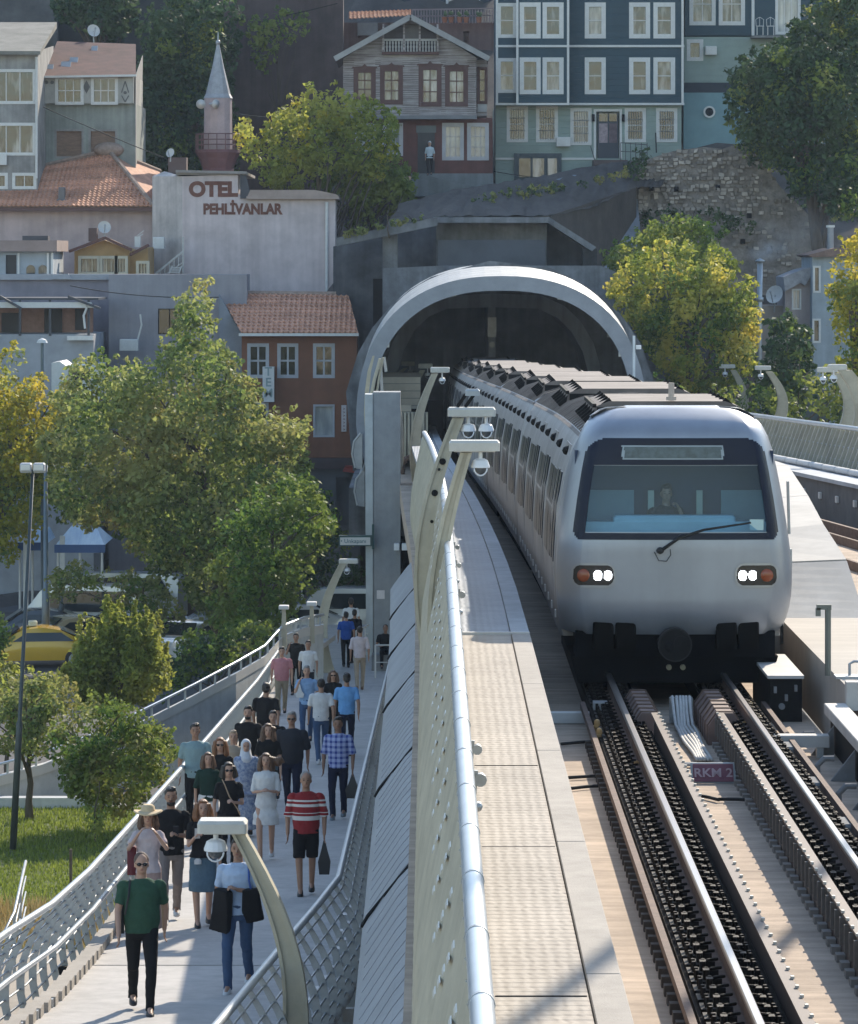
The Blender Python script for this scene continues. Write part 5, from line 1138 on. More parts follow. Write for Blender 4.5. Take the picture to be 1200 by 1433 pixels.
person('person in a white shirt at the back of the landing', 491, 0, 1.86, facing=math.pi, D=126.5, zfloor=zl_+.05, skin_=SK2, top=C_white, bottom=C_navy, hair=HAIR_D, hstyle='short', shoes=SH_b, phase=.2)
person('seated man in a black T-shirt leaning against the concrete pillar', 539, 0, 1.76, D=122.6, zfloor=zl_+.12, skin_=SK3, top=C_black, bottom=C_black, hair=HAIR_D, hstyle='crop', shoes=SH_b, arms=('lap', 'lap'), sit=True)
bn = thing('low_wall_seat', 'low grey concrete block under the seated man', 'bench', (WX(539, 122.9), 122.9, zl_)); mb = MB(); mb.bbox(WX(520, 122.9), WX(560, 122.9), 122.5, 123.2, zl_, zl_+.50, .02); mb.build('block', M_concd, bn)
person('person in a pale blue top in the doorway of the wooden house', 601, 0, 1.66, D=191.2, zfloor=WZ(246, 191.2), gender='f', skin_=SK1, top=cloth('pale_top', (.50,.58,.62)), bottom=C_black, hair=cloth('cap_white', (.55,.58,.6)), hstyle='short', shoes=SH_b, phase=.1, sleeve='half')
person('train driver in a dark uniform seated behind the windscreen', 0, 0, 1.72, D=YT+.92, zfloor=1.14, skin_=SK1, top=C_char, bottom=C_black, hair=HAIR_D, hstyle='short', shoes=SH_b, arms=('lap', 'ear'), sit=True).location.x = 3.13
# ================================================================ tunnel portal
CXp = 2.9
def ring_pts(D, cx, a, zt, zb, n=40, bulge=2.35, low=-7.5):
    """superellipse arch, open below: from low left, over the crown, to low right"""
    P = []; zc = zb
    for i in range(n+1):
        t = math.pi - math.pi*i/n; c, s = math.cos(t), math.sin(t)
        P.append((cx + a*math.copysign(abs(c)**(2/bulge), c), D, zc + (zt-zc)*abs(s)**(2/bulge)))
    return P
sh = thing('tunnel_shell', 'pale grey metal shell arching over the tunnel mouth', 'tunnel shell', (CXp, 145, -4))
S1 = ring_pts(142, 2.62, 5.22, 4.72, -.6); S2 = ring_pts(160, 2.9, 5.7, 5.15, -.8)
def lower(P, side):                                    # continue the shell down, curving inward
    x0, D, z0 = P[0] if side < 0 else P[-1]; return [(x0-side*.0+side*(-.10*k*k), D, z0-.8*k) for k in range(1, 6)]
S1 = lower(S1, -1)[::-1]+S1+lower(S1, 1); S2 = lower(S2, -1)[::-1]+S2+lower(S2, 1)
M_shell = mat('shell_grey', (.47,.48,.48), .5, .15, var=.12, scale=1.2, stain=.3, dscale=.6)
def inset(P, d, cz=-.6, cx=2.8):
    out = []
    for x, D, z in P:
        v = Vector((x-cx, 0, z-cz)); L = v.length; v *= (L-d)/L; out.append((cx+v.x, D, cz+v.z))
    return out
segs = 6
for k in range(segs):
    a, b = k/segs, (k+1)/segs; rings = []
    def mixr(t, d): return [tuple(Vector(p).lerp(Vector(q), t)) for p, q in zip(inset(S1, d), inset(S2, d))]
    o = mixr(a+.004, 0); o2 = mixr(b-.004, 0); i1 = mixr(a+.004, .16); i2 = mixr(b-.004, .16)
    mb = MB(); n = len(o)
    mb.loft([o, o2, i2, i1, o], False, False); mb.build('shell_panel', M_shell, sh, smooth=False)
mb = MB(); o = [(x, 141.7, z) for x, _, z in inset(S1, -.03)]; i = [(x, 141.7, z) for x, _, z in inset(S1, .50)]; o2 = [(x, 142.2, z) for x, _, z in inset(S1, -.03)]; i2 = [(x, 142.2, z) for x, _, z in inset(S1, .50)]
mb.loft([i, o, o2, i2, i], False, False); mb.build('front_rim', mat('rim_grey', (.27,.30,.35), .5, .2, stain=.15), sh, smooth=False)
mb = MB()
for k in range(12, len(S1)-10, 9):
    x, _, z = inset(S1, .5)[k]; mb.box(x-.09, x+.09, 141.75, 142.0, z-.02, z+.14)
mb.build('rim_bracket', M_galv, sh)
# outward scalloped panels on the lower left flank
for k in range(2):
    z = -.9-1.35*k; x = -2.50+.08*k
    m = MB(); m.loft([[(x+.1, v, z), (x-.16, v, z-.3), (x-.22, v, z-.75), (x-.12, v, z-1.28), (x+.1, v, z-1.3)] for v in (141.5, 150)]); m.build('flank_panel', M_shell, sh)
    m = MB(); m.tube([(x+.04, 141.45, z), (x-.2, 141.45, z-.3), (x-.27, 141.45, z-.75), (x-.16, 141.45, z-1.25)], .035, 6); m.build('flank_edge', M_white, sh)
# portal head wall with the bored opening and divider
ph = thing('tunnel_portal', 'dark concrete tunnel portal wall with two black bores', 'tunnel portal', (CXp, 157, -4))
D = 157.0
M_port = mat('portal_conc', (.24,.25,.27), .9, var=.3, scale=.8, stain=.45, streak=.35, dscale=.4)
hole = []
for (x, y_) in ((548, 640), (550, 560), (556, 520), (565, 490), (580, 462), (600, 443), (625, 432), (690, 430), (752, 432), (780, 445), (800, 465), (815, 492), (822, 520), (826, 560), (828, 640)): hole.append(W(x, y_, D))
out = []
for i, p in enumerate(hole):
    c = Vector((CXp, D, -1)); d = (p-c).normalized(); out.append(c+d*min(6.3, 11))
mb = MB(); mb.loft([out, hole, [p+Vector((0, 12, 0)) for p in hole]], False, False); mb.build('portal_wall', M_port, ph)
mb = MB(); i2 = [p+Vector((0, -.15, 0)) for p in hole]; c = Vector((CXp, D-.15, -1)); o2 = [q+(q-c).normalized()*.55 for q in i2]
mb.loft([[p+Vector((0,.14,0)) for p in o2], o2, i2, [p+Vector((0,.5,0)) for p in hole]], False, False); mb.build('arch_band', mat('arch_conc', (.40,.43,.48), .9, stain=.3, streak=.3), ph)
a = W(683, 640, D+1); b = W(693, 430, D+1); mb = MB(); mb.box(a.x, b.x, D+1, D+11, -4, b.z); mb.build('divider', MATS['arch_conc'], ph)
mb = MB(); mb.box(a.x-.03, b.x+.03, D+.8, D+1.0, b.z-1.2, b.z-.4); mb.cyl(((a.x+b.x)/2, D+.75, b.z-1.5), .12, .3, 'y', 10); mb.build('signal_box', M_galv, ph)
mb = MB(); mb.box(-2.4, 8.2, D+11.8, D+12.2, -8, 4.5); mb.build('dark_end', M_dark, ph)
mb = MB(); mb.box(-3, 9, D-10, D+12, -5, -3.2); mb.build('portal_floor', M_port, ph)
# inner fittings right: bright bar and lamp
mb = MB(); a = W(862, 470, 150); mb.box(a.x-.35, a.x+.35, 150, 150.1, a.z-.06, a.z+.06); mb.build('wall_lamp', M_galv, ph)
mp_ = thing('white_mast', 'white slender mast with small boxes at the right foot of the tunnel shell', 'mast', W(888, 560, 139))
D = 139.0; a = W(885, 545, D); b = W(888.5, 470, D); mb = MB(); mb.box(a.x, b.x, D, D+.09, a.z-1, b.z); mb.build('post', mat('mast_white', (.6,.66,.7), .5), mp_)
for (x, y_) in ((893, 486), (893, 540)):
    p = W(x, y_, D); mb = MB(); mb.bbox(p.x-.09, p.x+.09, D-.15, D+.1, p.z-.07, p.z+.07, .02); mb.build('box', MATS['cam_white'], mp_)
# retaining structure above the portal
rt = thing('retaining_structure', 'dark concrete retaining beams and piers above the tunnel mouth', 'retaining wall', (1, 166, 2))
def slab(pts, D, depth, nm, mt):
    m = MB(); m.prism([W(x, y_, D) for x, y_ in pts], (0, depth, 0)); return m.build(nm, mt, rt)
M_rt = mat('retain_dark', (.11,.12,.14), .9, var=.45, scale=1.2, stain=.4, streak=.35)
M_rt2 = mat('retain_mid', (.24,.255,.28), .9, var=.4, scale=1.2, stain=.35, streak=.3)
slab([(470, 650), (470, 338), (612, 312), (612, 650)], 172, .5, 'back_wall', M_rt)
slab([(610, 420), (610, 306), (765, 306), (765, 420)], 170, 2, 'crown_block', M_rt2)
slab([(612, 430), (612, 336), (763, 336), (763, 430)], 168.5, 1.4, 'block_step', mat('retain_blue', (.11,.125,.15), .9, stain=.3))
slab([(606, 312), (606, 304), (768, 304), (768, 312)], 168, 3, 'cap_beam', M_rt2)
slab([(470, 345), (470, 333), (612, 304), (612, 316)], 167, 2.5, 'sloping_beam', M_rt2)
slab([(535, 420), (535, 326), (556, 322), (556, 420)], 168, 1.5, 'pier', M_rt2)
slab([(535, 560), (535, 376), (620, 372), (620, 560)], 165, 1.0, 'shoulder_wall', M_rt2)
slab([(765, 380), (765, 310), (828, 350), (828, 380)], 171, 1.0, 'right_wall', M_rt)
slab([(760, 308), (768, 304), (834, 346), (828, 352)], 169, 2.0, 'sloping_beam', M_rt2)
slab([(815, 400), (815, 348), (835, 348), (835, 400)], 170, 1.5, 'pier', M_rt)
slab([(620, 600), (620, 372), (840, 372), (960, 420), (960, 640)], 166, 1.0, 'shoulder_wall', M_rt2)
slab([(466, 700), (466, 345), (500, 340), (500, 700)], 174, .6, 'side_wall', M_rt)
# ================================================================ ground, hill, town
M_soil = mat('soil', (.10,.088,.08), .95, var=.35, scale=.6, stain=.4, bump=.5, bscale=6)
M_asph = mat('asphalt', (.085,.085,.09), .9, var=.2, scale=2, stain=.2)
def hill_z(x, y):
    c = float(np.interp(y, [0, 150, 170, 175, 186, 196, 206, 240, 300, 420], [-9, -9, -9, 4.6, 6.0, 8.0, 12, 30, 52, 75]))
    l = float(np.interp(y, [0, 160, 178, 200, 215, 240, 300, 420], [-9, -9, -8, -3, 6, 22, 52, 75]))
    r = float(np.interp(y, [0, 150, 168, 178, 196, 240, 300, 420], [-9, -9, -8, -1.5, 10, 30, 52, 75]))
    wl = max(0, min(1, (-x-4.5)/3)); wr = max(0, min(1, (x-8.0)/3))
    z = c*(1-wl-wr)+l*wl+r*wr
    return z
mb = MB(); xs = list(np.linspace(-300, -24, 10))+list(np.arange(-20, 34, 1.5))+list(np.linspace(38, 320, 10)); ys = list(np.arange(140, 300, 2.5))+[320, 360, 420, 600]
n = len(xs)
for y_ in ys:
    for x in xs:
        z = hill_z(x, y_); z += (.35*math.sin(x*1.3+y_*.7)+.25*math.sin(x*2.9-y_*1.1)) if z > -8.9 else 0; mb.v.append((x, y_, z - (.02 if y_ < 151 else 0)))
for i in range(len(ys)-1):
    for j in range(n-1): a = i*n+j; mb.f.append((a, a+1, a+1+n, a+n)); mb.m.append(0)
o = mb.build('hillside', M_soil, None, smooth=2); tag(o, kind='structure')
mb = MB(); mb.quad((-700, -60, -9.06), (700, -60, -9.06), (700, 142, -9.06), (-700, 142, -9.06)); o = mb.build('ground', mat('ground_pave', (.24,.23,.21), .95, var=.2, scale=.5, stain=.3), None); tag(o, kind='structure')
mb = MB(); mb.quad((-60, 104.5, -9.03), (-2, 104.5, -9.03), (-2, 168, -9.03), (-60, 168, -9.03)); o = mb.build('parking_road', M_asph, None); tag(o, kind='structure')
# lawn: base sheet and blades
M_grass = mat('grass_base', (.12,.15,.035), .95, var=.3, scale=3, stain=.25, bump=.5, bscale=30)
mb = MB(); mb.quad((-40, 74, -9.02), (-5.5, 74, -9.02), (-5.5, 103.2, -9.02), (-40, 103.2, -9.02)); o = mb.build('lawn', M_grass, None); tag(o, kind='structure')
mb = MB(); nb = 26000; P = RNG.random((nb, 4))
for i in range(nb):
    x = -12.5+7.2*P[i, 0]; y_ = 86+17*P[i, 1]; h = .06+.07*P[i, 2]; a = P[i, 3]*6.28; dx, dy = .022*math.cos(a), .022*math.sin(a)
    mb.v += [(x-dx, y_-dy, -9.02), (x+dx, y_+dy, -9.02), (x+dy*1.5, y_-dx*1.5, -9.02+h)]; k = len(mb.v); mb.f.append((k-3, k-2, k-1)); mb.m.append(0)
o = mb.build('grass', leaf_mat('grass_blade', (.11,.15,.03), (.22,.27,.06), trans=.35), None); tag(o, 'short bright green grass on the lawn below the footbridge', 'grass', kind='stuff')
mb = MB()
for i in range(5000):
    x = -11.5+6*random.random(); y_ = 82+5.2*random.random(); h = .15+.3*random.random(); a = random.random()*6.28; dx, dy = .02*math.cos(a), .02*math.sin(a); q = random.uniform(-.12, .12)
    mb.v += [(x-dx, y_-dy, -9.0), (x+dx, y_+dy, -9.0), (x+q, y_+q, -9.0+h)]; k = len(mb.v); mb.f.append((k-3, k-2, k-1)); mb.m.append(0)
o = mb.build('dry_grass', leaf_mat('dry_blade', (.30,.22,.09), (.45,.36,.17), trans=.2), None); tag(o, 'dry straw coloured grass along the edge of the lawn', 'dry grass', kind='stuff')
mb = MB(); mb.quad((-14, 60, -9.0), (-5, 60, -9.0), (-5, 82, -9.0), (-14, 82, -9.0)); o = mb.build('quay_pavement', mat('quay', (.40,.34,.27), .9, stain=.3), None); tag(o, kind='structure')

# ---------------------------------------------------------------- facade builder
def wall_grid(mb, X0, X1, Z0, Z1, Y, holes, rev=.16):
    xs = sorted(set([X0, X1]+[h[0] for h in holes]+[h[1] for h in holes])); zs = sorted(set([Z0, Z1]+[h[2] for h in holes]+[h[3] for h in holes]))
    xs = [x for x in xs if X0 <= x <= X1]; zs = [z for z in zs if Z0 <= z <= Z1]
    for a, b in zip(xs[:-1], xs[1:]):
        for c, d in zip(zs[:-1], zs[1:]):
            mx, mz = (a+b)/2, (c+d)/2
            if any(h[0] < mx < h[1] and h[2] < mz < h[3] for h in holes): continue
            mb.quad((a, Y, c), (b, Y, c), (b, Y, d), (a, Y, d))
    for (a, b, c, d) in holes:
        mb.quad((a, Y, c), (a, Y, d), (a, Y+rev, d), (a, Y+rev, c)); mb.quad((b, Y, c), (b, Y+rev, c), (b, Y+rev, d), (b, Y, d))
        mb.quad((a, Y, d), (b, Y, d), (b, Y+rev, d), (a, Y+rev, d)); mb.quad((a, Y, c), (a, Y+rev, c), (b, Y+rev, c), (b, Y, c))
def px_wall(parent, mt, D, rect_, holes=(), depth=7.0, name='wall', rev=.16, zdown=None):
    """rect_ and holes are (x0, y0, x1, y1) in photo pixels at distance D"""
    a = W(rect_[0], rect_[3], D); b = W(rect_[2], rect_[1], D); z0 = a.z if zdown is None else zdown
    H = [(WX(h[0], D), WX(h[2], D), WZ(h[3], D), WZ(h[1], D)) for h in holes]
    mb = MB(); wall_grid(mb, a.x, b.x, z0, b.z, D, H, rev); Y2 = D+depth
    mb.quad((a.x, D, z0), (a.x, D, b.z), (a.x, Y2, b.z), (a.x, Y2, z0)); mb.quad((b.x, D, z0), (b.x, Y2, z0), (b.x, Y2, b.z), (b.x, D, b.z))
    mb.quad((a.x, D, b.z), (b.x, D, b.z), (b.x, Y2, b.z), (a.x, Y2, b.z)); mb.quad((a.x, Y2, z0), (a.x, Y2, b.z), (b.x, Y2, b.z), (b.x, Y2, z0))
    if H: mb.quad((a.x+.02, D+rev+.25, z0), (b.x-.02, D+rev+.25, z0), (b.x-.02, D+rev+.25, b.z-.02), (a.x+.02, D+rev+.25, b.z-.02))
    return mb.build(name, mt, parent)
P_glass = pane_mat('pane_dark', (.012,.016,.022), (.10,.11,.12), .45, 1.1)
P_curt = pane_mat('pane_curtain', (.03,.045,.055), (.40,.41,.42), .55, .8)
P_white = pane_mat('pane_white', (.28,.30,.31), (.60,.60,.58), .8, .7)
P_shut = mat('brown_board', (.26,.17,.12), .8, var=.3, scale=4, stretch=(1,1,6), stain=.2)
FR_white = mat('frame_white', (.68,.68,.66), .55, var=.08, scale=6, stain=.12)
def px_window(parent, D, r, frame=FR_white, pane=None, bw=.09, nx=1, nz=2, rev=.12, proud=.03, name='window', sill=False, mull=.045, trim=True):
    x0, x1, z0, z1 = WX(r[0], D), WX(r[2], D), WZ(r[3], D), WZ(r[1], D); pane = pane or P_curt
    mb = MB(); o = bw if trim else 0; y0 = D-proud if trim else D+rev-.05; y1 = D+rev-.002
    mb.box(x0-o, x0+bw*.45, y0, y1, z0-o, z1+o); mb.box(x1-bw*.45, x1+o, y0, y1, z0-o, z1+o)
    mb.box(x0+bw*.45, x1-bw*.45, y0, y1, z0-o, z0+bw*.45); mb.box(x0+bw*.45, x1-bw*.45, y0, y1, z1-bw*.45, z1+o)
    for i in range(1, nx): x = x0+(x1-x0)*i/nx; mb.box(x-mull/2, x+mull/2, D+rev-.06, y1-.003, z0+bw*.45, z1-bw*.45)
    for i in range(1, nz): z = z0+(z1-z0)*i/nz; mb.box(x0+bw*.45, x1-bw*.45, D+rev-.055, y1-.006, z-mull/2, z+mull/2)
    if sill: mb.box(x0-o-.05, x1+o+.05, D-.14, D-proud-.002, z0-o-.06, z0-o)
    f = mb.build(name, frame, parent)
    m = MB(); m.box(x0+bw*.3, x1-bw*.3, D+rev-.02, D+rev+.01, z0+bw*.3, z1-bw*.3); m.build('pane', pane, f)
    return f
def boxpart(parent, nm, mt, D, r, depth=.1, front=.0):
    a = W(r[0], r[3], D); b = W(r[2], r[1], D); m = MB(); m.box(a.x, b.x, D-front, D-front+depth, a.z, b.z); return m.build(nm, mt, parent)
def tile_roof(parent, nm, mt, A, B, C, Dp, col=.22, row=.34, th=.05):
    """tiled slope: A,B eave ends; Dp,C ridge ends above A and B"""
    A, B, C, Dp = map(Vector, (A, B, C, Dp)); nr = max(2, int(((Dp-A).length+(C-B).length)/2/row)); u = (B-A).normalized()
    nrm = (B-A).cross(Dp-A) if (Dp-A).length > .1 else (B-A).cross(C-A)
    if nrm.z < 0: nrm = -nrm
    nrm.normalize(); m = MB()
    for i in range(nr):
        t0, t1 = i/nr, (i+1)/nr+.12/nr*1.5; L0 = A.lerp(Dp, t0); R0 = B.lerp(C, t0); L1 = A.lerp(Dp, min(t1, 1)); R1 = B.lerp(C, min(t1, 1))
        w0 = (R0-L0).length; n = max(1, int(w0/col)); k = 5; jit = random.uniform(-.03, .03)
        r0 = []; r1 = []
        s0 = (L0-A).dot(u); s1 = (L1-A).dot(u); wa = (R0-L0).length; wb = (R1-L1).length
        for j in range(n*k+1):
            f = j/(n*k); ph = math.sin(2*math.pi*(s0+f*wa)/col); d = .045*max(ph, -.25)
            r0.append(L0.lerp(R0, f)+nrm*(th+d+.03*random.random()*0+jit*.3)); r1.append(L1.lerp(R1, f)+nrm*(d*.9+.0))
        m.loft([[p-nrm*.06 for p in r0], r0, r1], False, False)
    return m.build(nm, mt, parent)
M_tile = mat('roof_tile', (.74,.40,.26), .85, var=.35, scale=5, stain=.3, dscale=1.2, col2=(.50,.25,.165), island=.25)
M_tile2 = mat('roof_tile_dark', (.12,.05,.042), .9, var=.4, scale=2, stain=.35)
M_dirty = mat('plaster_grey', (.38,.37,.355), .9, var=.15, scale=1, stain=.35, streak=.3, dscale=.5)

# ---- apartment block at the far left edge
b1 = thing('apartment_block', 'grey apartment block cut by the left picture edge, white framed windows', 'building', (WX(20, 186), 186, -2))
D = 186.0
H = [(-30, 100, 47, 143), (-30, 175, 47, 215), (-10, 245, 8, 262), (20, 245, 48, 262)]
px_wall(b1, M_dirty, D, (-90, 72, 52, 330), H, zdown=-6)
for r, nx in ((H[0], 4), (H[1], 4), (H[2], 1), (H[3], 2)): px_window(b1, D, r, nx=nx, nz=1, pane=P_curt if r[1] < 200 else P_glass, bw=.1)
a = W(-90, 74, D); b = W(58, 40, D+8); mb = MB(); mb.add([(a.x, D-.5, a.z+.05), (WX(58, D), D-.5, a.z+.05), (WX(74, D+6), D+8, b.z+.3), (a.x, D+8, b.z+.3), (a.x, D-.5, a.z-.12), (WX(58, D), D-.5, a.z-.12), (WX(74, D+6), D+8, b.z), (a.x, D+8, b.z)], [(0,1,2,3),(4,7,6,5),(0,4,5,1),(1,5,6,2)]); mb.build('roof', mat('roof_felt', (.24,.23,.20), .9, var=.3, scale=1, stain=.3), b1)
mb = MB(); mb.prism([(WX(52, D), D, WZ(330, D)), (WX(52, D), D, WZ(72, D)), (WX(66, D+5), D+8, WZ(52, D)), (WX(66, D+5), D+8, WZ(330, D))], (.02, 0, 0)); mb.build('side_wall', M_dirty, b1)
mb = MB(); mb.tube([W(51, 80, D-.12), W(51, 250, D-.12)], .06, 8); mb.build('drainpipe', FR_white, b1)
t = boxpart(b1, 'air_conditioner', FR_white, D-.35, (-8, 216, 9, 231), .35)
# ---- red roofed house with painted gallery
b2 = thing('house', 'grey green house with dark red roof, painted top gallery and boarded windows', 'building', (WX(125, 190), 190, -2))
D = 190.0
H = [(80, 110, 114, 144), (130, 110, 162, 144), (78, 183, 115, 220), (126, 183, 162, 220)]
px_wall(b2, mat('plaster_green', (.34,.37,.34), .9, stain=.35, streak=.3, scale=1, dscale=.6), D, (58, 145, 189, 330), [h for h in H if h[1] > 150], zdown=-6)
px_wall(b2, mat('gallery_white', (.50,.49,.45), .8, stain=.3, streak=.2), D-.35, (60, 106, 187, 145), [h for h in H if h[1] < 150], depth=6)
for r in H[:2]: px_window(b2, D-.35, r, nx=3, nz=2, bw=.1, pane=P_glass)
for r in H[2:]: px_window(b2, D, r, nx=1, nz=1, bw=.07, frame=M_dirty, pane=P_shut)
mb = MB()
for (x, y_, s) in ((121, 122, 5.5), (175, 130, 5)):
    c = W(x, y_, D-.37)
    if x < 150: mb.poly([c+Vector((-.17,0,0)), c+Vector((0,0,-.33)), c+Vector((.17,0,0)), c+Vector((0,0,.33))])
    else:
        for (p0, p1) in (((-5, 0), (0, -16)), ((0, -16), (5, 0)), ((-5, 4), (0, 13)), ((0, 13), (5, 4))): mb.bar(W(x+p0[0], y_+p0[1], D-.38), W(x+p1[0], y_+p1[1], D-.38), .05, .02, (0,1,0))
        mb.cyl((c.x, D-.38, c.z), .08, .02, 'y', 10)
for dx in (-4, 4): mb.cyl((WX(70+dx, D), D-.38, WZ(116, D)), .09, .02, 'y', 10)
mb.build('painted_ornament', mat('ornament', (.13,.13,.13), .8), b2)
mb = MB(); L = lambda x, y_, d: W(x, y_, d); mb.add([L(60,107,D-.7), L(190,105,D-.7), L(190,62,D+6), L(80,58,D+6), L(60,110,D-.7), L(190,108,D-.7)], [(0,1,2,3),(0,4,5,1)]); mb.build('roof', M_tile2, b2)
mb = MB(); mb.bar(L(59,108,D-.72), L(191,106,D-.72), .12, .1); mb.build('gutter', FR_white, b2)
for i, (x, y_, w, h) in enumerate(((92, 92, 14, 8), (103, 86, 12, 5), (70, 96, 9, 4), (132, 70, 9, 4))):
    mb = MB(); tt = (107-y_)/46; c = L(x, y_, D-.7+6.7*tt-.12); mb.obox(c, (w*.017, 0, 0), (0, .25, .18), (0, -.02, .03)); mb.build('loose_sheet', mat('zinc_sheet', (.45,.46,.46), .6, .2, stain=.3), b2)
mb = MB(); mb.prism([W(189, 107, D), W(189, 330, D), W(195, 330, D+6), W(199, 78, D+6)], (.03, 0, 0)); mb.build('side_wall', M_dirty, b2)
dish = lambda nm, lab, x, y_, D, r, par=None: None
def sat_dish(lab, x, y_, D, r, yaw=.4):
    t = thing('satellite_dish', lab, 'satellite dish', W(x, y_+8, D), group='satellite dishes'); c = W(x, y_, D); m = MB()
    f = Vector((math.sin(yaw), -math.cos(yaw), .35)).normalized(); u = f.cross(Vector((0,0,1))).normalized(); v = u.cross(f)
    m.loft([[c + (u*math.cos(a)+v*math.sin(a))*r*q - f*(r*.28*(1-q*q)) for a in np.linspace(0, 2*math.pi, 17)[:-1]] for q in (.02, .4, .75, 1.0)], True, False); m.build('bowl', mat('dish_white', (.62,.62,.60), .5, stain=.15), t, smooth=2)
    m = MB(); m.bar(c+v*(-r*.9), c+f*r*.9, .03); m.bar(c+f*r*.82, c+f*r*1.0, .07); m.bar(c-f*.1, c+Vector((0, .1, -r*1.9)), .05); m.build('arm', M_galv, t)
sat_dish('white satellite dish high on the shaded slope above the red roof', 131, 43, 197, .33)
# ---- hotel
ht = thing('hotel', 'lilac grey hotel with painted brown lettering on its blank side wall', 'building', (WX(340, 182), 182, -6))
D = 182.0; zb_ = -8.6
M_hot = mat('hotel_wall', (.70,.60,.595), .9, var=.08, scale=1, stain=.30, streak=.16, dscale=.55)
def hpoly(pts, D, depth, nm, mt, par):
    m = MB(); m.prism([W(x, y_, D) for x, y_ in pts], (0, depth, 0)); return m.build(nm, mt, par)
hpoly([(255, 700), (255, 247), (333, 244), (333, 272), (348, 279), (469, 279), (468, 700)], D, 9, 'wall', M_hot, ht)
mb = MB(); mb.prism([W(213, 700, D+1.6), W(213, 247, D+1.6), W(230, 240, D+1.6), W(255, 247, D), W(255, 700, D)], (0, 7, 0)); mb.build('splayed_wall', mat('hotel_wall_pale', (.60,.55,.53), .9, stain=.3, streak=.25, dscale=.6), ht)
mb = MB(); mb.bar(W(246, 240, D-.1), W(345, 242, D-.1), .35, .12, (0,0,1)); mb.box(WX(246, D), WX(345, D), D-.1, D+9, WZ(245, D), WZ(241, D)); mb.build('coping', mat('coping_grey', (.33,.30,.28), .9, stain=.2), ht)
mb = MB(); mb.box(WX(345, D), WX(474, D), D-.3, D+9.2, WZ(279, D), WZ(275, D)); mb.prism([W(346, 275, D-.3), W(474, 275, D-.3), W(470, 272, D-.3), W(440, 266, D-.3), W(350, 266, D-.3)], (0, 9, 0)); mb.build('roof_slab', mat('roof_slab', (.42,.33,.29), .9, stain=.2, scale=2), ht)
mb = MB(); mb.prism([W(336, 244, D-.1), W(344, 246, D-.1), W(351, 272, D-.1), W(349, 278, D-.1), W(336, 278, D-.1)], (0, .3, 0)); mb.build('dark_flashing', mat('flashing', (.07,.07,.08), .7), ht)
mb = MB(); mb.tube([W(457, 283, D-.1), W(457, 409, D-.1)], .07, 8); mb.build('drainpipe', FR_white, ht)
mb = MB(); mb.box(WX(231, D), WX(257, D), D+2, D+3, WZ(246, D), WZ(219, D)); mb.build('chimney', mat('chimney_brown', (.13,.09,.085), .9, stain=.2), ht)
M_let = mat('hotel_letter', (.20,.085,.06), .85, var=.25, scale=4, stain=.2)
text_mesh('sign_lettering', 'OTEL', .92, M_let, ht, (WX(298, D), D-.012, WZ(266, D)), .004, .05, 1.0)
text_mesh('sign_lettering', 'PEHL\u0130VANLAR', .66, M_let, ht, (WX(339, D), D-.012, WZ(293.5, D)), .004, .035, .85)
mb = MB(); mb.bbox(WX(214, D), WX(230, D), D-.2, D+.35, WZ(348, D), WZ(332, D), .03); mb.cyl((WX(224, D), D-.21, WZ(340, D)), .18, .02, 'y', 14); mb.build('air_conditioner', FR_white, ht)
mb = MB(); a, b = W(218, 383, D-1), W(256, 352, D-1); mb.bar(a, b, .09); mb.bar(a+Vector((.3,0,-.15)), b+Vector((0,0,-.5)), .05)
for k in range(7): q = a.lerp(b, k/6); mb.bar(q, q+Vector((0,0,-.45)), .04)
mb.bar(W(256, 332, D-1), W(256, 384, D-1), .07); o = mb.build('stair_rail', M_galv, ht)
mb = MB(); mb.bar(W(236, 383, D-1.5), W(241, 372, D-1.5), .06); mb.bar(W(250, 383, D-1.5), W(254, 372, D-1.5), .06)
for k in range(3): mb.bar(W(237+k, 381-k*3, D-1.5), W(251+k, 381-k*3, D-1.5), .05)
mb.build('roof_ladder', FR_white, ht)
sat_dish('small white satellite dish on the brown chimney beside the hotel sign', 238, 214, 183.5, .22, -.5)
# ---- pink house with tiled hip roof
b3 = thing('tiled_house', 'long pink house with a sunlit hipped tile roof left of the hotel', 'building', (WX(90, 184), 184, -6))
D = 184.5
px_wall(b3, mat('pink_wall', (.54,.43,.42), .9, stain=.22, streak=.15), D, (-120, 288, 213, 420), [], zdown=-8.5, depth=9)
E0, E1, AP = W(-150, 289, D-.5), W(214, 289, D-.5), W(152, 213, D+5.5)
tile_roof(b3, 'roof_slope', M_tile, E0, E1, AP, W(60, 235, D+5.5)+Vector((0,0,.0)))
mb = MB(); mb.add([E0, W(60, 235, D+5.5), W(-150, 250, D+6), E1, AP, W(224, 240, D+8)], [(0,1,2),(3,5,4)]); mb.build('roof_hip', M_tile, b3)
mb = MB(); mb.tube([E1+Vector((0,0,.08)), AP+Vector((0,0,.1))], .11, 6); mb.tube([AP+Vector((0,0,.1)), W(224, 240, D+8)], .11, 6); mb.tube([AP+Vector((0,0,.1)), W(60, 235, D+5.5)+Vector((0,0,.1)), E0], .11, 6); mb.build('ridge_tiles', mat('ridge_pale', (.36,.27,.22), .9, var=.3, scale=6), b3)
mb = MB(); mb.ell((AP.x, AP.y, AP.z+.1), .75, .5, .38); mb.build('ridge_cap', MATS['ridge_pale'], b3, smooth=2)
mb = MB(); mb.bbox(WX(81, D), WX(90, D), D+.2, D+.6, WZ(284, D), WZ(262, D), .03); mb.bbox(WX(79, D), WX(92, D), D+.1, D+.7, WZ(286, D), WZ(279, D), .03); mb.build('chimney', mat('chimney_grey', (.18,.17,.17), .9), b3)
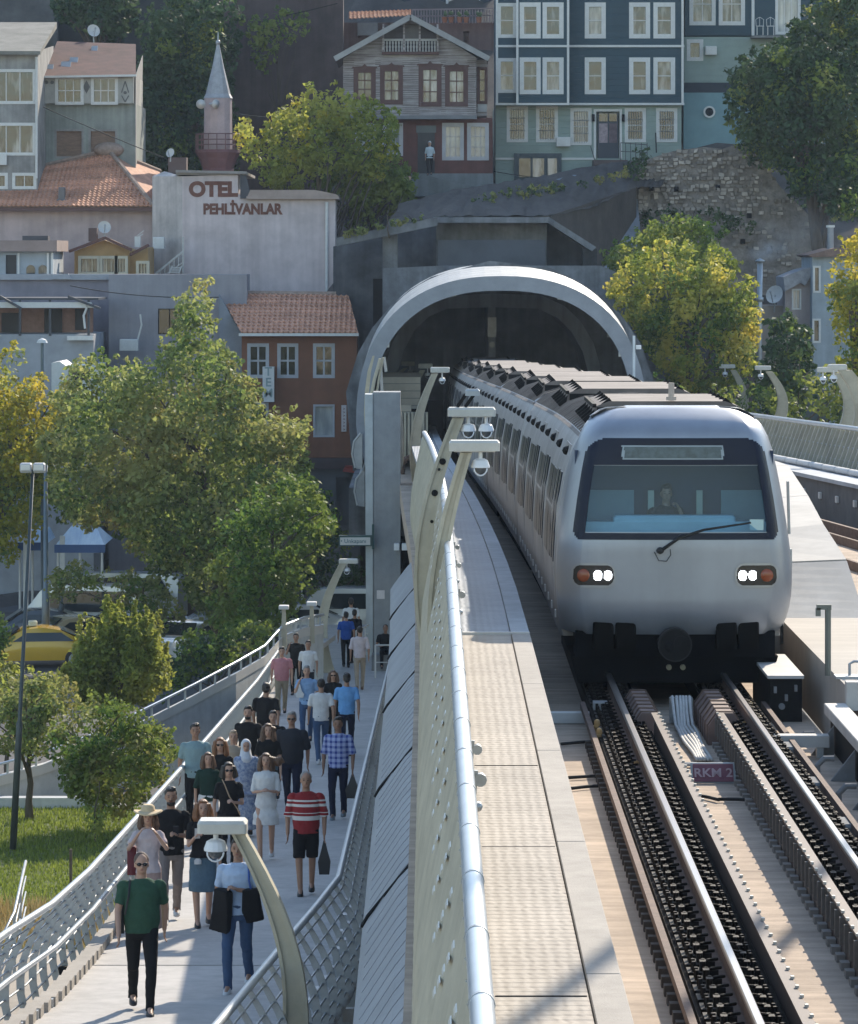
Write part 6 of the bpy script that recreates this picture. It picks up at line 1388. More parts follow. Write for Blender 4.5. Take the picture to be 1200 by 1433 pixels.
mb = MB(); mb.box(E0.x, E1.x, D-.62, D-.45, E1.z-.22, E1.z-.06); mb.build('eaves_board', mat('eaves_dark', (.14,.08,.07), .8), b3)
# ---- minaret
mn = thing('minaret', 'short lilac brick minaret with lead cone roof and two loudspeakers', 'minaret', (WX(305, 196), 196, 2))
D = 196.0; cx = WX(305, D); zf = lambda y_: WZ(y_, D); m_ = D/F
def ngon(cx, cy, r, z, n=12, ph=0): return [(cx+r*math.cos(2*math.pi*k/n+ph), cy+r*math.sin(2*math.pi*k/n+ph), z) for k in range(n)]
M_min = mat('minaret_stone', (.52,.42,.42), .9, var=.15, scale=3, stain=.2)
mb = MB(); mb.loft([ngon(cx, D, 19.5*m_, zf(138)), ngon(cx, D, 20*m_, zf(210))]); mb.build('shaft', M_min, mn)
mb = MB(); mb.loft([ngon(cx, D, 20*m_, zf(300)), ngon(cx, D, 22*m_, zf(236)), ngon(cx, D, 27*m_, zf(222)), ngon(cx, D, 32*m_, zf(214)), ngon(cx, D, 32*m_, zf(210))]); mb.build('balcony', mat('balcony_stone', (.19,.10,.11), .9, stain=.2), mn)
mb = MB()
for k in range(16):
    a = 2*math.pi*k/16; mb.bar((cx+31*m_*math.cos(a), D+31*m_*math.sin(a), zf(210)), (cx+31*m_*math.cos(a), D+31*m_*math.sin(a), zf(188)), .05)
for y_ in (188, 196, 203): mb.tube(ngon(cx, D, 31*m_, zf(y_), 16)+[ngon(cx, D, 31*m_, zf(y_), 16)[0]], .03, 5)
mb.build('balcony_rail', mat('rail_brown', (.16,.09,.09), .7), mn)
mb = MB(); mb.loft([ngon(cx, D, 20.5*m_, zf(138)), ngon(cx, D, 17.5*m_, zf(132)), ngon(cx, D, 8.5*m_, zf(95)), ngon(cx, D, 1.8*m_, zf(62))]); mb.build('cone_roof', mat('lead_roof', (.42,.43,.45), .6, .3, var=.2, scale=4, stain=.2), mn)
mb = MB(); mb.cap((cx, D, zf(62)), (cx, D, zf(46)), .07, .02, 8); mb.ell((cx, D, zf(60)), .12, .12, .14); mb.build('finial', M_galv, mn, smooth=True)
for (x, sg_) in ((281, -1), (299, 1)):
    p = W(x, 146, D-1.0); d = Vector((.05 if sg_ < 0 else .9, -1, -.05)).normalized(); m = MB(); m.tube([p-d*.3, p-d*.05, p+d*.12, p+d*.16], [.06, .09, .21, .24], 14); m.build('loudspeaker', mat('horn_white', (.66,.66,.64), .5), mn, smooth=2)
# ---- small orange house
b4 = thing('small_house', 'small orange house with a brown gabled roof in front of the pink wall', 'building', (WX(150, 178), 178, -6))
D = 178.0; M_or = mat('orange_wall', (.52,.33,.15), .85, stain=.2, scale=2)
a = W(104, 384, D)
hpoly([(104, 420), (104, 352), (146, 336), (181, 350), (181, 420)], D, 5, 'wall', M_or, b4)
hpoly([(181, 420), (181, 358), (207, 346), (207, 420)], D+.4, 4, 'side_wing', M_or, b4)
mb = MB(); mb.bar(W(97, 352, D-.3), W(147, 333, D-.3), .5, .12); mb.bar(W(147, 333, D-.3), W(184, 350, D-.3), .5, .12); mb.bar(W(182, 357, D-.1), W(208, 343, D-.1), .4, .12); mb.build('roof', mat('roof_brown', (.15,.075,.06), .85, var=.2), b4)
for r in ((112, 361, 137, 382), (142, 361, 162, 382), (163, 361, 176, 382), (193, 368, 206, 384)):
    px_window(b4, D-.2, r, nx=3, nz=1, pane=P_curt, rev=.18, frame=mat('frame_cream', (.6,.55,.42), .6))
mb = MB(); mb.box(WX(121, D), WX(133, D), D+1, D+1.6, WZ(338, D), WZ(319, D)); mb.build('chimney', MATS['chimney_brown'], b4)
mb = MB(); mb.box(WX(187, D), WX(195, D), D+.5, D+.9, WZ(346, D), WZ(331, D)); mb.bar(W(192, 330, D+.5), W(201, 323, D+.5), .03); mb.bar(W(190, 333, D+.5), W(200, 328, D+.5), .03); mb.build('aerial', FR_white, b4)
sat_dish('large pale satellite dish on the orange house', 146, 318, 180, .3, .2)
# ---- terrace house bottom left of it (white rooms on flat roof)
b5 = thing('terrace_house', 'blue grey rooftop rooms with white arches left of the orange house', 'building', (WX(40, 174), 174, -6))
D = 174.0; M_bg = mat('bluegrey_wall', (.27,.29,.33), .9, stain=.18, scale=1.5)
px_wall(b5, mat('bluegrey_pale', (.42,.46,.50), .85, stain=.2), D, (-60, 348, 74, 392), [(8, 357, 23, 387)], depth=5)
boxpart(b5, 'door', mat('door_dark', (.03,.03,.035), .5), D, (8, 357, 23, 387), .05, -.1)
mb = MB(); mb.box(WX(-60, D), WX(81, D), D-.5, D+5, WZ(352, D), WZ(337, D+3)); mb.build('roof', mat('roof_terrace', (.36,.27,.24), .9, stain=.2), b5)
mb = MB(); mb.box(WX(28, D), WX(64, D), D+1, D+1.8, WZ(344, D), WZ(330, D)); mb.build('chimney', MATS['flashing'], b5)
for k, x in enumerate((43, 60)):
    m = MB(); n_ = 10; m.prism([W(x-6, 390, D-.02), W(x-6, 377, D-.02)]+[W(x-6*math.cos(t_), 377-6*math.sin(t_), D-.02) for t_ in np.linspace(.3, 2.84, n_)]+[W(x+6, 377, D-.02), W(x+6, 390, D-.02)], (0, -.02, 0)); m.build('arched_window', P_curt, b5)
mb = MB()
for x in (26, 67, 73): mb.bar(W(x, 392, D-.06), W(x, 354, D-.06), .09)
mb.build('post', FR_white, b5)
# ---- long blue-grey wall building
b6 = thing('long_building', 'long plain lilac grey building with a single dark window below the hotel', 'building', (WX(200, 171), 171, -9))
D = 171.0; M_lil = mat('lilac_wall', (.34,.33,.36), .9, var=.1, scale=1, stain=.22, streak=.12)
H = [(221, 432, 253, 468), ]
px_wall(b6, M_lil, D, (152, 384, 345, 600), H, zdown=-9, depth=3)
px_window(b6, D, H[0], frame=M_black, pane=P_glass, nx=2, nz=1, trim=False)
px_wall(b6, mat('lilac_wall2', (.29,.28,.33), .9, stain=.2, streak=.1), D+1.5, (-90, 390, 157, 600), [], zdown=-9, depth=2)
mb = MB(); mb.box(WX(-90, D), WX(157, D), D+1.3, D+3, WZ(392, D), WZ(384, D)); mb.prism([W(72, 391, D+1.2), W(84, 384, D+1.2), W(95, 383, D+1.2), W(100, 391, D+1.2)], (0, .3, 0)); mb.build('parapet', mat('parapet', (.40,.42,.46), .85, stain=.2), b6)
hpoly([(306, 600), (306, 412), (338, 468), (338, 600)], 170.2, .6, 'gable_wall', M_bg, b6)
mb = MB(); mb.bbox(WX(170, D), WX(196, D), D-1.2, D-.7, WZ(490, D), WZ(474, D), .04); mb.cyl((WX(186, D), D-1.22, WZ(482, D)), .2, .03, 'y', 14); mb.build('air_conditioner', FR_white, b6)
mb = MB(); mb.tube([W(192, 478, D-.8), W(198, 455, D-.8), W(196, 440, D-.8)], .04, 6); mb.build('hose', FR_white, b6)
# ---- pergola terrace
b7 = thing('roof_terrace', 'rooftop terrace with retractable awning roof and brick back wall', 'terrace', (WX(60, 166), 166, -9))
D = 166.0
px_wall(b7, mat('parapet_grey', (.36,.38,.41), .85, stain=.2), D, (-80, 468, 131, 640), [], zdown=-9, depth=6)
boxpart(b7, 'back_wall', mat('terrace_brick', (.36,.22,.18), .9, var=.25, scale=4), D+4, (-80, 425, 130, 470), .2)
for r in ((2, 438, 28, 468), (62, 432, 87, 468), (105, 432, 120, 462)): boxpart(b7, 'opening', mat('door_dark', (0,0,0)), D+3.97, r, .02, .03)
mb = MB(); mb.prism([W(-80, 431, D-.2), W(132, 431, D-.2), W(127, 423, D-.2), W(-80, 423, D-.2)], (0, .3, 0)); mb.build('awning', mat('awning_white', (.62,.62,.60), .7), b7)
mb = MB(); mb.box(WX(-80, D), WX(138, D), D-.1, D+4.5, WZ(420, D), WZ(417, D))
for x in (28, 70, 124): mb.bar(W(x, 470, D), W(x, 420, D), .1)
mb.bar(W(0, 415, D-.3), W(30, 432, D-.3), .14, .1); mb.bar(W(95, 415, D-.3), W(140, 432, D-.3), .12, .1); mb.build('pergola_frame', mat('frame_dark', (.05,.055,.07), .5), b7)
mb = MB(); mb.tube([W(119, 424, D-.2), W(121, 432, D-.2), W(117, 442, D-.2), W(119, 460, D-.2)], .05, 6); mb.build('drainpipe', FR_white, b7)
mb = MB(); mb.box(WX(95, D), WX(131, D), D-.4, D-.1, WZ(476, D), WZ(470, D)); mb.build('planter', FR_white, b7)
kd = thing('kiosk', 'white kiosk roof edge half hidden behind yellow leaves', 'kiosk', W(100, 560, 160))
D = 160.0; mb = MB(); mb.prism([W(72, 560, D), W(72, 508, D), (W(84, 506, D)), W(92, 512, D), W(140, 510, D), W(140, 560, D)], (0, 3, 0)); mb.build('body', FR_white, kd); boxpart(kd, 'window', P_glass, D, (96, 516, 126, 532), .02, .03)
# ---- brown building with tile roof
b8 = thing('brown_building', 'rust brown building with tiled roof, white windows and a vertical sign', 'building', (WX(410, 169), 169, -9))
D = 169.0
H = [(349, 484, 373, 526), (391, 484, 414, 526), (441, 484, 465, 526), (440, 568, 466, 610), (349, 566, 373, 608)]
px_wall(b8, mat('brown_wall', (.23,.095,.05), .85, var=.12, scale=1.5, stain=.18, streak=.1), D, (338, 464, 499, 645), H, depth=7)
for r in H[:3]: px_window(b8, D, r, nx=2, nz=2, pane=P_glass, bw=.10, frame=mat('frame_grey', (.42,.43,.46), .6), mull=.08)
px_window(b8, D, H[3], nx=1, nz=1, pane=P_white, bw=.06, frame=MATS['frame_grey']); px_window(b8, D, H[4], nx=2, nz=1, pane=P_glass, bw=.08, frame=MATS['frame_grey'])
px_wall(b8, mat('ground_floor', (.10,.11,.12), .8, stain=.2), D-.3, (330, 645, 503, 830), [(470, 668, 500, 735), (420, 670, 445, 720)], depth=7)
mb = MB(); mb.box(WX(330, D), WX(503, D), D-.6, D-.32, WZ(655, D), WZ(640, D)); mb.build('string_course', mat('course_dark', (.07,.05,.05), .8), b8)
tile_roof(b8, 'roof_slope', M_tile, W(337, 466, D-.7), W(501, 466, D-.7), W(487, 412, D+3.2), W(306, 410, D+3.2))
mb = MB(); mb.box(WX(335, D), WX(502, D), D-.72, D-.55, WZ(470, D), WZ(466, D)); mb.build('gutter', FR_white, b8)
mb = MB(); mb.tube([W(306, 410, D+3.2), W(487, 412, D+3.2)], .13, 6); mb.build('ridge_tiles', MATS['ridge_pale'], b8)
vs = thing('vertical_sign', 'white vertical shop sign with grey capitals on the brown building', 'sign', W(376, 560, D-.5))
boxpart(vs, 'board', FR_white, D, (368, 513, 384, 562), .5, .55)
for k, ch in enumerate('TEM'): text_mesh('lettering', ch, .52, mat('sign_grey', (.28,.36,.36), .6), vs, (WX(376, D), D-.56, WZ(520+k*15, D)), .004, .01)
v2 = thing('banner', 'narrow white banner with small marks on the right of the brown wall', 'sign', W(481, 604, D-.1))
boxpart(v2, 'board', mat('banner_pale', (.60,.55,.54), .7), D, (477.5, 567, 484.5, 604), .03, .05)
mb = MB()
for k in range(7):
    z = WZ(571+k*4.8, D); mb.bar((WX(480, D), D-.055, z), (WX(482.5, D), D-.055, z-.04), .02, .004, (0,1,0)); mb.bar((WX(480, D), D-.055, z-.07), (WX(482.5, D), D-.055, z-.03), .02, .004, (0,1,0))
mb.build('marks', mat('mark_brown', (.22,.10,.09), .7), v2)
aw = thing('red_awning', 'worn red awning with a white gable piece at the foot of the brown building', 'awning', W(495, 680, D-2))
mb = MB(); mb.prism([W(479, 660, D-2.2), W(482, 654, D-2.2), W(515, 654, D-2.2), W(515, 664, D-2.2)], (0, 1.8, 0)); mb.build('canopy', mat('awning_red', (.30,.045,.03), .7), aw)
mb = MB(); mb.prism([W(497, 655, D-2.3), W(500, 640, D-2.3), W(511, 640, D-2.3), W(508, 655, D-2.3)], (0, .1, 0)); mb.ell(tuple(W(501, 623, D-2.4)), .1, .1, .13); mb.build('light', mat('pinkish', (.62,.42,.40), .6), aw)

# ---------------------------------------------------------------- wooden house
wh = thing('wooden_house', 'weathered wooden gabled house with carved balcony over a dark red ground floor', 'building', (WX(585, 192), 192, 6))
D = 192.0
M_wood = mat('weathered_wood', (.50,.48,.48), .9, col2=(.17,.13,.13), scale=1.6, stretch=(.35, 1, 9), stain=.3, dscale=1.2)
H = [(499, 100, 521, 138), (536, 98, 559, 142), (590, 96, 613, 145), (627, 98, 650, 145)]
a0, b0 = WX(480, D), WX(666, D)
px_wall(wh, M_wood, D, (480, 82, 666, 163), H, depth=8)
hpoly([(480, 82), (574, 24), (668, 82)], D+.01, 7.9, 'gable_wall', M_wood, wh)
mb = MB()
for k in range(27):
    z = WZ(163-3.0*k, D); 
    for (x0, x1) in ((480, 496), (524, 533), (562, 587), (616, 624), (653, 666)):
        if k*3 > 20 and k*3 < 66 or True: mb.box(WX(x0, D)+.02, WX(x1, D)-.02, D-.018+random.uniform(-.008,.008), D-.002, z+random.uniform(-.01,.01), z+.022)
mb.build('clapboard_edge', mat('wood_dark', (.16,.14,.145), .9, var=.4, scale=3, stretch=(1,1,4)), wh)
for r in H:
    px_window(wh, D, r, frame=mat('frame_wood', (.12,.065,.06), .8, stain=.2), pane=P_curt, nx=2, nz=3, bw=.16, mull=.05)
    x0, x1 = WX(r[0], D), WX(r[2], D); zt = WZ(r[1], D); mb = MB(); mb.prism([(x0-.25, D-.06, zt+.14), (x1+.25, D-.06, zt+.14), (x1+.2, D-.06, zt+.22), ((x0+x1)/2+.12, D-.06, zt+.24), ((x0+x1)/2, D-.06, zt+.36), ((x0+x1)/2-.12, D-.06, zt+.24), (x0-.2, D-.06, zt+.22)], (0, .05, 0)); mb.build('window_head', MATS['frame_wood'], wh)
for sgn, (xe, ye) in ((-1, (468, 80)), (1, (684, 80))):
    mb = MB(); ap = W(574, 21, D-.9); e = W(xe, ye, D-.9); mb.add([ap, e, e+Vector((0, 9.2, 0)), ap+Vector((0, 9.2, 0)), ap+Vector((0,0,-.10)), e+Vector((0,0,-.10)), e+Vector((0,9.2,-.10)), ap+Vector((0,9.2,-.10))], [(0,1,2,3),(4,7,6,5),(0,4,5,1),(1,5,6,2)]); mb.build('roof', mat('roof_wood', (.15,.13,.13), .9, var=.3, scale=2), wh)
    mb = MB(); mb.bar(ap+Vector((0,-.04,-.10)), e+Vector((0,-.04,-.10)), .05, .26, (0,0,1)); mb.build('bargeboard', mat('barge', (.36,.36,.36), .85, stain=.3), wh)
# recessed balcony with carved balusters
boxpart(wh, 'balcony_recess', mat('recess_dark', (.10,.09,.10), .9, stain=.3), D, (537, 36, 612, 76), .05, .02)
boxpart(wh, 'balcony_door', mat('door_grey', (.15,.14,.14), .8), D, (566, 34, 586, 60), .03, .04)
bal = boxpart(wh, 'balcony_rail', mat('balcony_pale', (.42,.42,.42), .85, stain=.2), D, (535, 55, 613, 58), .12, .25); boxpart(wh, 'balcony_sill', MATS['frame_wood'], D, (534, 73, 614, 77), .25, .28)
for x in np.arange(537, 612, 4.2):
    mb = MB(); zz = [WZ(y_, D) for y_ in (58, 61, 63.5, 66, 69, 73)]; mb.tube([(WX(x, D), D-.2, z) for z in zz], [.035, .055, .03, .06, .035, .05], 6); mb.build('baluster', MATS['balcony_pale'], bal)
mb = MB()
for x in (536, 565, 587, 612): mb.bar(W(x, 74, D-.22), W(x, 34, D-.22), .09)
mb.build('post', M_wood, wh)
# narrow side bay on the right and ledge
boxpart(wh, 'side_bay', M_wood, D+1, (666, 84, 681, 163), 5); px_window(wh, D+.9, (670, 97, 679, 143), frame=MATS['frame_wood'], pane=P_glass, nx=1, nz=3, bw=.1, rev=.08, trim=True)
boxpart(wh, 'balcony_panel', MATS['balcony_pale'], D+.9, (668, 146, 681, 157), .05)
boxpart(wh, 'floor_beam', mat('beam_grey', (.22,.22,.23), .9, stain=.2), D, (478, 162, 667, 167), .3, .18)
M_red = mat('red_wall', (.16,.065,.055), .85, var=.2, scale=2, stain=.25, streak=.2)
H = [(584, 176, 595, 220), (622, 176, 645, 221), (657, 176, 680, 221), (538, 176, 560, 215), (500, 176, 522, 215)]
px_wall(wh, M_red, D+.6, (480, 165, 689, 243), H, depth=7)
for r in H[1:]: px_window(wh, D+.6, r, frame=mat('frame_ornate', (.50,.49,.50), .7, stain=.15), pane=P_white, nx=3, nz=3, bw=.13, mull=.035)
boxpart(wh, 'door', MATS['door_dark'], D+.6, (584, 186, 608, 243), .03, .02); boxpart(wh, 'door_light', mat('fanlight', (.09,.11,.12), .4), D+.6, (582, 176, 610, 186), .03, .03)
px_wall(wh, mat('base_grey', (.22,.24,.25), .9, stain=.35, streak=.2), D-.2, (575, 243, 690, 330), [], depth=5)
boxpart(wh, 'cellar_opening', MATS['door_dark'], D-.2, (592, 250, 606, 268), .03, .02)
mb = MB(); mb.prism([W(590, 244, D-2), W(690, 268, D-2), W(690, 275, D-2), W(560, 275, D-2)], (0, 1.8, 0)); mb.build('stair_ramp', MATS['base_grey'], wh)

# ---------------------------------------------------------------- blue timber house
bh = thing('blue_house', 'tall dark blue clapboard house with white windows over a sage green ground floor', 'building', (WX(820, 196), 196, 8))
D = 196.0
def clap(name, col):
    m = mat(name, col, .75, var=.10, scale=1.5, stain=.12); N = m.node_tree.nodes; L = m.node_tree.links
    tc = N.new('ShaderNodeTexCoord'); w = N.new('ShaderNodeTexWave'); w.bands_direction = 'Z'; w.wave_profile = 'SAW'; w.inputs['Scale'].default_value = 1.05; w.inputs['Distortion'].default_value = .15
    L.new(tc.outputs['Object'], w.inputs[0]); bp = N.new('ShaderNodeBump'); bp.inputs['Strength'].default_value = .9; bp.inputs['Distance'].default_value = .03; L.new(w.outputs['Fac'], bp.inputs['Height']); L.new(bp.outputs[0], N['Principled BSDF'].inputs['Normal']); return m
M_blue = clap('blue_clap', (.038,.078,.105)); M_sage = clap('sage_clap', (.30,.38,.35))
def row(y0, y1, xs): return [(x0, y0, x1, y1) for x0, x1 in xs]
bay = [(731, 752), (763, 784)]; fl = [(822, 843), (884, 905), (918, 940)]
up = row(8, 50, fl)+row(85, 128, fl); ub = row(8, 50, bay)+row(85, 128, bay); ul = [(699, 8, 719, 50), (699, 85, 719, 127)]
ext = row(-75, -30, fl)
px_wall(bh, M_blue, D, (796, -330, 955, 147), up, depth=9, name='upper_wall')  # walls carried up unseen above the view, added to shade the slope
px_wall(bh, M_blue, D-.9, (723, -330, 795, 144), ub, depth=9, name='bay_wall')
px_wall(bh, M_blue, D-.4, (695, -330, 722, 144), ul, depth=9, name='corner_wall')
for r in up: px_window(bh, D, r, pane=P_curt, bw=.15, nz=2)
for r in ub: px_window(bh, D-.9, r, pane=P_curt, bw=.15, nz=2)
for r in ul: px_window(bh, D-.4, r, pane=P_curt, bw=.12, nz=2)
tr_ = FR_white
for (d, x0, x1) in ((D, 795, 957), (D-.9, 722, 796), (D-.4, 693, 723)):
    for y_ in (65, 146): boxpart(bh, 'string_course', tr_, d, (x0, y_-1.5, x1, y_+1.5), .12, .10)
for (d, x) in ((D, 954.5), (D-.9, 723.5), (D-.9, 794.5), (D-.4, 695)): boxpart(bh, 'corner_board', tr_, d, (x-1.6, -60, x+1.6, 146), .10, .08)
gw = [(712, 152, 735, 196), (753, 152, 777, 196), (801, 155, 824, 200), (877, 155, 900, 196), (921, 155, 944, 196)]
px_wall(bh, M_sage, D+.3, (693, 147, 953, 262), gw+[(834, 156, 867, 222)], depth=9, name='ground_wall')
for r in gw:
    f = px_window(bh, D+.3, r, pane=P_curt, bw=.12, nz=2); x0, x1, z0, z1 = WX(r[0], D), WX(r[2], D), WZ(r[3], D), WZ(r[1], D)
    m = MB()
    for k in range(1, 7): x = x0+(x1-x0)*k/7; m.tube([(x, D+.22, z0), (x+.03, D+.18, (z0+z1)/2), (x, D+.22, z1)], .012, 4)
    for q in (.3, .7): m.tube([(x0, D+.2, z0+(z1-z0)*q), (x1, D+.2, z0+(z1-z0)*q)], .012, 4)
    m.build('grille', M_galv, f)
dr = boxpart(bh, 'door', mat('door_blue', (.025,.04,.065), .5), D+.3, (836, 158, 865, 222), .05, -.12)
for (r, mt_) in (((838, 159, 850, 170), P_glass), ((852, 159, 863, 170), P_glass), ((838, 173, 850, 200), mat('door_poster', (.38,.30,.33), .6, var=.4, scale=6)), ((852, 173, 863, 200), mat('door_panel_r', (.14,.10,.12), .6, var=.4, scale=6))): boxpart(dr, 'door_pane', mt_, D+.3, r, .02, -.095)
mb = MB(); x0, x1, z0, z1 = WX(834, D), WX(867, D), WZ(222, D), WZ(156, D); mb.box(x0-.12, x0, D+.24, D+.42, z0, z1+.12); mb.box(x1, x1+.12, D+.24, D+.42, z0, z1+.12); mb.box(x0, x1, D+.24, D+.42, z1, z1+.12); mb.build('door_frame', tr_, bh)
for x in (830, 872): mb = MB(); mb.bbox(WX(x-2, D), WX(x+2, D), D+.12, D+.28, WZ(170, D), WZ(160, D), .02); mb.build('wall_lantern', M_black, bh)
mb = MB(); mb.bbox(WX(778, D), WX(798, D), D-.1, D+.28, WZ(205, D), WZ(192, D), .03); mb.cyl((WX(786, D), D-.11, WZ(198.5, D)), .17, .03, 'y', 16); mb.build('air_conditioner', FR_white, bh)
boxpart(bh, 'plinth_line', tr_, D+.3, (693, 221, 832, 224), .1, .05)
sf = boxpart(bh, 'shopfront', mat('shop_dark', (.03,.055,.075), .5), D+.3, (719, 215, 785, 262), .3, .18)
for r in ((726, 222, 742, 248), (745, 222, 761, 248), (766, 222, 779, 248)): boxpart(sf, 'shop_window', P_curt, D+.1, r, .03, .02)
boxpart(bh, 'steps', mat('steps_brown', (.12,.09,.085), .9), D-1.2, (830, 224, 878, 240), 1.4)
mb = MB()
for (x0, y0, x1, y1) in ((868, 200, 905, 203), (868, 212, 905, 214), (826, 205, 832, 225)): mb.bar(W(x0, y0, D-1), W(x1, y1, D-1), .04)
for x in (868, 875, 882, 889, 897, 905): mb.bar(W(x, 226, D-1), W(x, 200, D-1), .035)
mb.build('step_rail', MATS['frame_dark'], bh)
mb = MB(); mb.bar(W(918, 214, D-1), W(917, 186, D-1), .06); mb.build('fence_stake', M_black, bh)
# neighbour: second blue house upper right, teal wall with a round window
nh = thing('blue_house', 'dark blue upper storey with a small balcony above a teal wall with round window', 'building', (WX(1050, 199), 199, 8))
D = 199.0; H = [(968, -20, 997, 32), (1009, -20, 1038, 32), (1087, -40, 1117, 46)]
px_wall(nh, M_blue, D, (958, -330, 1200, 50), H, depth=8, name='upper_wall')  # unseen upper height added for the same shading of the slope
for r in H[:2]: px_window(nh, D, r, pane=P_curt, bw=.14, nz=2, nx=2)
px_window(nh, D, H[2], pane=P_white, bw=.1, nz=1, nx=3, name='balcony_door')
boxpart(nh, 'corner_board', tr_, D, (1051, -60, 1055, 50), .1, .1)
px_wall(nh, M_sage, D-.4, (957, 52, 1200, 117), [(964, 59, 980, 82)], depth=8, name='middle_wall'); px_window(nh, D-.4, (964, 59, 980, 82), pane=P_glass, bw=.13, nz=1)
mb = MB(); mb.bbox(WX(985, D), WX(1001, D), D-.8, D-.42, WZ(78, D), WZ(66, D), .03); mb.cyl((WX(991, D), D-.81, WZ(72, D)), .17, .03, 'y', 16); mb.build('air_conditioner', FR_white, nh)
boxpart(nh, 'dark_band', mat('band_dark', (.03,.04,.055), .8), D-.6, (956, 116, 1200, 130), .5)
px_wall(nh, mat('teal_wall', (.20,.33,.36), .85, var=.08, stain=.15), D-.7, (956, 130, 1200, 262), [], depth=8, name='teal_wall')
mb = MB(); c = W(992, 157, D-.72); mb.loft([[(c.x+r_*math.cos(a), y_, c.z+r_*math.sin(a)) for a in np.linspace(0, 2*math.pi, 25)[:-1]] for r_, y_ in ((.21, D-.74), (.21, D-.80), (.30, D-.80), (.30, D-.70))], True, False); f = mb.build('round_window', tr_, nh)
mb = MB(); mb.cyl((c.x, D-.72, c.z), .215, .02, 'y', 20); mb.build('pane', P_glass, f)
for (x, s) in ((1063, 1), (1078, 1)):
    t = thing('garden_chair', 'small white metal chair on the balcony, '+('left one' if x < 1070 else 'right one by the glazed door'), 'chair', W(x, 50, D-1.2), group='balcony chairs')
    c = W(x, 49.5, D-1.2); mb = MB(); mb.cyl((c.x, c.y, c.z+.45), .2, .03, 'z', 12); mb.build('seat', FR_white, t)
    mb = MB(); mb.tube([(c.x-.18, c.y+.18, c.z+.45), (c.x-.2, c.y+.22, c.z+.8), (c.x, c.y+.24, c.z+.92), (c.x+.2, c.y+.22, c.z+.8), (c.x+.18, c.y+.18, c.z+.45)], .015, 5); mb.tube([(c.x, c.y+.2, c.z+.45), (c.x, c.y+.23, c.z+.9)], .012, 5); mb.build('backrest', FR_white, t)
    for (i, j) in ((-1,-1),(1,-1),(1,1),(-1,1)): mb = MB(); mb.bar((c.x+.15*i, c.y+.15*j, c.z), (c.x+.15*i, c.y+.15*j, c.z+.45), .02); mb.build('leg', FR_white, t)
boxpart(nh, 'balcony_slab', M_concd, D-1.6, (1052, 50, 1200, 53), 1.5)
# buildings beyond the wooden house at the top edge
tb = thing('hilltop_house', 'dark row at the top edge with tiled strip, pale window and white railing', 'building', (WX(590, 215), 215, 14))
D = 215.0
px_wall(tb, mat('hill_wall', (.2,.14,.14), .9, var=.2, scale=1, stain=.35, streak=.25), D, (476, 32, 694, 130), [(648, 44, 656, 60)], depth=5, zdown=6)
px_wall(tb, mat('hill_wall_grey', (.20,.20,.21), .9, stain=.3), D-1.5, (500, 32, 528, 50), [], depth=1.6)
tile_roof(tb, 'roof_slope', M_tile, W(488, 27, D-1), W(575, 22, D-1), W(575, 14, D+1), W(488, 17, D+1))
px_wall(tb, mat('top_dark', (.04,.055,.07), .8), D+6, (540, -60, 694, 12), [(626, -20, 669, 10)], depth=4)
px_window(tb, D+6, (626, -20, 669, 10), pane=emit('sky_window', (.62,.74,.78), .0) if False else P_white, bw=.1, nx=2)
mb = MB()
for x in np.arange(577, 690, 4.0): mb.bar(W(x, 33, D-.3), W(x, 14, D-.3), .05)
mb.bar(W(576, 14, D-.3), W(690, 12, D-.3), .07); mb.bar(W(576, 23, D-.3), W(690, 22, D-.3), .05); mb.build('railing', mat('rail_pinkish', (.28,.22,.24), .7), tb)
for (x, y_, w_) in ((622, 30, 'leftmost'), (631, 28, 'second from the left'), (643, 30, 'middle'), (652, 27, 'second from the right'), (670, 30, 'rightmost')):
    p = W(x, 32, D-1.0); t = thing('flower_pot', w_+' terracotta pot with a small plant on the hilltop terrace', 'plant pot', (p.x, p.y, p.z), group='pots on the hilltop terrace')
    mb = MB(); mb.loft([ngon(p.x, p.y, .11, p.z, 10), ngon(p.x, p.y, .17, p.z+.3, 10)]); mb.build('pot', mat('terracotta', (.35,.14,.08), .8), t)
    mb = MB(); [mb.ell((p.x+random.uniform(-.1,.1), p.y, p.z+.4+random.uniform(0,.15)), .09, .09, .1, 6, 4) for _ in range(5)]; mb.build('plant', mat('potleaf', (.07,.12,.05), .8), t)
# dark red retaining wall left of the wooden house
rw = thing('hillside_wall', 'dark reddish retaining wall partly overgrown left of the wooden house', 'wall', (WX(400, 212), 212, 5))
hpoly([(300, 330), (300, -60), (480, -60), (480, 330)], 212, 1.5, 'wall_face', mat('reddish_wall', (.12,.09,.09), .95, var=.25, scale=.8, stain=.4, streak=.2), rw)
mb = MB(); mb.tube([W(400, 22, 209), W(436, 14, 209), W(472, 5, 209)], .03, 5); o = mb.build('wire', M_black, rw)
# grey slope patch far left top
lw = thing('hillside_wall', 'bare grey rock and wall patch behind the far left roofs', 'wall', (WX(100, 214), 214, 5))
hpoly([(-60, 330), (-60, -60), (80, -60), (80, 10), (82, 330)], 214, 1.5, 'wall_face', mat('rock_grey', (.13,.135,.14), .95, var=.35, scale=.8, stain=.5), lw)
hpoly([(80, 330), (80, -60), (305, -60), (305, 330)], 215, 1.5, 'back_face', mat('rock_dark', (.06,.065,.07), .95, var=.35, scale=.8, stain=.5), lw)
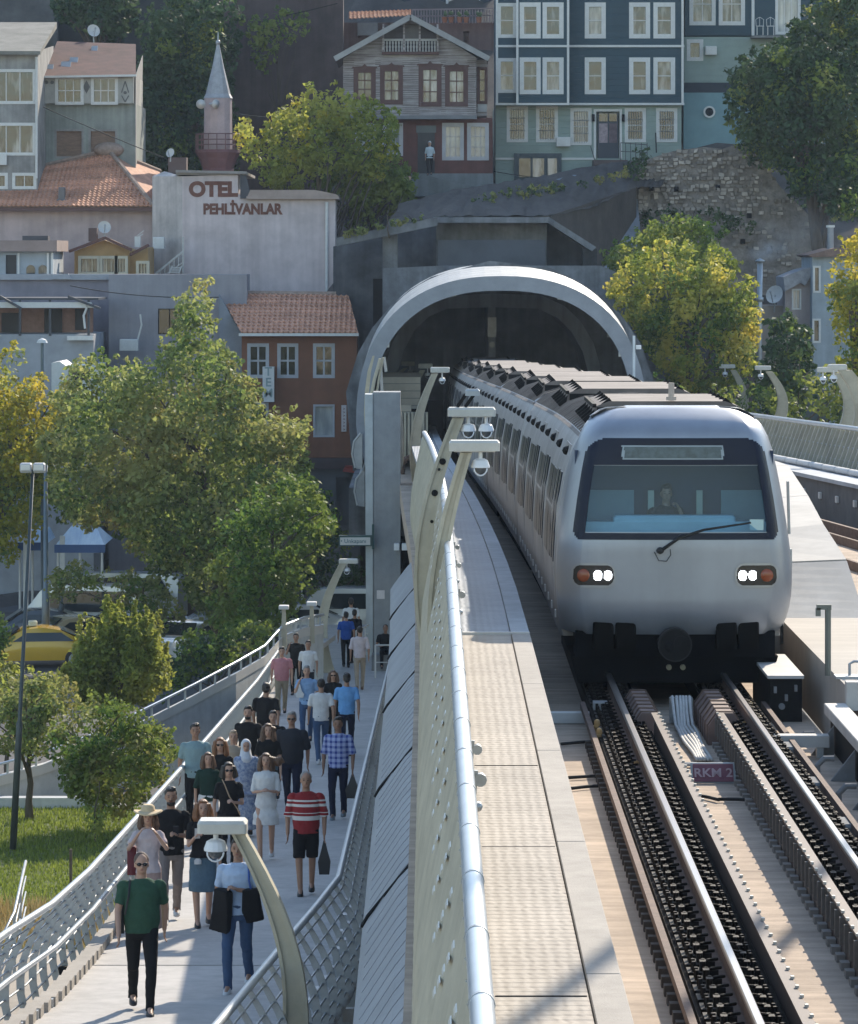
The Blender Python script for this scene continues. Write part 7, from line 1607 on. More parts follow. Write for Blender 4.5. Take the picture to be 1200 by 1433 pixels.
# ---------------------------------------------------------------- ruined stone wall and slope right of the portal
sw = thing('ruined_stone_wall', 'ruined rubble stone wall with put-log holes under the blue houses', 'wall', (WX(1000, 186), 186, 3))
D = 186.0; mb = MB()
out_ = [(885, 262), (900, 225), (940, 212), (985, 206), (1010, 209), (1040, 200), (1060, 215), (1090, 260), (1130, 300), (1145, 420), (1000, 420), (960, 400), (890, 420)]
hpoly(out_, D, 2.5, 'rubble_core', mat('rubble_core', (.33,.30,.275), .95, var=.4, scale=2.2, stain=.5, dscale=1, bump=.8, bscale=9), sw)
def inpoly(x, y_, P):
    r = False; j = len(P)-1
    for i in range(len(P)):
        if (P[i][1] > y_) != (P[j][1] > y_) and x < (P[j][0]-P[i][0])*(y_-P[i][1])/(P[j][1]-P[i][1])+P[i][0]: r = not r
        j = i
    return r
mb = MB(); yy = 212
while yy < 400:
    x = 890+random.uniform(0, 5)
    while x < 1130:
        w_ = random.uniform(4, 9); h_ = random.uniform(3.2, 5.5)
        pr = 1.0 if yy < 300 and x < 1060 else .35
        if inpoly(x, yy, out_) and random.random() < pr*.62:
            c = W(x+w_/2, yy+random.uniform(-1, 1), D-.04); s = D/F
            mb.obox(c, (w_*s*.46, random.uniform(-.03,.03), random.uniform(-.02,.02)), (0, .10+random.uniform(0,.07), 0), (random.uniform(-.02,.02), 0, h_*s*.46))
        x += w_+.8
    yy += 5.4
mb.build('facing_stones', mat('facing_stone', (.46,.415,.37), .9, var=.3, scale=3, island=.55, stain=.3, dscale=2, bump=.6, bscale=14), sw)
mb = MB()
for (x, y_) in ((911, 264), (946, 265), (1004, 263), (904, 301), (939, 302), (1008, 302), (1048, 302), (1039, 338)): p = W(x, y_, D-.18); mb.box(p.x-.11, p.x+.11, D-.2, D-.12, p.z-.12, p.z+.12)
mb.build('putlog_hole', M_dark, sw)
cw = thing('concrete_slope', 'smooth bluish concrete slope with faint stains right above the tunnel', 'retaining wall', (WX(830, 178), 178, 3))
mb = MB(); mb.prism([W(700, 420, 176), W(640, 285, 183), W(700, 272, 184), W(800, 245, 186), W(860, 245, 187), W(890, 262, 187), W(905, 420, 178)], (0, 2, 0)); mb.build('slope_face', mat('slope_conc', (.30,.33,.38), .9, var=.2, scale=.7, stain=.45, dscale=.5), cw)
up_ = [W(560, 285, 182), W(640, 264, 185), W(700, 256, 186), W(760, 246, 187), W(850, 228, 189), W(905, 222, 190), W(940, 222, 190)]; lo_ = [W(540, 318, 174), W(615, 303, 173), W(700, 302, 173), W(770, 302, 173), W(830, 290, 178), W(890, 262, 184.5), W(925, 262, 184.5)]
sp = MB(); rows = []
for k in range(9):
    rows.append([])
    for q in range(73):
        f = q/72*6; i_ = min(int(f), 5); a_ = lo_[i_].lerp(lo_[i_+1], f-i_); b_ = up_[i_].lerp(up_[i_+1], f-i_); rows[-1].append(a_.lerp(b_, k/8)+Vector((0, 0, random.uniform(-.13, .13) if 0 < k < 8 else random.uniform(-.05,.05))))
sp.loft(rows, False, False); sp.quad(lo_[0], lo_[0]-Vector((0,0,6)), lo_[3]-Vector((0,0,6)), lo_[3]); sp.quad(lo_[3], lo_[3]-Vector((0,0,6)), lo_[5]-Vector((0,0,6)), lo_[5])
o = sp.build('earth_slope', M_soil, None, smooth=2); tag(o, kind='structure')
# small houses at the right edge
b9 = thing('small_house', 'pale blue grey narrow house with two slit windows at the right edge', 'building', (WX(1160, 172), 172, -9))
D = 172.0; H = [(1139, 374, 1146, 408), (1138, 448, 1146, 478)]
px_wall(b9, mat('paleblue', (.40,.46,.50), .85, stain=.22, streak=.15), D, (1136, 356, 1215, 640), H, depth=5)
for r in H: px_window(b9, D, r, pane=P_glass, nz=1, bw=.06, frame=FR_white)
mb = MB(); mb.prism([W(1130, 357, D-.4), W(1168, 347, D-.4), W(1215, 347, D-.4), W(1215, 358, D-.4), W(1136, 360, D-.4)], (0, 5.6, 0)); mb.build('roof', mat('roof_rusty', (.24,.16,.13), .85, var=.3, scale=3), b9)
mb = MB(); mb.cyl(tuple(W(1161.5, 333, D+1)), .14, 1.05, 'z', 12); mb.build('chimney_pipe', mat('pipe_grey', (.34,.36,.39), .5, .4, stain=.2), b9, smooth=True)
mb = MB(); mb.cyl(tuple(W(1161.5, 317, D+1)), .19, .10, 'z', 12); mb.build('chimney_cowl', FR_white, b9, smooth=True)
b10 = thing('small_house', 'pinkish narrow house with torn white roof cover left of the pale blue one', 'building', (WX(1115, 173), 173, -9))
D = 173.0; px_wall(b10, mat('pinkish_wall', (.42,.36,.35), .85, stain=.22, streak=.15), D, (1098, 388, 1137, 640), [(1109, 406, 1119, 432)], depth=4); px_window(b10, D, (1109, 406, 1119, 432), pane=P_white, nz=1, nx=2, bw=.05)
mb = MB(); mb.prism([W(1096, 388, D-.3), W(1120, 378, D-.3), W(1136, 374, D-.3), W(1136, 384, D-.3), W(1126, 400, D-.3), W(1120, 396, D-.3), W(1098, 408, D-.3)], (0, 4, 0)); mb.build('roof_cover', mat('torn_sheet', (.36,.36,.38), .8, var=.3, scale=4), b10)
b11 = thing('small_house', 'low beige flat-roofed house behind the chimney pipe', 'building', (WX(1080, 174), 174, -9))
px_wall(b11, mat('beige_wall', (.38,.33,.29), .85, stain=.2), 174, (1066, 428, 1100, 640), [], depth=4)
sat_dish('big white satellite dish on the low beige house', 1083, 412, 173.5, .42, -.6)
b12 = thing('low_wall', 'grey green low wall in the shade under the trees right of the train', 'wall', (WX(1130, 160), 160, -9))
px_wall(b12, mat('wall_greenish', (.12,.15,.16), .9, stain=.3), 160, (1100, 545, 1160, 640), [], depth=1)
fp = thing('flue_pipe', 'tall galvanised flue pipe smoking beside the golden tree', 'flue', (WX(1063, 170), 170, -9))
D = 170.0; c = W(1063, 366, D); mb = MB(); mb.tube([(c.x-.06, D, -9), (c.x-.03, D, WZ(440, D)), (c.x, D, c.z)], .12, 12); mb.build('pipe', mat('flue_galv', (.42,.46,.50), .4, .5, stain=.2), fp, smooth=2)
mb = MB(); mb.tube([(c.x-.02, D, WZ(422, D)), (c.x-.02, D, WZ(416, D))], .17, 12); mb.build('collar', MATS['flue_galv'], fp, smooth=2)
mb = MB(); mb.tube([(c.x, D, c.z-.02), (c.x, D, c.z+.03), (c.x, D, c.z+.14)], [.20, .22, .02], 14); mb.build('cowl', MATS['flue_galv'], fp, smooth=2)

# overhead wires between the houses
for (lab, pts) in (('thin dark wire sagging from the minaret tree to the wooden house', [(335, 160, 188), (400, 172, 188), (470, 150, 190)]), ('thin dark wire sagging across the front of the blue house', [(690, 240, 190), (800, 262, 188), (890, 238, 188)]), ('thin dark wire from the hotel roof towards the far left block', [(60, 150, 183), (150, 190, 183), (232, 222, 183)]), ('thin dark wire along the lilac wall under the terrace', [(98, 400, 169.6), (200, 420, 169.6), (306, 416, 169.6)])):
    P = [W(*p) for p in pts]; Q = []
    for k in range(17):
        t_ = k/16; Q.append(P[0]*(1-t_)**2+P[1]*2*t_*(1-t_)+P[2]*t_*t_)
    mb = MB(); mb.tube(Q, .022, 5); o = mb.build('overhead_wire', M_rubber, None, smooth=2); tag(o, lab, 'wire', 'wires strung on the hillside')
# ================================================================ trees
def pip(x, y, P):
    r = False; j = len(P)-1
    for i in range(len(P)):
        if (P[i][1] > y) != (P[j][1] > y) and x < (P[j][0]-P[i][0])*(y-P[i][1])/(P[j][1]-P[i][1])+P[i][0]: r = not r
        j = i
    return r
def edge_dist(x, y, P):
    d = 1e9
    for i in range(len(P)):
        ax, ay = P[i]; bx, by = P[(i+1) % len(P)]; L = (bx-ax)**2+(by-ay)**2
        t = max(0, min(1, ((x-ax)*(bx-ax)+(y-ay)*(by-ay))/(L+1e-9))); d = min(d, math.hypot(x-ax-t*(bx-ax), y-ay-t*(by-ay)))
    return d
M_bark = mat('bark', (.10,.08,.06), .95, var=.4, scale=4, stretch=(1,1,.2), bump=.6, bscale=12)
def leaves(mb, C, Rr, n, size, rng, flat=.9, up=.35):
    """n leaf quads in the outer part of a clump"""
    d = rng.normal(size=(n, 3)); d /= np.linalg.norm(d, axis=1)[:, None]+1e-9
    rad = Rr*(rng.random(n)**.42)[:, None]; p = np.array(C)[None]+d*rad*np.array([1, 1, flat])
    nr = d+rng.normal(size=(n, 3))*.75+np.array([0, 0, up]); nr /= np.linalg.norm(nr, axis=1)[:, None]+1e-9
    t = np.cross(nr, rng.normal(size=(n, 3))); t /= np.linalg.norm(t, axis=1)[:, None]+1e-9; b = np.cross(nr, t)
    s = (size*(.6+.8*rng.random(n)))[:, None]
    q = np.stack([p-t*s*.5, p+b*s*.32+nr*s*.08, p+t*s*.6, p-b*s*.32+nr*s*.08], axis=1)
    mb.append(q.reshape(-1, 3))
def quads_mesh(name, arrs, m, parent):
    V = np.concatenate(arrs).astype(np.float32) - np.array(ORG[parent.name], dtype=np.float32); n = len(V)//4
    me = bpy.data.meshes.new(name); me.vertices.add(len(V)); me.vertices.foreach_set('co', V.ravel())
    me.loops.add(n*4); me.loops.foreach_set('vertex_index', np.arange(n*4, dtype=np.int32)); me.polygons.add(n)
    me.polygons.foreach_set('loop_start', np.arange(0, n*4, 4, dtype=np.int32)); me.polygons.foreach_set('loop_total', np.full(n, 4, dtype=np.int32))
    me.materials.append(m); me.update(); me.validate()
    o = bpy.data.objects.new(name, me); SC.collection.objects.link(o); o.parent = parent; ORG[o.name] = ORG[parent.name]; KIDS.setdefault(parent.name, []).append(o); return o
def tree(lab, poly, D, m, base=None, leaf=.16, dens=1.0, clump=.62, thick=None, trunk=.22, name='tree', cat='tree', zg=-9.0, group=None, shoots=False, limbs=14, hollow=.0, m2=None, m2f=0.0):
    seed = int(abs(poly[0][0]*31+poly[0][1]*17+D*7)) % 100000; rng = np.random.default_rng(seed); s = D/F
    xs = [p[0] for p in poly]; ys = [p[1] for p in poly]; cx = sum(xs)/len(xs); ymax = max(ys)
    bx = base if base is not None else cx; bX = WX(bx, D)
    t = thing(name, lab, cat, (bX, D, zg), group=group)
    A = 0
    for i in range(len(poly)): a, b = poly[i], poly[(i+1) % len(poly)]; A += a[0]*b[1]-b[0]*a[1]
    A = abs(A)/2*s*s; N = int(A/(clump**2)*2.3*dens)+4
    maxd = max(edge_dist(x, y, poly) for x, y in [(rng.uniform(min(xs), max(xs)), rng.uniform(min(ys), max(ys))) for _ in range(60)] if pip(x, y, poly)) if True else 1
    th = thick or max(1.2, maxd*s*1.0); C = []
    tries = 0
    while len(C) < N and tries < N*60:
        tries += 1; x = rng.uniform(min(xs), max(xs)); y = rng.uniform(min(ys), max(ys))
        if not pip(x, y, poly): continue
        e = edge_dist(x, y, poly)
        if e*s < min(clump*.30, .16): continue
        h = th*math.sqrt(max(0.02, 1-(1-min(1, e/maxd))**2)); dy = rng.choice([-1, 1])*h*rng.uniform(.45, 1.0) if rng.random() < .8 else rng.uniform(-h, h)
        r = min(clump*rng.choice([.45,.6,.8,1.0,1.35]), max(.28*clump, e*s*1.05)); C.append((WX(x, D), D+dy, WZ(y, D), r))
    arrs = []; arrs2 = []
    for (x, y, z, r) in C:
        n = int(88*dens*(r/clump)**2*(clump/leaf/4.0)**2)+8
        tgt = arrs2 if (m2 is not None and rng.random() < m2f) else arrs
        leaves(tgt, (x, y, z), r, n, leaf, rng)
        if shoots:
            hgt = r*rng.uniform(2.0, 3.6)
            for k in range(14): leaves(arrs, (x+rng.normal()*.04, y+rng.normal()*.04, z+hgt*k/14), .17*(1.15-k/14), 11, leaf, rng)
    for _ in range(int(N*1.1)):                          # stray sprigs break the outline
        x, y, z, r = C[int(rng.integers(len(C)))]; d = rng.normal(size=3); d /= np.linalg.norm(d); leaves(arrs, (x+d[0]*r*1.15, y+d[1]*r*1.15, z+abs(d[2])*r*1.2+.05), .15, 8, leaf, rng)
    crown = quads_mesh('crown', arrs, m, t)
    if arrs2: o = quads_mesh('crown_patch', arrs2, m2, crown)
    mb = MB(); zt = WZ(min(ys)+(ymax-min(ys))*.45, D); ztop = max(zt, zg+1.5); cX = WX(cx, D)
    P = [Vector((bX, D, zg-.1))]; nseg = 6
    for k in range(1, nseg+1): q = k/nseg; P.append(Vector((bX+(cX-bX)*q**1.6+rng.normal()*.06, D+rng.normal()*.05, zg+(ztop-zg)*q)))
    mb.tube(P, [trunk*(1.25 if k == 0 else 1-.6*k/nseg) for k in range(nseg+1)], 9); tr = mb.build('trunk', M_bark, t, smooth=2)
    mb = MB()
    for k in range(limbs):
        x, y, z, r = C[int(rng.integers(len(C)))]; q = rng.uniform(.35, .98); k0 = min(int(q*nseg), nseg-1); a = P[k0].lerp(P[k0+1], q*nseg-k0)
        b = Vector((x, y, z)); 
        if b.z < a.z-.5: continue
        md = a.lerp(b, .5)+Vector((rng.normal()*.15, rng.normal()*.15, .12*(b-a).length)); mb.tube([a, a.lerp(md, .6), md, b], [trunk*.38, trunk*.3, trunk*.2, .02], 6)
    if mb.v: mb.build('limb', M_bark, tr, smooth=2)
    return t
L_mid = leaf_mat('leaf_mid', (.06,.105,.03), (.24,.31,.09), tip=(.36,.36,.13), trans=.42)
L_green = leaf_mat('leaf_green', (.04,.09,.022), (.15,.23,.05), tip=(.24,.27,.07), trans=.38)
L_yellow = leaf_mat('leaf_yellow', (.14,.17,.02), (.36,.35,.05), tip=(.40,.34,.06), trans=.45)
L_lime = leaf_mat('leaf_lime', (.11,.15,.03), (.28,.32,.075), tip=(.33,.33,.08), trans=.45)
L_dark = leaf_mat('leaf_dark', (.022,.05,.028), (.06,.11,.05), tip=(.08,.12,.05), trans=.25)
L_gold = leaf_mat('leaf_gold', (.12,.18,.03), (.34,.38,.07), tip=(.50,.44,.10), trans=.4, hscale=.5)
L_olive = leaf_mat('leaf_olive', (.07,.11,.035), (.24,.27,.10), tip=(.30,.27,.09), trans=.35)
tree('large broad tree with a thin leafy spire in front of the lilac building', [(264,392),(278,380),(292,390),(302,412),(294,438),(305,465),(322,492),(352,522),(368,566),(400,580),(436,588),(444,606),(432,640),(450,700),(444,780),(410,840),(350,890),(290,880),(250,820),(205,790),(150,745),(90,740),(60,690),(62,610),(75,545),(112,500),(160,492),(190,505),(222,498),(236,470),(230,440),(250,418)], 140, L_mid, base=310, leaf=.19, dens=1.25, clump=.62, thick=4.2, trunk=.30, limbs=26, m2=L_olive, m2f=.25)
tree('bushy dark green tree left of the hanging sign at the ramp', [(300,730),(350,690),(400,655),(440,668),(478,735),(466,765),(440,790),(452,828),(420,860),(395,885),(340,905),(295,890),(285,820)], 128, L_green, base=345, leaf=.16, dens=1.15, clump=.55, thick=2.6, trunk=.14)
tree('yellowing tree at the left edge behind the tall street lamp', [(-90,470),(-20,450),(20,468),(40,486),(62,512),(70,548),(104,575),(98,640),(62,690),(56,745),(30,790),(-10,800),(-90,800)], 150, L_yellow, base=-20, leaf=.19, dens=1.1, clump=.65, thick=3.2, m2=L_mid, m2f=.3)
tree('light green upright young tree with pointed shoots beside the ramp', [(148,850),(160,862),(186,888),(208,868),(220,890),(242,925),(244,962),(205,985),(150,990),(100,985),(84,945),(100,925),(98,895),(122,890)], 113, L_lime, base=170, leaf=.13, dens=1.45, clump=.36, thick=1.7, trunk=.09, shoots=True)
tree('small olive green tree on the lawn with a slim leaning trunk, left one', [(-40,960),(20,950),(62,940),(108,962),(122,1000),(100,1040),(66,1060),(30,1070),(-10,1045),(-45,1010)], 101, L_olive, base=41, leaf=.12, dens=1.0, clump=.36, thick=1.5, trunk=.10, m2=L_mid, m2f=.4)
tree('small dense tree beside the footbridge railing, its crown reaching the deck', [(112,975),(162,984),(222,1008),(250,1052),(246,1088),(205,1122),(176,1148),(140,1140),(100,1112),(72,1075),(68,1025)], 99, L_green, base=140, leaf=.12, dens=1.45, clump=.38, thick=1.7, trunk=.06, m2=L_olive, m2f=.35)
tree('dark bush at the left edge beside the yellow taxi', [(-40,850),(10,860),(22,890),(16,925),(-10,940),(-40,935)], 126, L_green, base=-5, leaf=.13, dens=1, clump=.4, trunk=.06)
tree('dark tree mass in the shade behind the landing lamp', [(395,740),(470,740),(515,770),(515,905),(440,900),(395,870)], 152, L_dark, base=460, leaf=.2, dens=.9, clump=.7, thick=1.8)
tree('shaded tree behind the parked cars, under the large tree', [(-60,560),(60,560),(130,560),(300,600),(400,640),(470,700),(500,760),(480,800),(300,870),(270,905),(230,850),(190,800),(150,735),(30,735),(-60,760)], 158, L_green, base=265, leaf=.2, dens=.8, clump=.7, thick=1.5)
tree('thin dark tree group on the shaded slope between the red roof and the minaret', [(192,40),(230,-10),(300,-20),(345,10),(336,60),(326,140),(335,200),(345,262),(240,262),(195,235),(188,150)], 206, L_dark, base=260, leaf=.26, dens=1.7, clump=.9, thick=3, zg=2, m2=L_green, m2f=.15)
tree('dark creeper covered shrubs at the top left edge of the slope', [(70,-30),(200,-30),(195,50),(150,62),(110,48),(75,30)], 209, L_dark, base=140, leaf=.26, dens=1.4, clump=.8, zg=8)
tree('loose creeper hanging on the dark red wall', [(345,30),(372,15),(410,10),(440,30),(425,60),(395,68),(380,110),(352,96)], 209, L_green, base=390, leaf=.24, dens=.6, clump=.6, zg=8, trunk=.06)
tree('yellow green spreading tree between the minaret and the wooden house', [(328,175),(348,138),(372,172),(396,150),(416,132),(428,108),(448,128),(470,122),(488,136),(518,132),(532,150),(556,150),(558,200),(566,240),(520,262),(450,262),(420,250),(370,262),(345,232),(326,205)], 185, L_lime, base=455, leaf=.22, dens=1.05, clump=.68, thick=3, zg=-6, m2=L_yellow, m2f=.2)
tree('darker green tree filling the gap right of the hotel roof', [(440,225),(500,215),(560,215),(584,255),(578,298),(540,312),(472,330),(470,284),(440,276)], 187, L_green, base=520, leaf=.22, dens=1.2, clump=.7, thick=2.2, zg=-6)
tree('small pale bush above the hotel roof slab', [(364,262),(375,248),(400,244),(425,250),(432,264),(400,272)], 190, L_lime, base=400, leaf=.18, dens=1.1, clump=.4, zg=-4, trunk=.08)
tree('round green tree with a golden top right of the tunnel shell, behind the flue pipe', [(842,415),(865,370),(905,345),(945,335),(1000,342),(1035,365),(1058,402),(1062,450),(1058,520),(1020,555),(950,560),(915,520),(895,480),(870,450)], 163, L_gold, base=975, leaf=.19, dens=1.25, clump=.62, thick=3.4, m2=L_green, m2f=.38)
tree('green tree rising behind the golden one, right of the tunnel shell', [(832,395),(848,352),(885,328),(935,305),(980,302),(1015,322),(1022,350),(980,370),(900,400),(860,425)], 168, L_green, base=930, leaf=.19, dens=1.3, clump=.6, thick=2.2, m2=L_lime, m2f=.25)
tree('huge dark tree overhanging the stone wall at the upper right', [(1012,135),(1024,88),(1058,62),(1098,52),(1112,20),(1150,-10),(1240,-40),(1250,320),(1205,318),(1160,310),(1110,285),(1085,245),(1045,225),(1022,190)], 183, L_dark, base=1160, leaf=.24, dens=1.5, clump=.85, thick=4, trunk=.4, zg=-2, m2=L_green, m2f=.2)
tree('yellow green tree cut by the right edge in front of the small houses', [(1200,318),(1240,300),(1250,540),(1190,560),(1158,500),(1168,470),(1150,440),(1164,400),(1156,375),(1176,340)], 141, L_yellow, base=1225, leaf=.17, dens=1.2, clump=.55, thick=2, m2=L_green, m2f=.3)
tree('dark feathery tree in front of the pinkish narrow house', [(1062,500),(1075,455),(1100,436),(1128,455),(1140,500),(1150,560),(1110,600),(1050,600),(1040,560)], 157, L_dark, base=1098, leaf=.24, dens=1.0, clump=.55, trunk=.12, m2=L_green, m2f=.2)
tree('dark shrubbery behind the right bridge fence', [(900,520),(960,540),(1050,545),(1130,520),(1200,500),(1250,500),(1250,680),(900,680)], 152.5, L_green, base=1060, leaf=.2, dens=.8, clump=.7, thick=1.6, m2=L_dark, m2f=.5)
tree('thin sapling tied to a stake on the lawn', [(118,1128),(140,1120),(150,1150),(140,1172),(122,1160)], 97, L_green, base=134, leaf=.1, dens=.5, clump=.25, trunk=.025, limbs=4)
tree('dark green bushes filling the gap above the ramp coping', [(225,905),(262,880),(300,886),(350,872),(392,868),(396,896),(360,918),(320,936),(265,962),(215,990),(228,950)], 121, L_green, base=300, leaf=.15, dens=1.1, clump=.45, thick=1.4, trunk=.06, m2=L_dark, m2f=.3, name='bush', cat='bush')
tree('pale green low tree behind the small olive tree at the left', [(-40,900),(20,930),(70,935),(95,960),(90,1000),(40,1010),(-40,990)], 108, L_lime, base=10, leaf=.13, dens=1.0, clump=.4, thick=1.4, trunk=.07, m2=L_olive, m2f=.4)
tree('thin weeds growing along the top beam above the tunnel', [(480,336),(540,322),(610,303),(612,296),(545,312),(480,326)], 166.5, L_olive, leaf=.16, dens=.5, clump=.3, thick=.4, name='shrub', cat='shrub', zg=WZ(330,166.5), trunk=.03, limbs=2)
tree('patchy brown weeds on the earth slope under the blue house', [(600,296),(660,278),(740,262),(820,248),(880,236),(880,250),(800,268),(700,290),(620,303)], 180, L_olive, leaf=.16, dens=.45, clump=.32, thick=1.5, name='shrub', cat='shrub', zg=WZ(300,180), trunk=.03, limbs=2, m2=L_dark, m2f=.5)
tree('thin olive tree standing in front of the parked vans', [(60,800),(100,786),(150,798),(205,806),(250,830),(262,870),(230,890),(180,860),(120,850),(70,842)], 136, L_olive, base=205, leaf=.16, dens=.8, clump=.45, thick=1.2, trunk=.07, m2=L_green, m2f=.4)
# weeds hanging on the stone wall and slope
for (lab, P_, D) in (('dry weeds along the foot of the stone wall', [(888,300),(930,288),(960,300),(1000,292),(1060,310),(1060,330),(890,322)], 184.5), ('brown green weeds beside the blue house steps', [(868,232),(900,200),(915,205),(905,250),(880,262)], 186)):
    tree(lab, P_, D, L_dark, leaf=.16, dens=.35, clump=.35, name='shrub', cat='shrub', zg=WZ(P_[-1][1], D), trunk=.03, limbs=3)

# ================================================================ street: lamps, cars, stalls, fences
def street_lamp(lab, x, yt, yb, D, r, mt, head, lean=0):
    b = W(x+lean, yb, D); tp = W(x, yt, D); t = thing('street_lamp', lab, 'street lamp', (b.x, D, b.z))
    mb = MB(); mb.tube([b, b.lerp(tp, .33), b.lerp(tp, .34), tp], [r, r*.92, r*.6, r*.45], 12); mb.build('pole', mt, t, smooth=2)
    if head:
        for s in (-1, 1): mb = MB(); mb.bbox(tp.x+s*.16-.14, tp.x+s*.16+.14, D-.22, D+.1, tp.z-.03, tp.z+.16, .03); h = mb.build('floodlight', mat('flood_grey', (.5,.5,.5), .5), t); mb = MB(); mb.box(tp.x+s*.16-.11, tp.x+s*.16+.11, D-.235, D-.222, tp.z-.0, tp.z+.13); mb.build('lens', mat('flood_lens', (.75,.74,.70), .15), h)
        mb = MB(); mb.bar((tp.x-.3, D, tp.z-.05), (tp.x+.3, D, tp.z-.05), .06); mb.build('crossbar', M_galv, t)
    return t
street_lamp('tall slim dark street lamp with twin square floodlights on the lawn', 46, 657, 1188, 95.5, .085, mat('pole_dark', (.06,.075,.08), .5, .3), True, lean=-28)
street_lamp('plain grey metal pole behind the tall street lamp', 64, 640, 918, 140, .15, mat('pole_bluegrey', (.16,.20,.23), .5, .3), False)
street_lamp('short plain dark pole under the white banner post', 86, 800, 870, 146, .10, MATS['pole_dark'], False)
p = W(59, 480, 152); t = thing('street_lamp', 'small hooded street lamp among the yellow leaves at the left', 'street lamp', (p.x, p.y, -9))
mb = MB(); mb.tube([(p.x, p.y, -9), (p.x, p.y, p.z)], .06, 8); mb.build('pole', MATS['pole_bluegrey'], t, smooth=True); mb = MB(); mb.loft([ngon(p.x, p.y, .22, p.z, 10), ngon(p.x, p.y, .16, p.z+.12, 10), ngon(p.x, p.y, .03, p.z+.18, 10)]); mb.build('hood', FR_white, t)

def car(lab, x, yb, D, col, L=4.4, Wd=1.75, H=1.45, rz=0.0, van=False, cat='car', name='parked_car', sign=False):
    p = W(x, yb, D); z0 = -9.03; t = thing(name, lab, cat, (p.x, D, z0), rz=rz, group='cars parked behind the trees')
    pm = mat('paint_'+''.join('%02d' % int(c*99) for c in col), col, .25, .2, var=.04, coat=.6)
    l = L/2; w = Wd/2
    if van: prof = [(-l,.35,.95),(-l+.05,.95,1),(-l+.35,1.05,1.),(-l+.9,1.75,1.),(-l+1.2,H,1.),(l-.15,H,1.),(l,1.9,1.),(l,.35,.95)]
    sec = []
    xs_ = np.linspace(-l, l, 15); hood = .95; belt = .92
    def top(x_):
        if van: return float(np.interp(x_, [-l,-l+.5,-l+1.1,-l+1.5,l-.1,l], [.8,1.1,1.85,H,H,H-.2]))
        return float(np.interp(x_, [-l,-l+.25,-l+1.15,-l+1.75,-l+2.5,l-1.3,l-.55,l], [.65,.82,.95,H-.06,H,H-.08,1.02,.85]))
    rings = []
    for x_ in xs_:
        h = top(x_); e = 1-.10*(abs(x_)/l)**4; hb = min(h, belt); wt = w*(.98 if h < 1.05 else .80)
        rings.append([(x_, -w*e, .28), (x_, -w*e*1.0, .55), (x_, -w*e*.97, hb*.98), (x_, -wt*e if h > 1.05 else -w*e*.9, h-.03), (x_, -wt*e*.6, h), (x_, wt*e*.6, h), (x_, wt*e if h > 1.05 else w*e*.9, h-.03), (x_, w*e*.97, hb*.98), (x_, w*e, .55), (x_, w*e, .28)])
    mb = MB(); mb.loft(rings); body = mb.build('body', pm, t, smooth=True, local=True)
    gm = mat('car_glass', (.02,.03,.035), .06, var=.2)
    for s in (-1, 1):
        m = MB(); a, b = (-l+1.45, l-1.0) if not van else (-l+1.3, l-.4)
        e_ = (1.0, .84) if van else (.93, .845); m.prism([(a, s*(w*e_[0]), belt+(.2 if van else .03)), (b+.2, s*(w*e_[0]), belt+(.2 if van else .03)), (b-.25, s*(w*e_[1]+(.12 if van else 0)), H-.2), (a+.5, s*(w*e_[1]+(.12 if van else 0)), H-.2)], (0, s*.03, 0)); m.build('side_window', gm, body, local=True)
    m = MB()
    m.prism([(-l+1.12, -w*.8, .99), (-l+1.12, w*.8, .99), (-l+1.72, w*.68, H-.07), (-l+1.72, -w*.68, H-.07)], (-.04, 0, .03)); m.build('windscreen', gm, body, local=True)
    if not van: m = MB(); m.prism([(l-.5, -w*.75, 1.03), (l-.5, w*.75, 1.03), (l-1.25, w*.66, H-.10), (l-1.25, -w*.66, H-.10)], (.05, 0, .03)); m.build('rear_window', gm, body, local=True)
    for (a, s) in ((-l+.8, -1), (-l+.8, 1), (l-.8, -1), (l-.8, 1)):
        m = MB(); m.cyl((a, s*(w-.10), .32), .32, .21, 'y', 20); wl_ = m.build('wheel', M_rubber, t, smooth=True, local=True); m = MB(); m.cyl((a, s*(w+.008), .32), .19, .02, 'y', 14); m.build('rim', M_galv, wl_, smooth=True, local=True)
    for s in (-1, 1): m = MB(); m.ell((-l+.06, s*w*.7, .66), .06, .18, .08, 8, 5); m.build('headlight', mat('headlight_glass', (.7,.72,.72), .1), t, smooth=2, local=True)
    if sign: m = MB(); m.bbox(-.15, .15, -.25, .25, H, H+.16, .03); m.build('roof_sign', mat('taxi_sign', (.75,.70,.5), .4), t, local=True)
    return t
car('yellow taxi with dark windows parked near the left edge', 46, 925, 139, (.62,.38,.03), rz=.15, name='taxi', cat='taxi', sign=True)
car('dark saloon car parked behind the yellow taxi', 50, 890, 146, (.05,.06,.075), rz=.1)
car('white van with a flat roof behind the light green tree', 118, 880, 149, (.62,.60,.54), L=5.2, Wd=1.95, H=2.1, van=True, rz=-.3, name='parked_van', cat='van')
car('beige car parked between the grey pole and the light green tree', 95, 905, 143, (.45,.38,.25), rz=.5)
car('pale silver car glinting in the sun right of the light green tree', 262, 895, 141, (.50,.53,.56), rz=1.2)
car('grey car parked under the large tree', 170, 900, 145, (.22,.24,.26), rz=-.4)
car('white minibus farther back under the large tree', 170, 850, 156, (.55,.55,.52), L=5.0, H=2.0, van=True, rz=-.2, name='parked_van', cat='van')
car('white car glimpsed through the leaves left of the landing', 405, 858, 148, (.60,.62,.64), rz=.2)
car('white van glimpsed through leaves under the hanging sign', 490, 840, 150, (.60,.62,.64), L=4.8, H=1.9, van=True, rz=0, name='parked_van', cat='van')
car('silver car behind the small lamps of the ramp', 340, 870, 150, (.40,.42,.44), rz=.1)
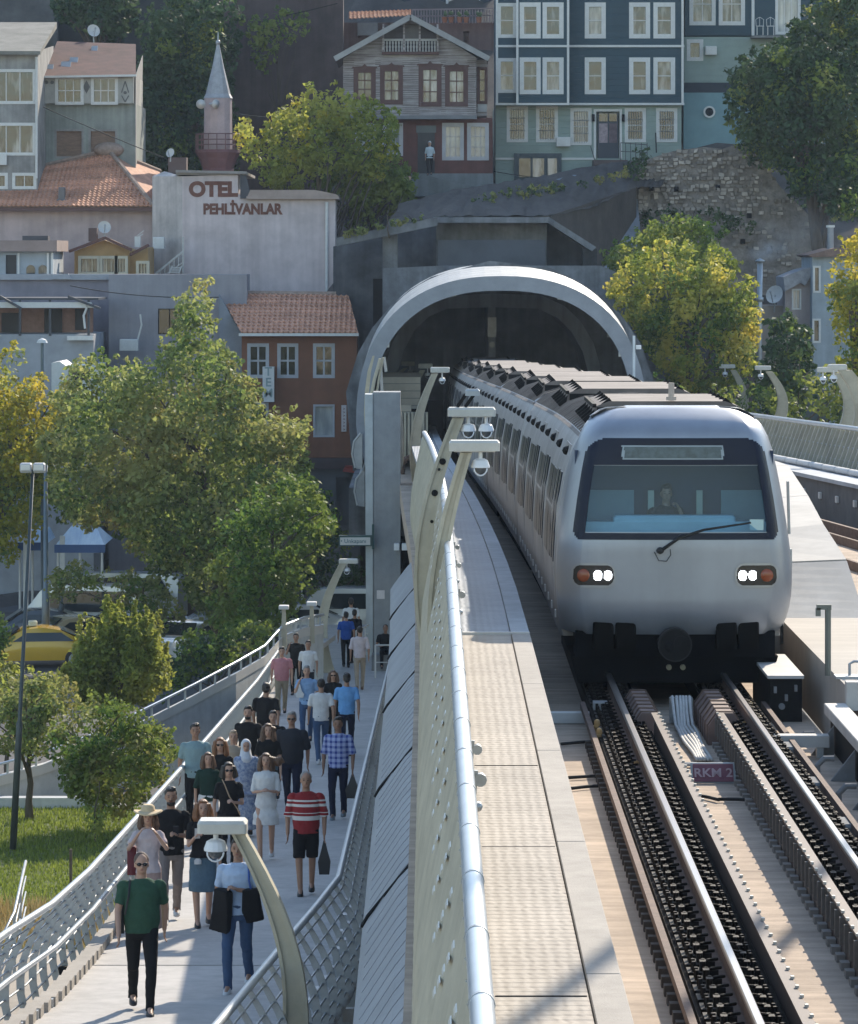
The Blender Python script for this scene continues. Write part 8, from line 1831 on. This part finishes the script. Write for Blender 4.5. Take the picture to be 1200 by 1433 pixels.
# blue and white market canopy with posts
st_ = thing('market_canopy', 'blue and white market canopy on thin posts behind the cars', 'canopy', W(118, 800, 153)); D = 153.0
def hipcanopy(x0, x1, y0, y1, D, dd, parent):
    a = W(x0, y1, D); b = W(x1, y1, D); tpz = WZ(y0, D); cx_ = (a.x+b.x)/2
    m = MB(); e = [(a.x, D-dd, a.z), (b.x, D-dd, a.z), (b.x, D+dd, a.z), (a.x, D+dd, a.z)]; t_ = [(cx_-.5, D-.3, tpz), (cx_+.5, D-.3, tpz), (cx_+.5, D+.3, tpz), (cx_-.5, D+.3, tpz)]; m.loft([e, t_]); m.build('cloth', mat('canopy_blue', (.62,.74,.82), .6, col2=(.36,.50,.66), scale=1.4, stretch=(2,.3,.3)), parent)
    m = MB(); m.box(a.x-.03, b.x+.03, D-dd-.03, D-dd, a.z-.28, a.z+.03); m.build('valance', mat('valance_blue', (.06,.12,.28), .7), parent)
    for x in (a.x+.1, cx_, b.x-.1): m = MB(); m.tube([(x, D-dd+.1, -9), (x, D-dd+.1, a.z)], .05, 8); m.build('post', FR_white, parent, smooth=True)
hipcanopy(84, 152, 736, 758, D, 2.0, st_)
s2 = thing('market_canopy', 'smaller white canopy at the left behind the dark lamp pole', 'canopy', W(56, 800, 154)); hipcanopy(30, 72, 738, 756, 154, 1.6, s2)
s3 = thing('market_canopy', 'white canopy glimpsed low through the trees left of the landing lamp', 'canopy', W(390, 810, 156)); hipcanopy(370, 428, 794, 806, 156, 1.4, s3)
for (lab, x, yt, yb) in (('white flat post at the left end of the blue canopy', 36, 752, 805), ('white flat post at the middle of the blue canopy', 87, 750, 806)):
    a = W(x-3.5, yb, 151); b = W(x+3.5, yt, 151); mb = MB(); mb.box(a.x, b.x, 151, 151.15, -9, b.z); mb.box(a.x-.06, b.x+.06, 150.95, 151.2, -9.02, -8.85); o = mb.build('banner_post', FR_white, None, loc=(a.x, 151, -9)); tag(o, lab, 'post', 'banner posts at the canopy')
# kerb side fence of thin bars behind the lawn, shaded
fence_run('street_fence', 'grey picket fence along the car park behind the small trees', [(WX(-20, 122), 122, -9), (WX(110, 121), 121, -9)], 1.0, 2, .18, M_galv, cat='fence', rad=.018)
fence_run('street_fence', 'dark picket fence behind the ramp under the bushy tree', [(WX(290, 131), 131, -8.8), (WX(410, 131), 131, -8.8)], 1.5, 2, .2, MATS['pole_dark'], cat='fence', rad=.02)
w = thing('lawn_stake', 'short wooden stake in the dry grass', 'stake', W(99, 1250, 87)); mb = MB(); mb.bar((WX(99, 88), 88, -9), (WX(99, 88), 88, WZ(1188, 88)), .06); mb.bar((WX(99, 88)-.05, 88, -8.6), (WX(99, 88)+.05, 88, -8.6), .03); mb.build('shaft', M_bark, w)
# curved white railing at the quay, lower left
fence_run('railing', 'pale curved railing end standing below the footbridge at the lower left', [(WX(0, 60), 60, -6.0), (WX(20, 62), 62, -5.9), (WX(36, 64), 64, -5.4)], 1.0, 4, .7, M_galv)
# low retaining kerb along the lawn
lk = thing('lawn_wall', 'low pale wall behind the lawn below the ramp', 'wall', W(60, 1130, 103.3)); mb = MB(); mb.box(-26, -8.4, 103.1, 103.5, -9.1, -8.75); mb.build('wall_face', MATS['ramp_wall'], lk)
# ================================================================ haze
mb = MB(); mb.box(-400, 400, -40, 420, -10.1, 92); hz = mb.build('haze', mat('air', (.5,.5,.5)), None)
m = bpy.data.materials.new('haze_air'); m.use_nodes = True; N = m.node_tree.nodes; N.clear(); o_ = N.new('ShaderNodeOutputMaterial'); v = N.new('ShaderNodeVolumePrincipled')
v.inputs['Color'].default_value = (.62,.78,1.0,1); v.inputs['Density'].default_value = .00014; v.inputs['Anisotropy'].default_value = .3
m.node_tree.links.new(v.outputs[0], o_.inputs['Volume']); hz.data.materials.clear(); hz.data.materials.append(m); tag(hz, 'thin blue summer haze filling the air', 'haze', kind='stuff')
# ---------------------------------------------------------------- smoke drifting from the flue pipe
def smoke(lab, c, r, dens, scale):
    mb = MB(); mb.ell(c, r[0], r[1], r[2], 18, 12); o = mb.build('smoke', mat('air', (.5,.5,.5)), None, loc=c); o.data.materials.clear()
    m = bpy.data.materials.new('smoke_air'); m.use_nodes = True; N = m.node_tree.nodes; L = m.node_tree.links; N.clear(); out = N.new('ShaderNodeOutputMaterial'); v = N.new('ShaderNodeVolumePrincipled'); v.inputs['Color'].default_value = (.8,.86,.95,1)
    tc = N.new('ShaderNodeTexCoord'); nz = N.new('ShaderNodeTexNoise'); nz.inputs['Scale'].default_value = scale; nz.inputs['Detail'].default_value = 3; L.new(tc.outputs['Object'], nz.inputs[0])
    mp = N.new('ShaderNodeMapping'); mp.inputs['Scale'].default_value = (1/r[0], 1/r[1], 1/r[2]); L.new(tc.outputs['Object'], mp.inputs[0]); ln = N.new('ShaderNodeVectorMath'); ln.operation = 'LENGTH'; L.new(mp.outputs[0], ln.inputs[0])
    f = N.new('ShaderNodeMapRange'); f.inputs[1].default_value = 1; f.inputs[2].default_value = .3; f.inputs[3].default_value = 0; f.inputs[4].default_value = 1; L.new(ln.outputs['Value'], f.inputs[0])
    q = N.new('ShaderNodeMapRange'); q.inputs[1].default_value = .42; q.inputs[2].default_value = .68; q.inputs[4].default_value = dens; L.new(nz.outputs[0], q.inputs[0])
    mu = N.new('ShaderNodeMath'); mu.operation = 'MULTIPLY'; L.new(f.outputs[0], mu.inputs[0]); L.new(q.outputs[0], mu.inputs[1]); L.new(mu.outputs[0], v.inputs['Density']); L.new(v.outputs[0], out.inputs['Volume'])
    o.data.materials.append(m); tag(o, lab, 'smoke', kind='stuff')
smoke('wisp of pale smoke rising from the flue pipe', tuple(W(1072, 352, 170)), (1.0, .7, .55), 1.1, 1.6)
smoke('thin bluish smoke drifting before the ruined stone wall', tuple(W(1120, 325, 176)), (3.0, 1.5, 1.3), .16, .7)
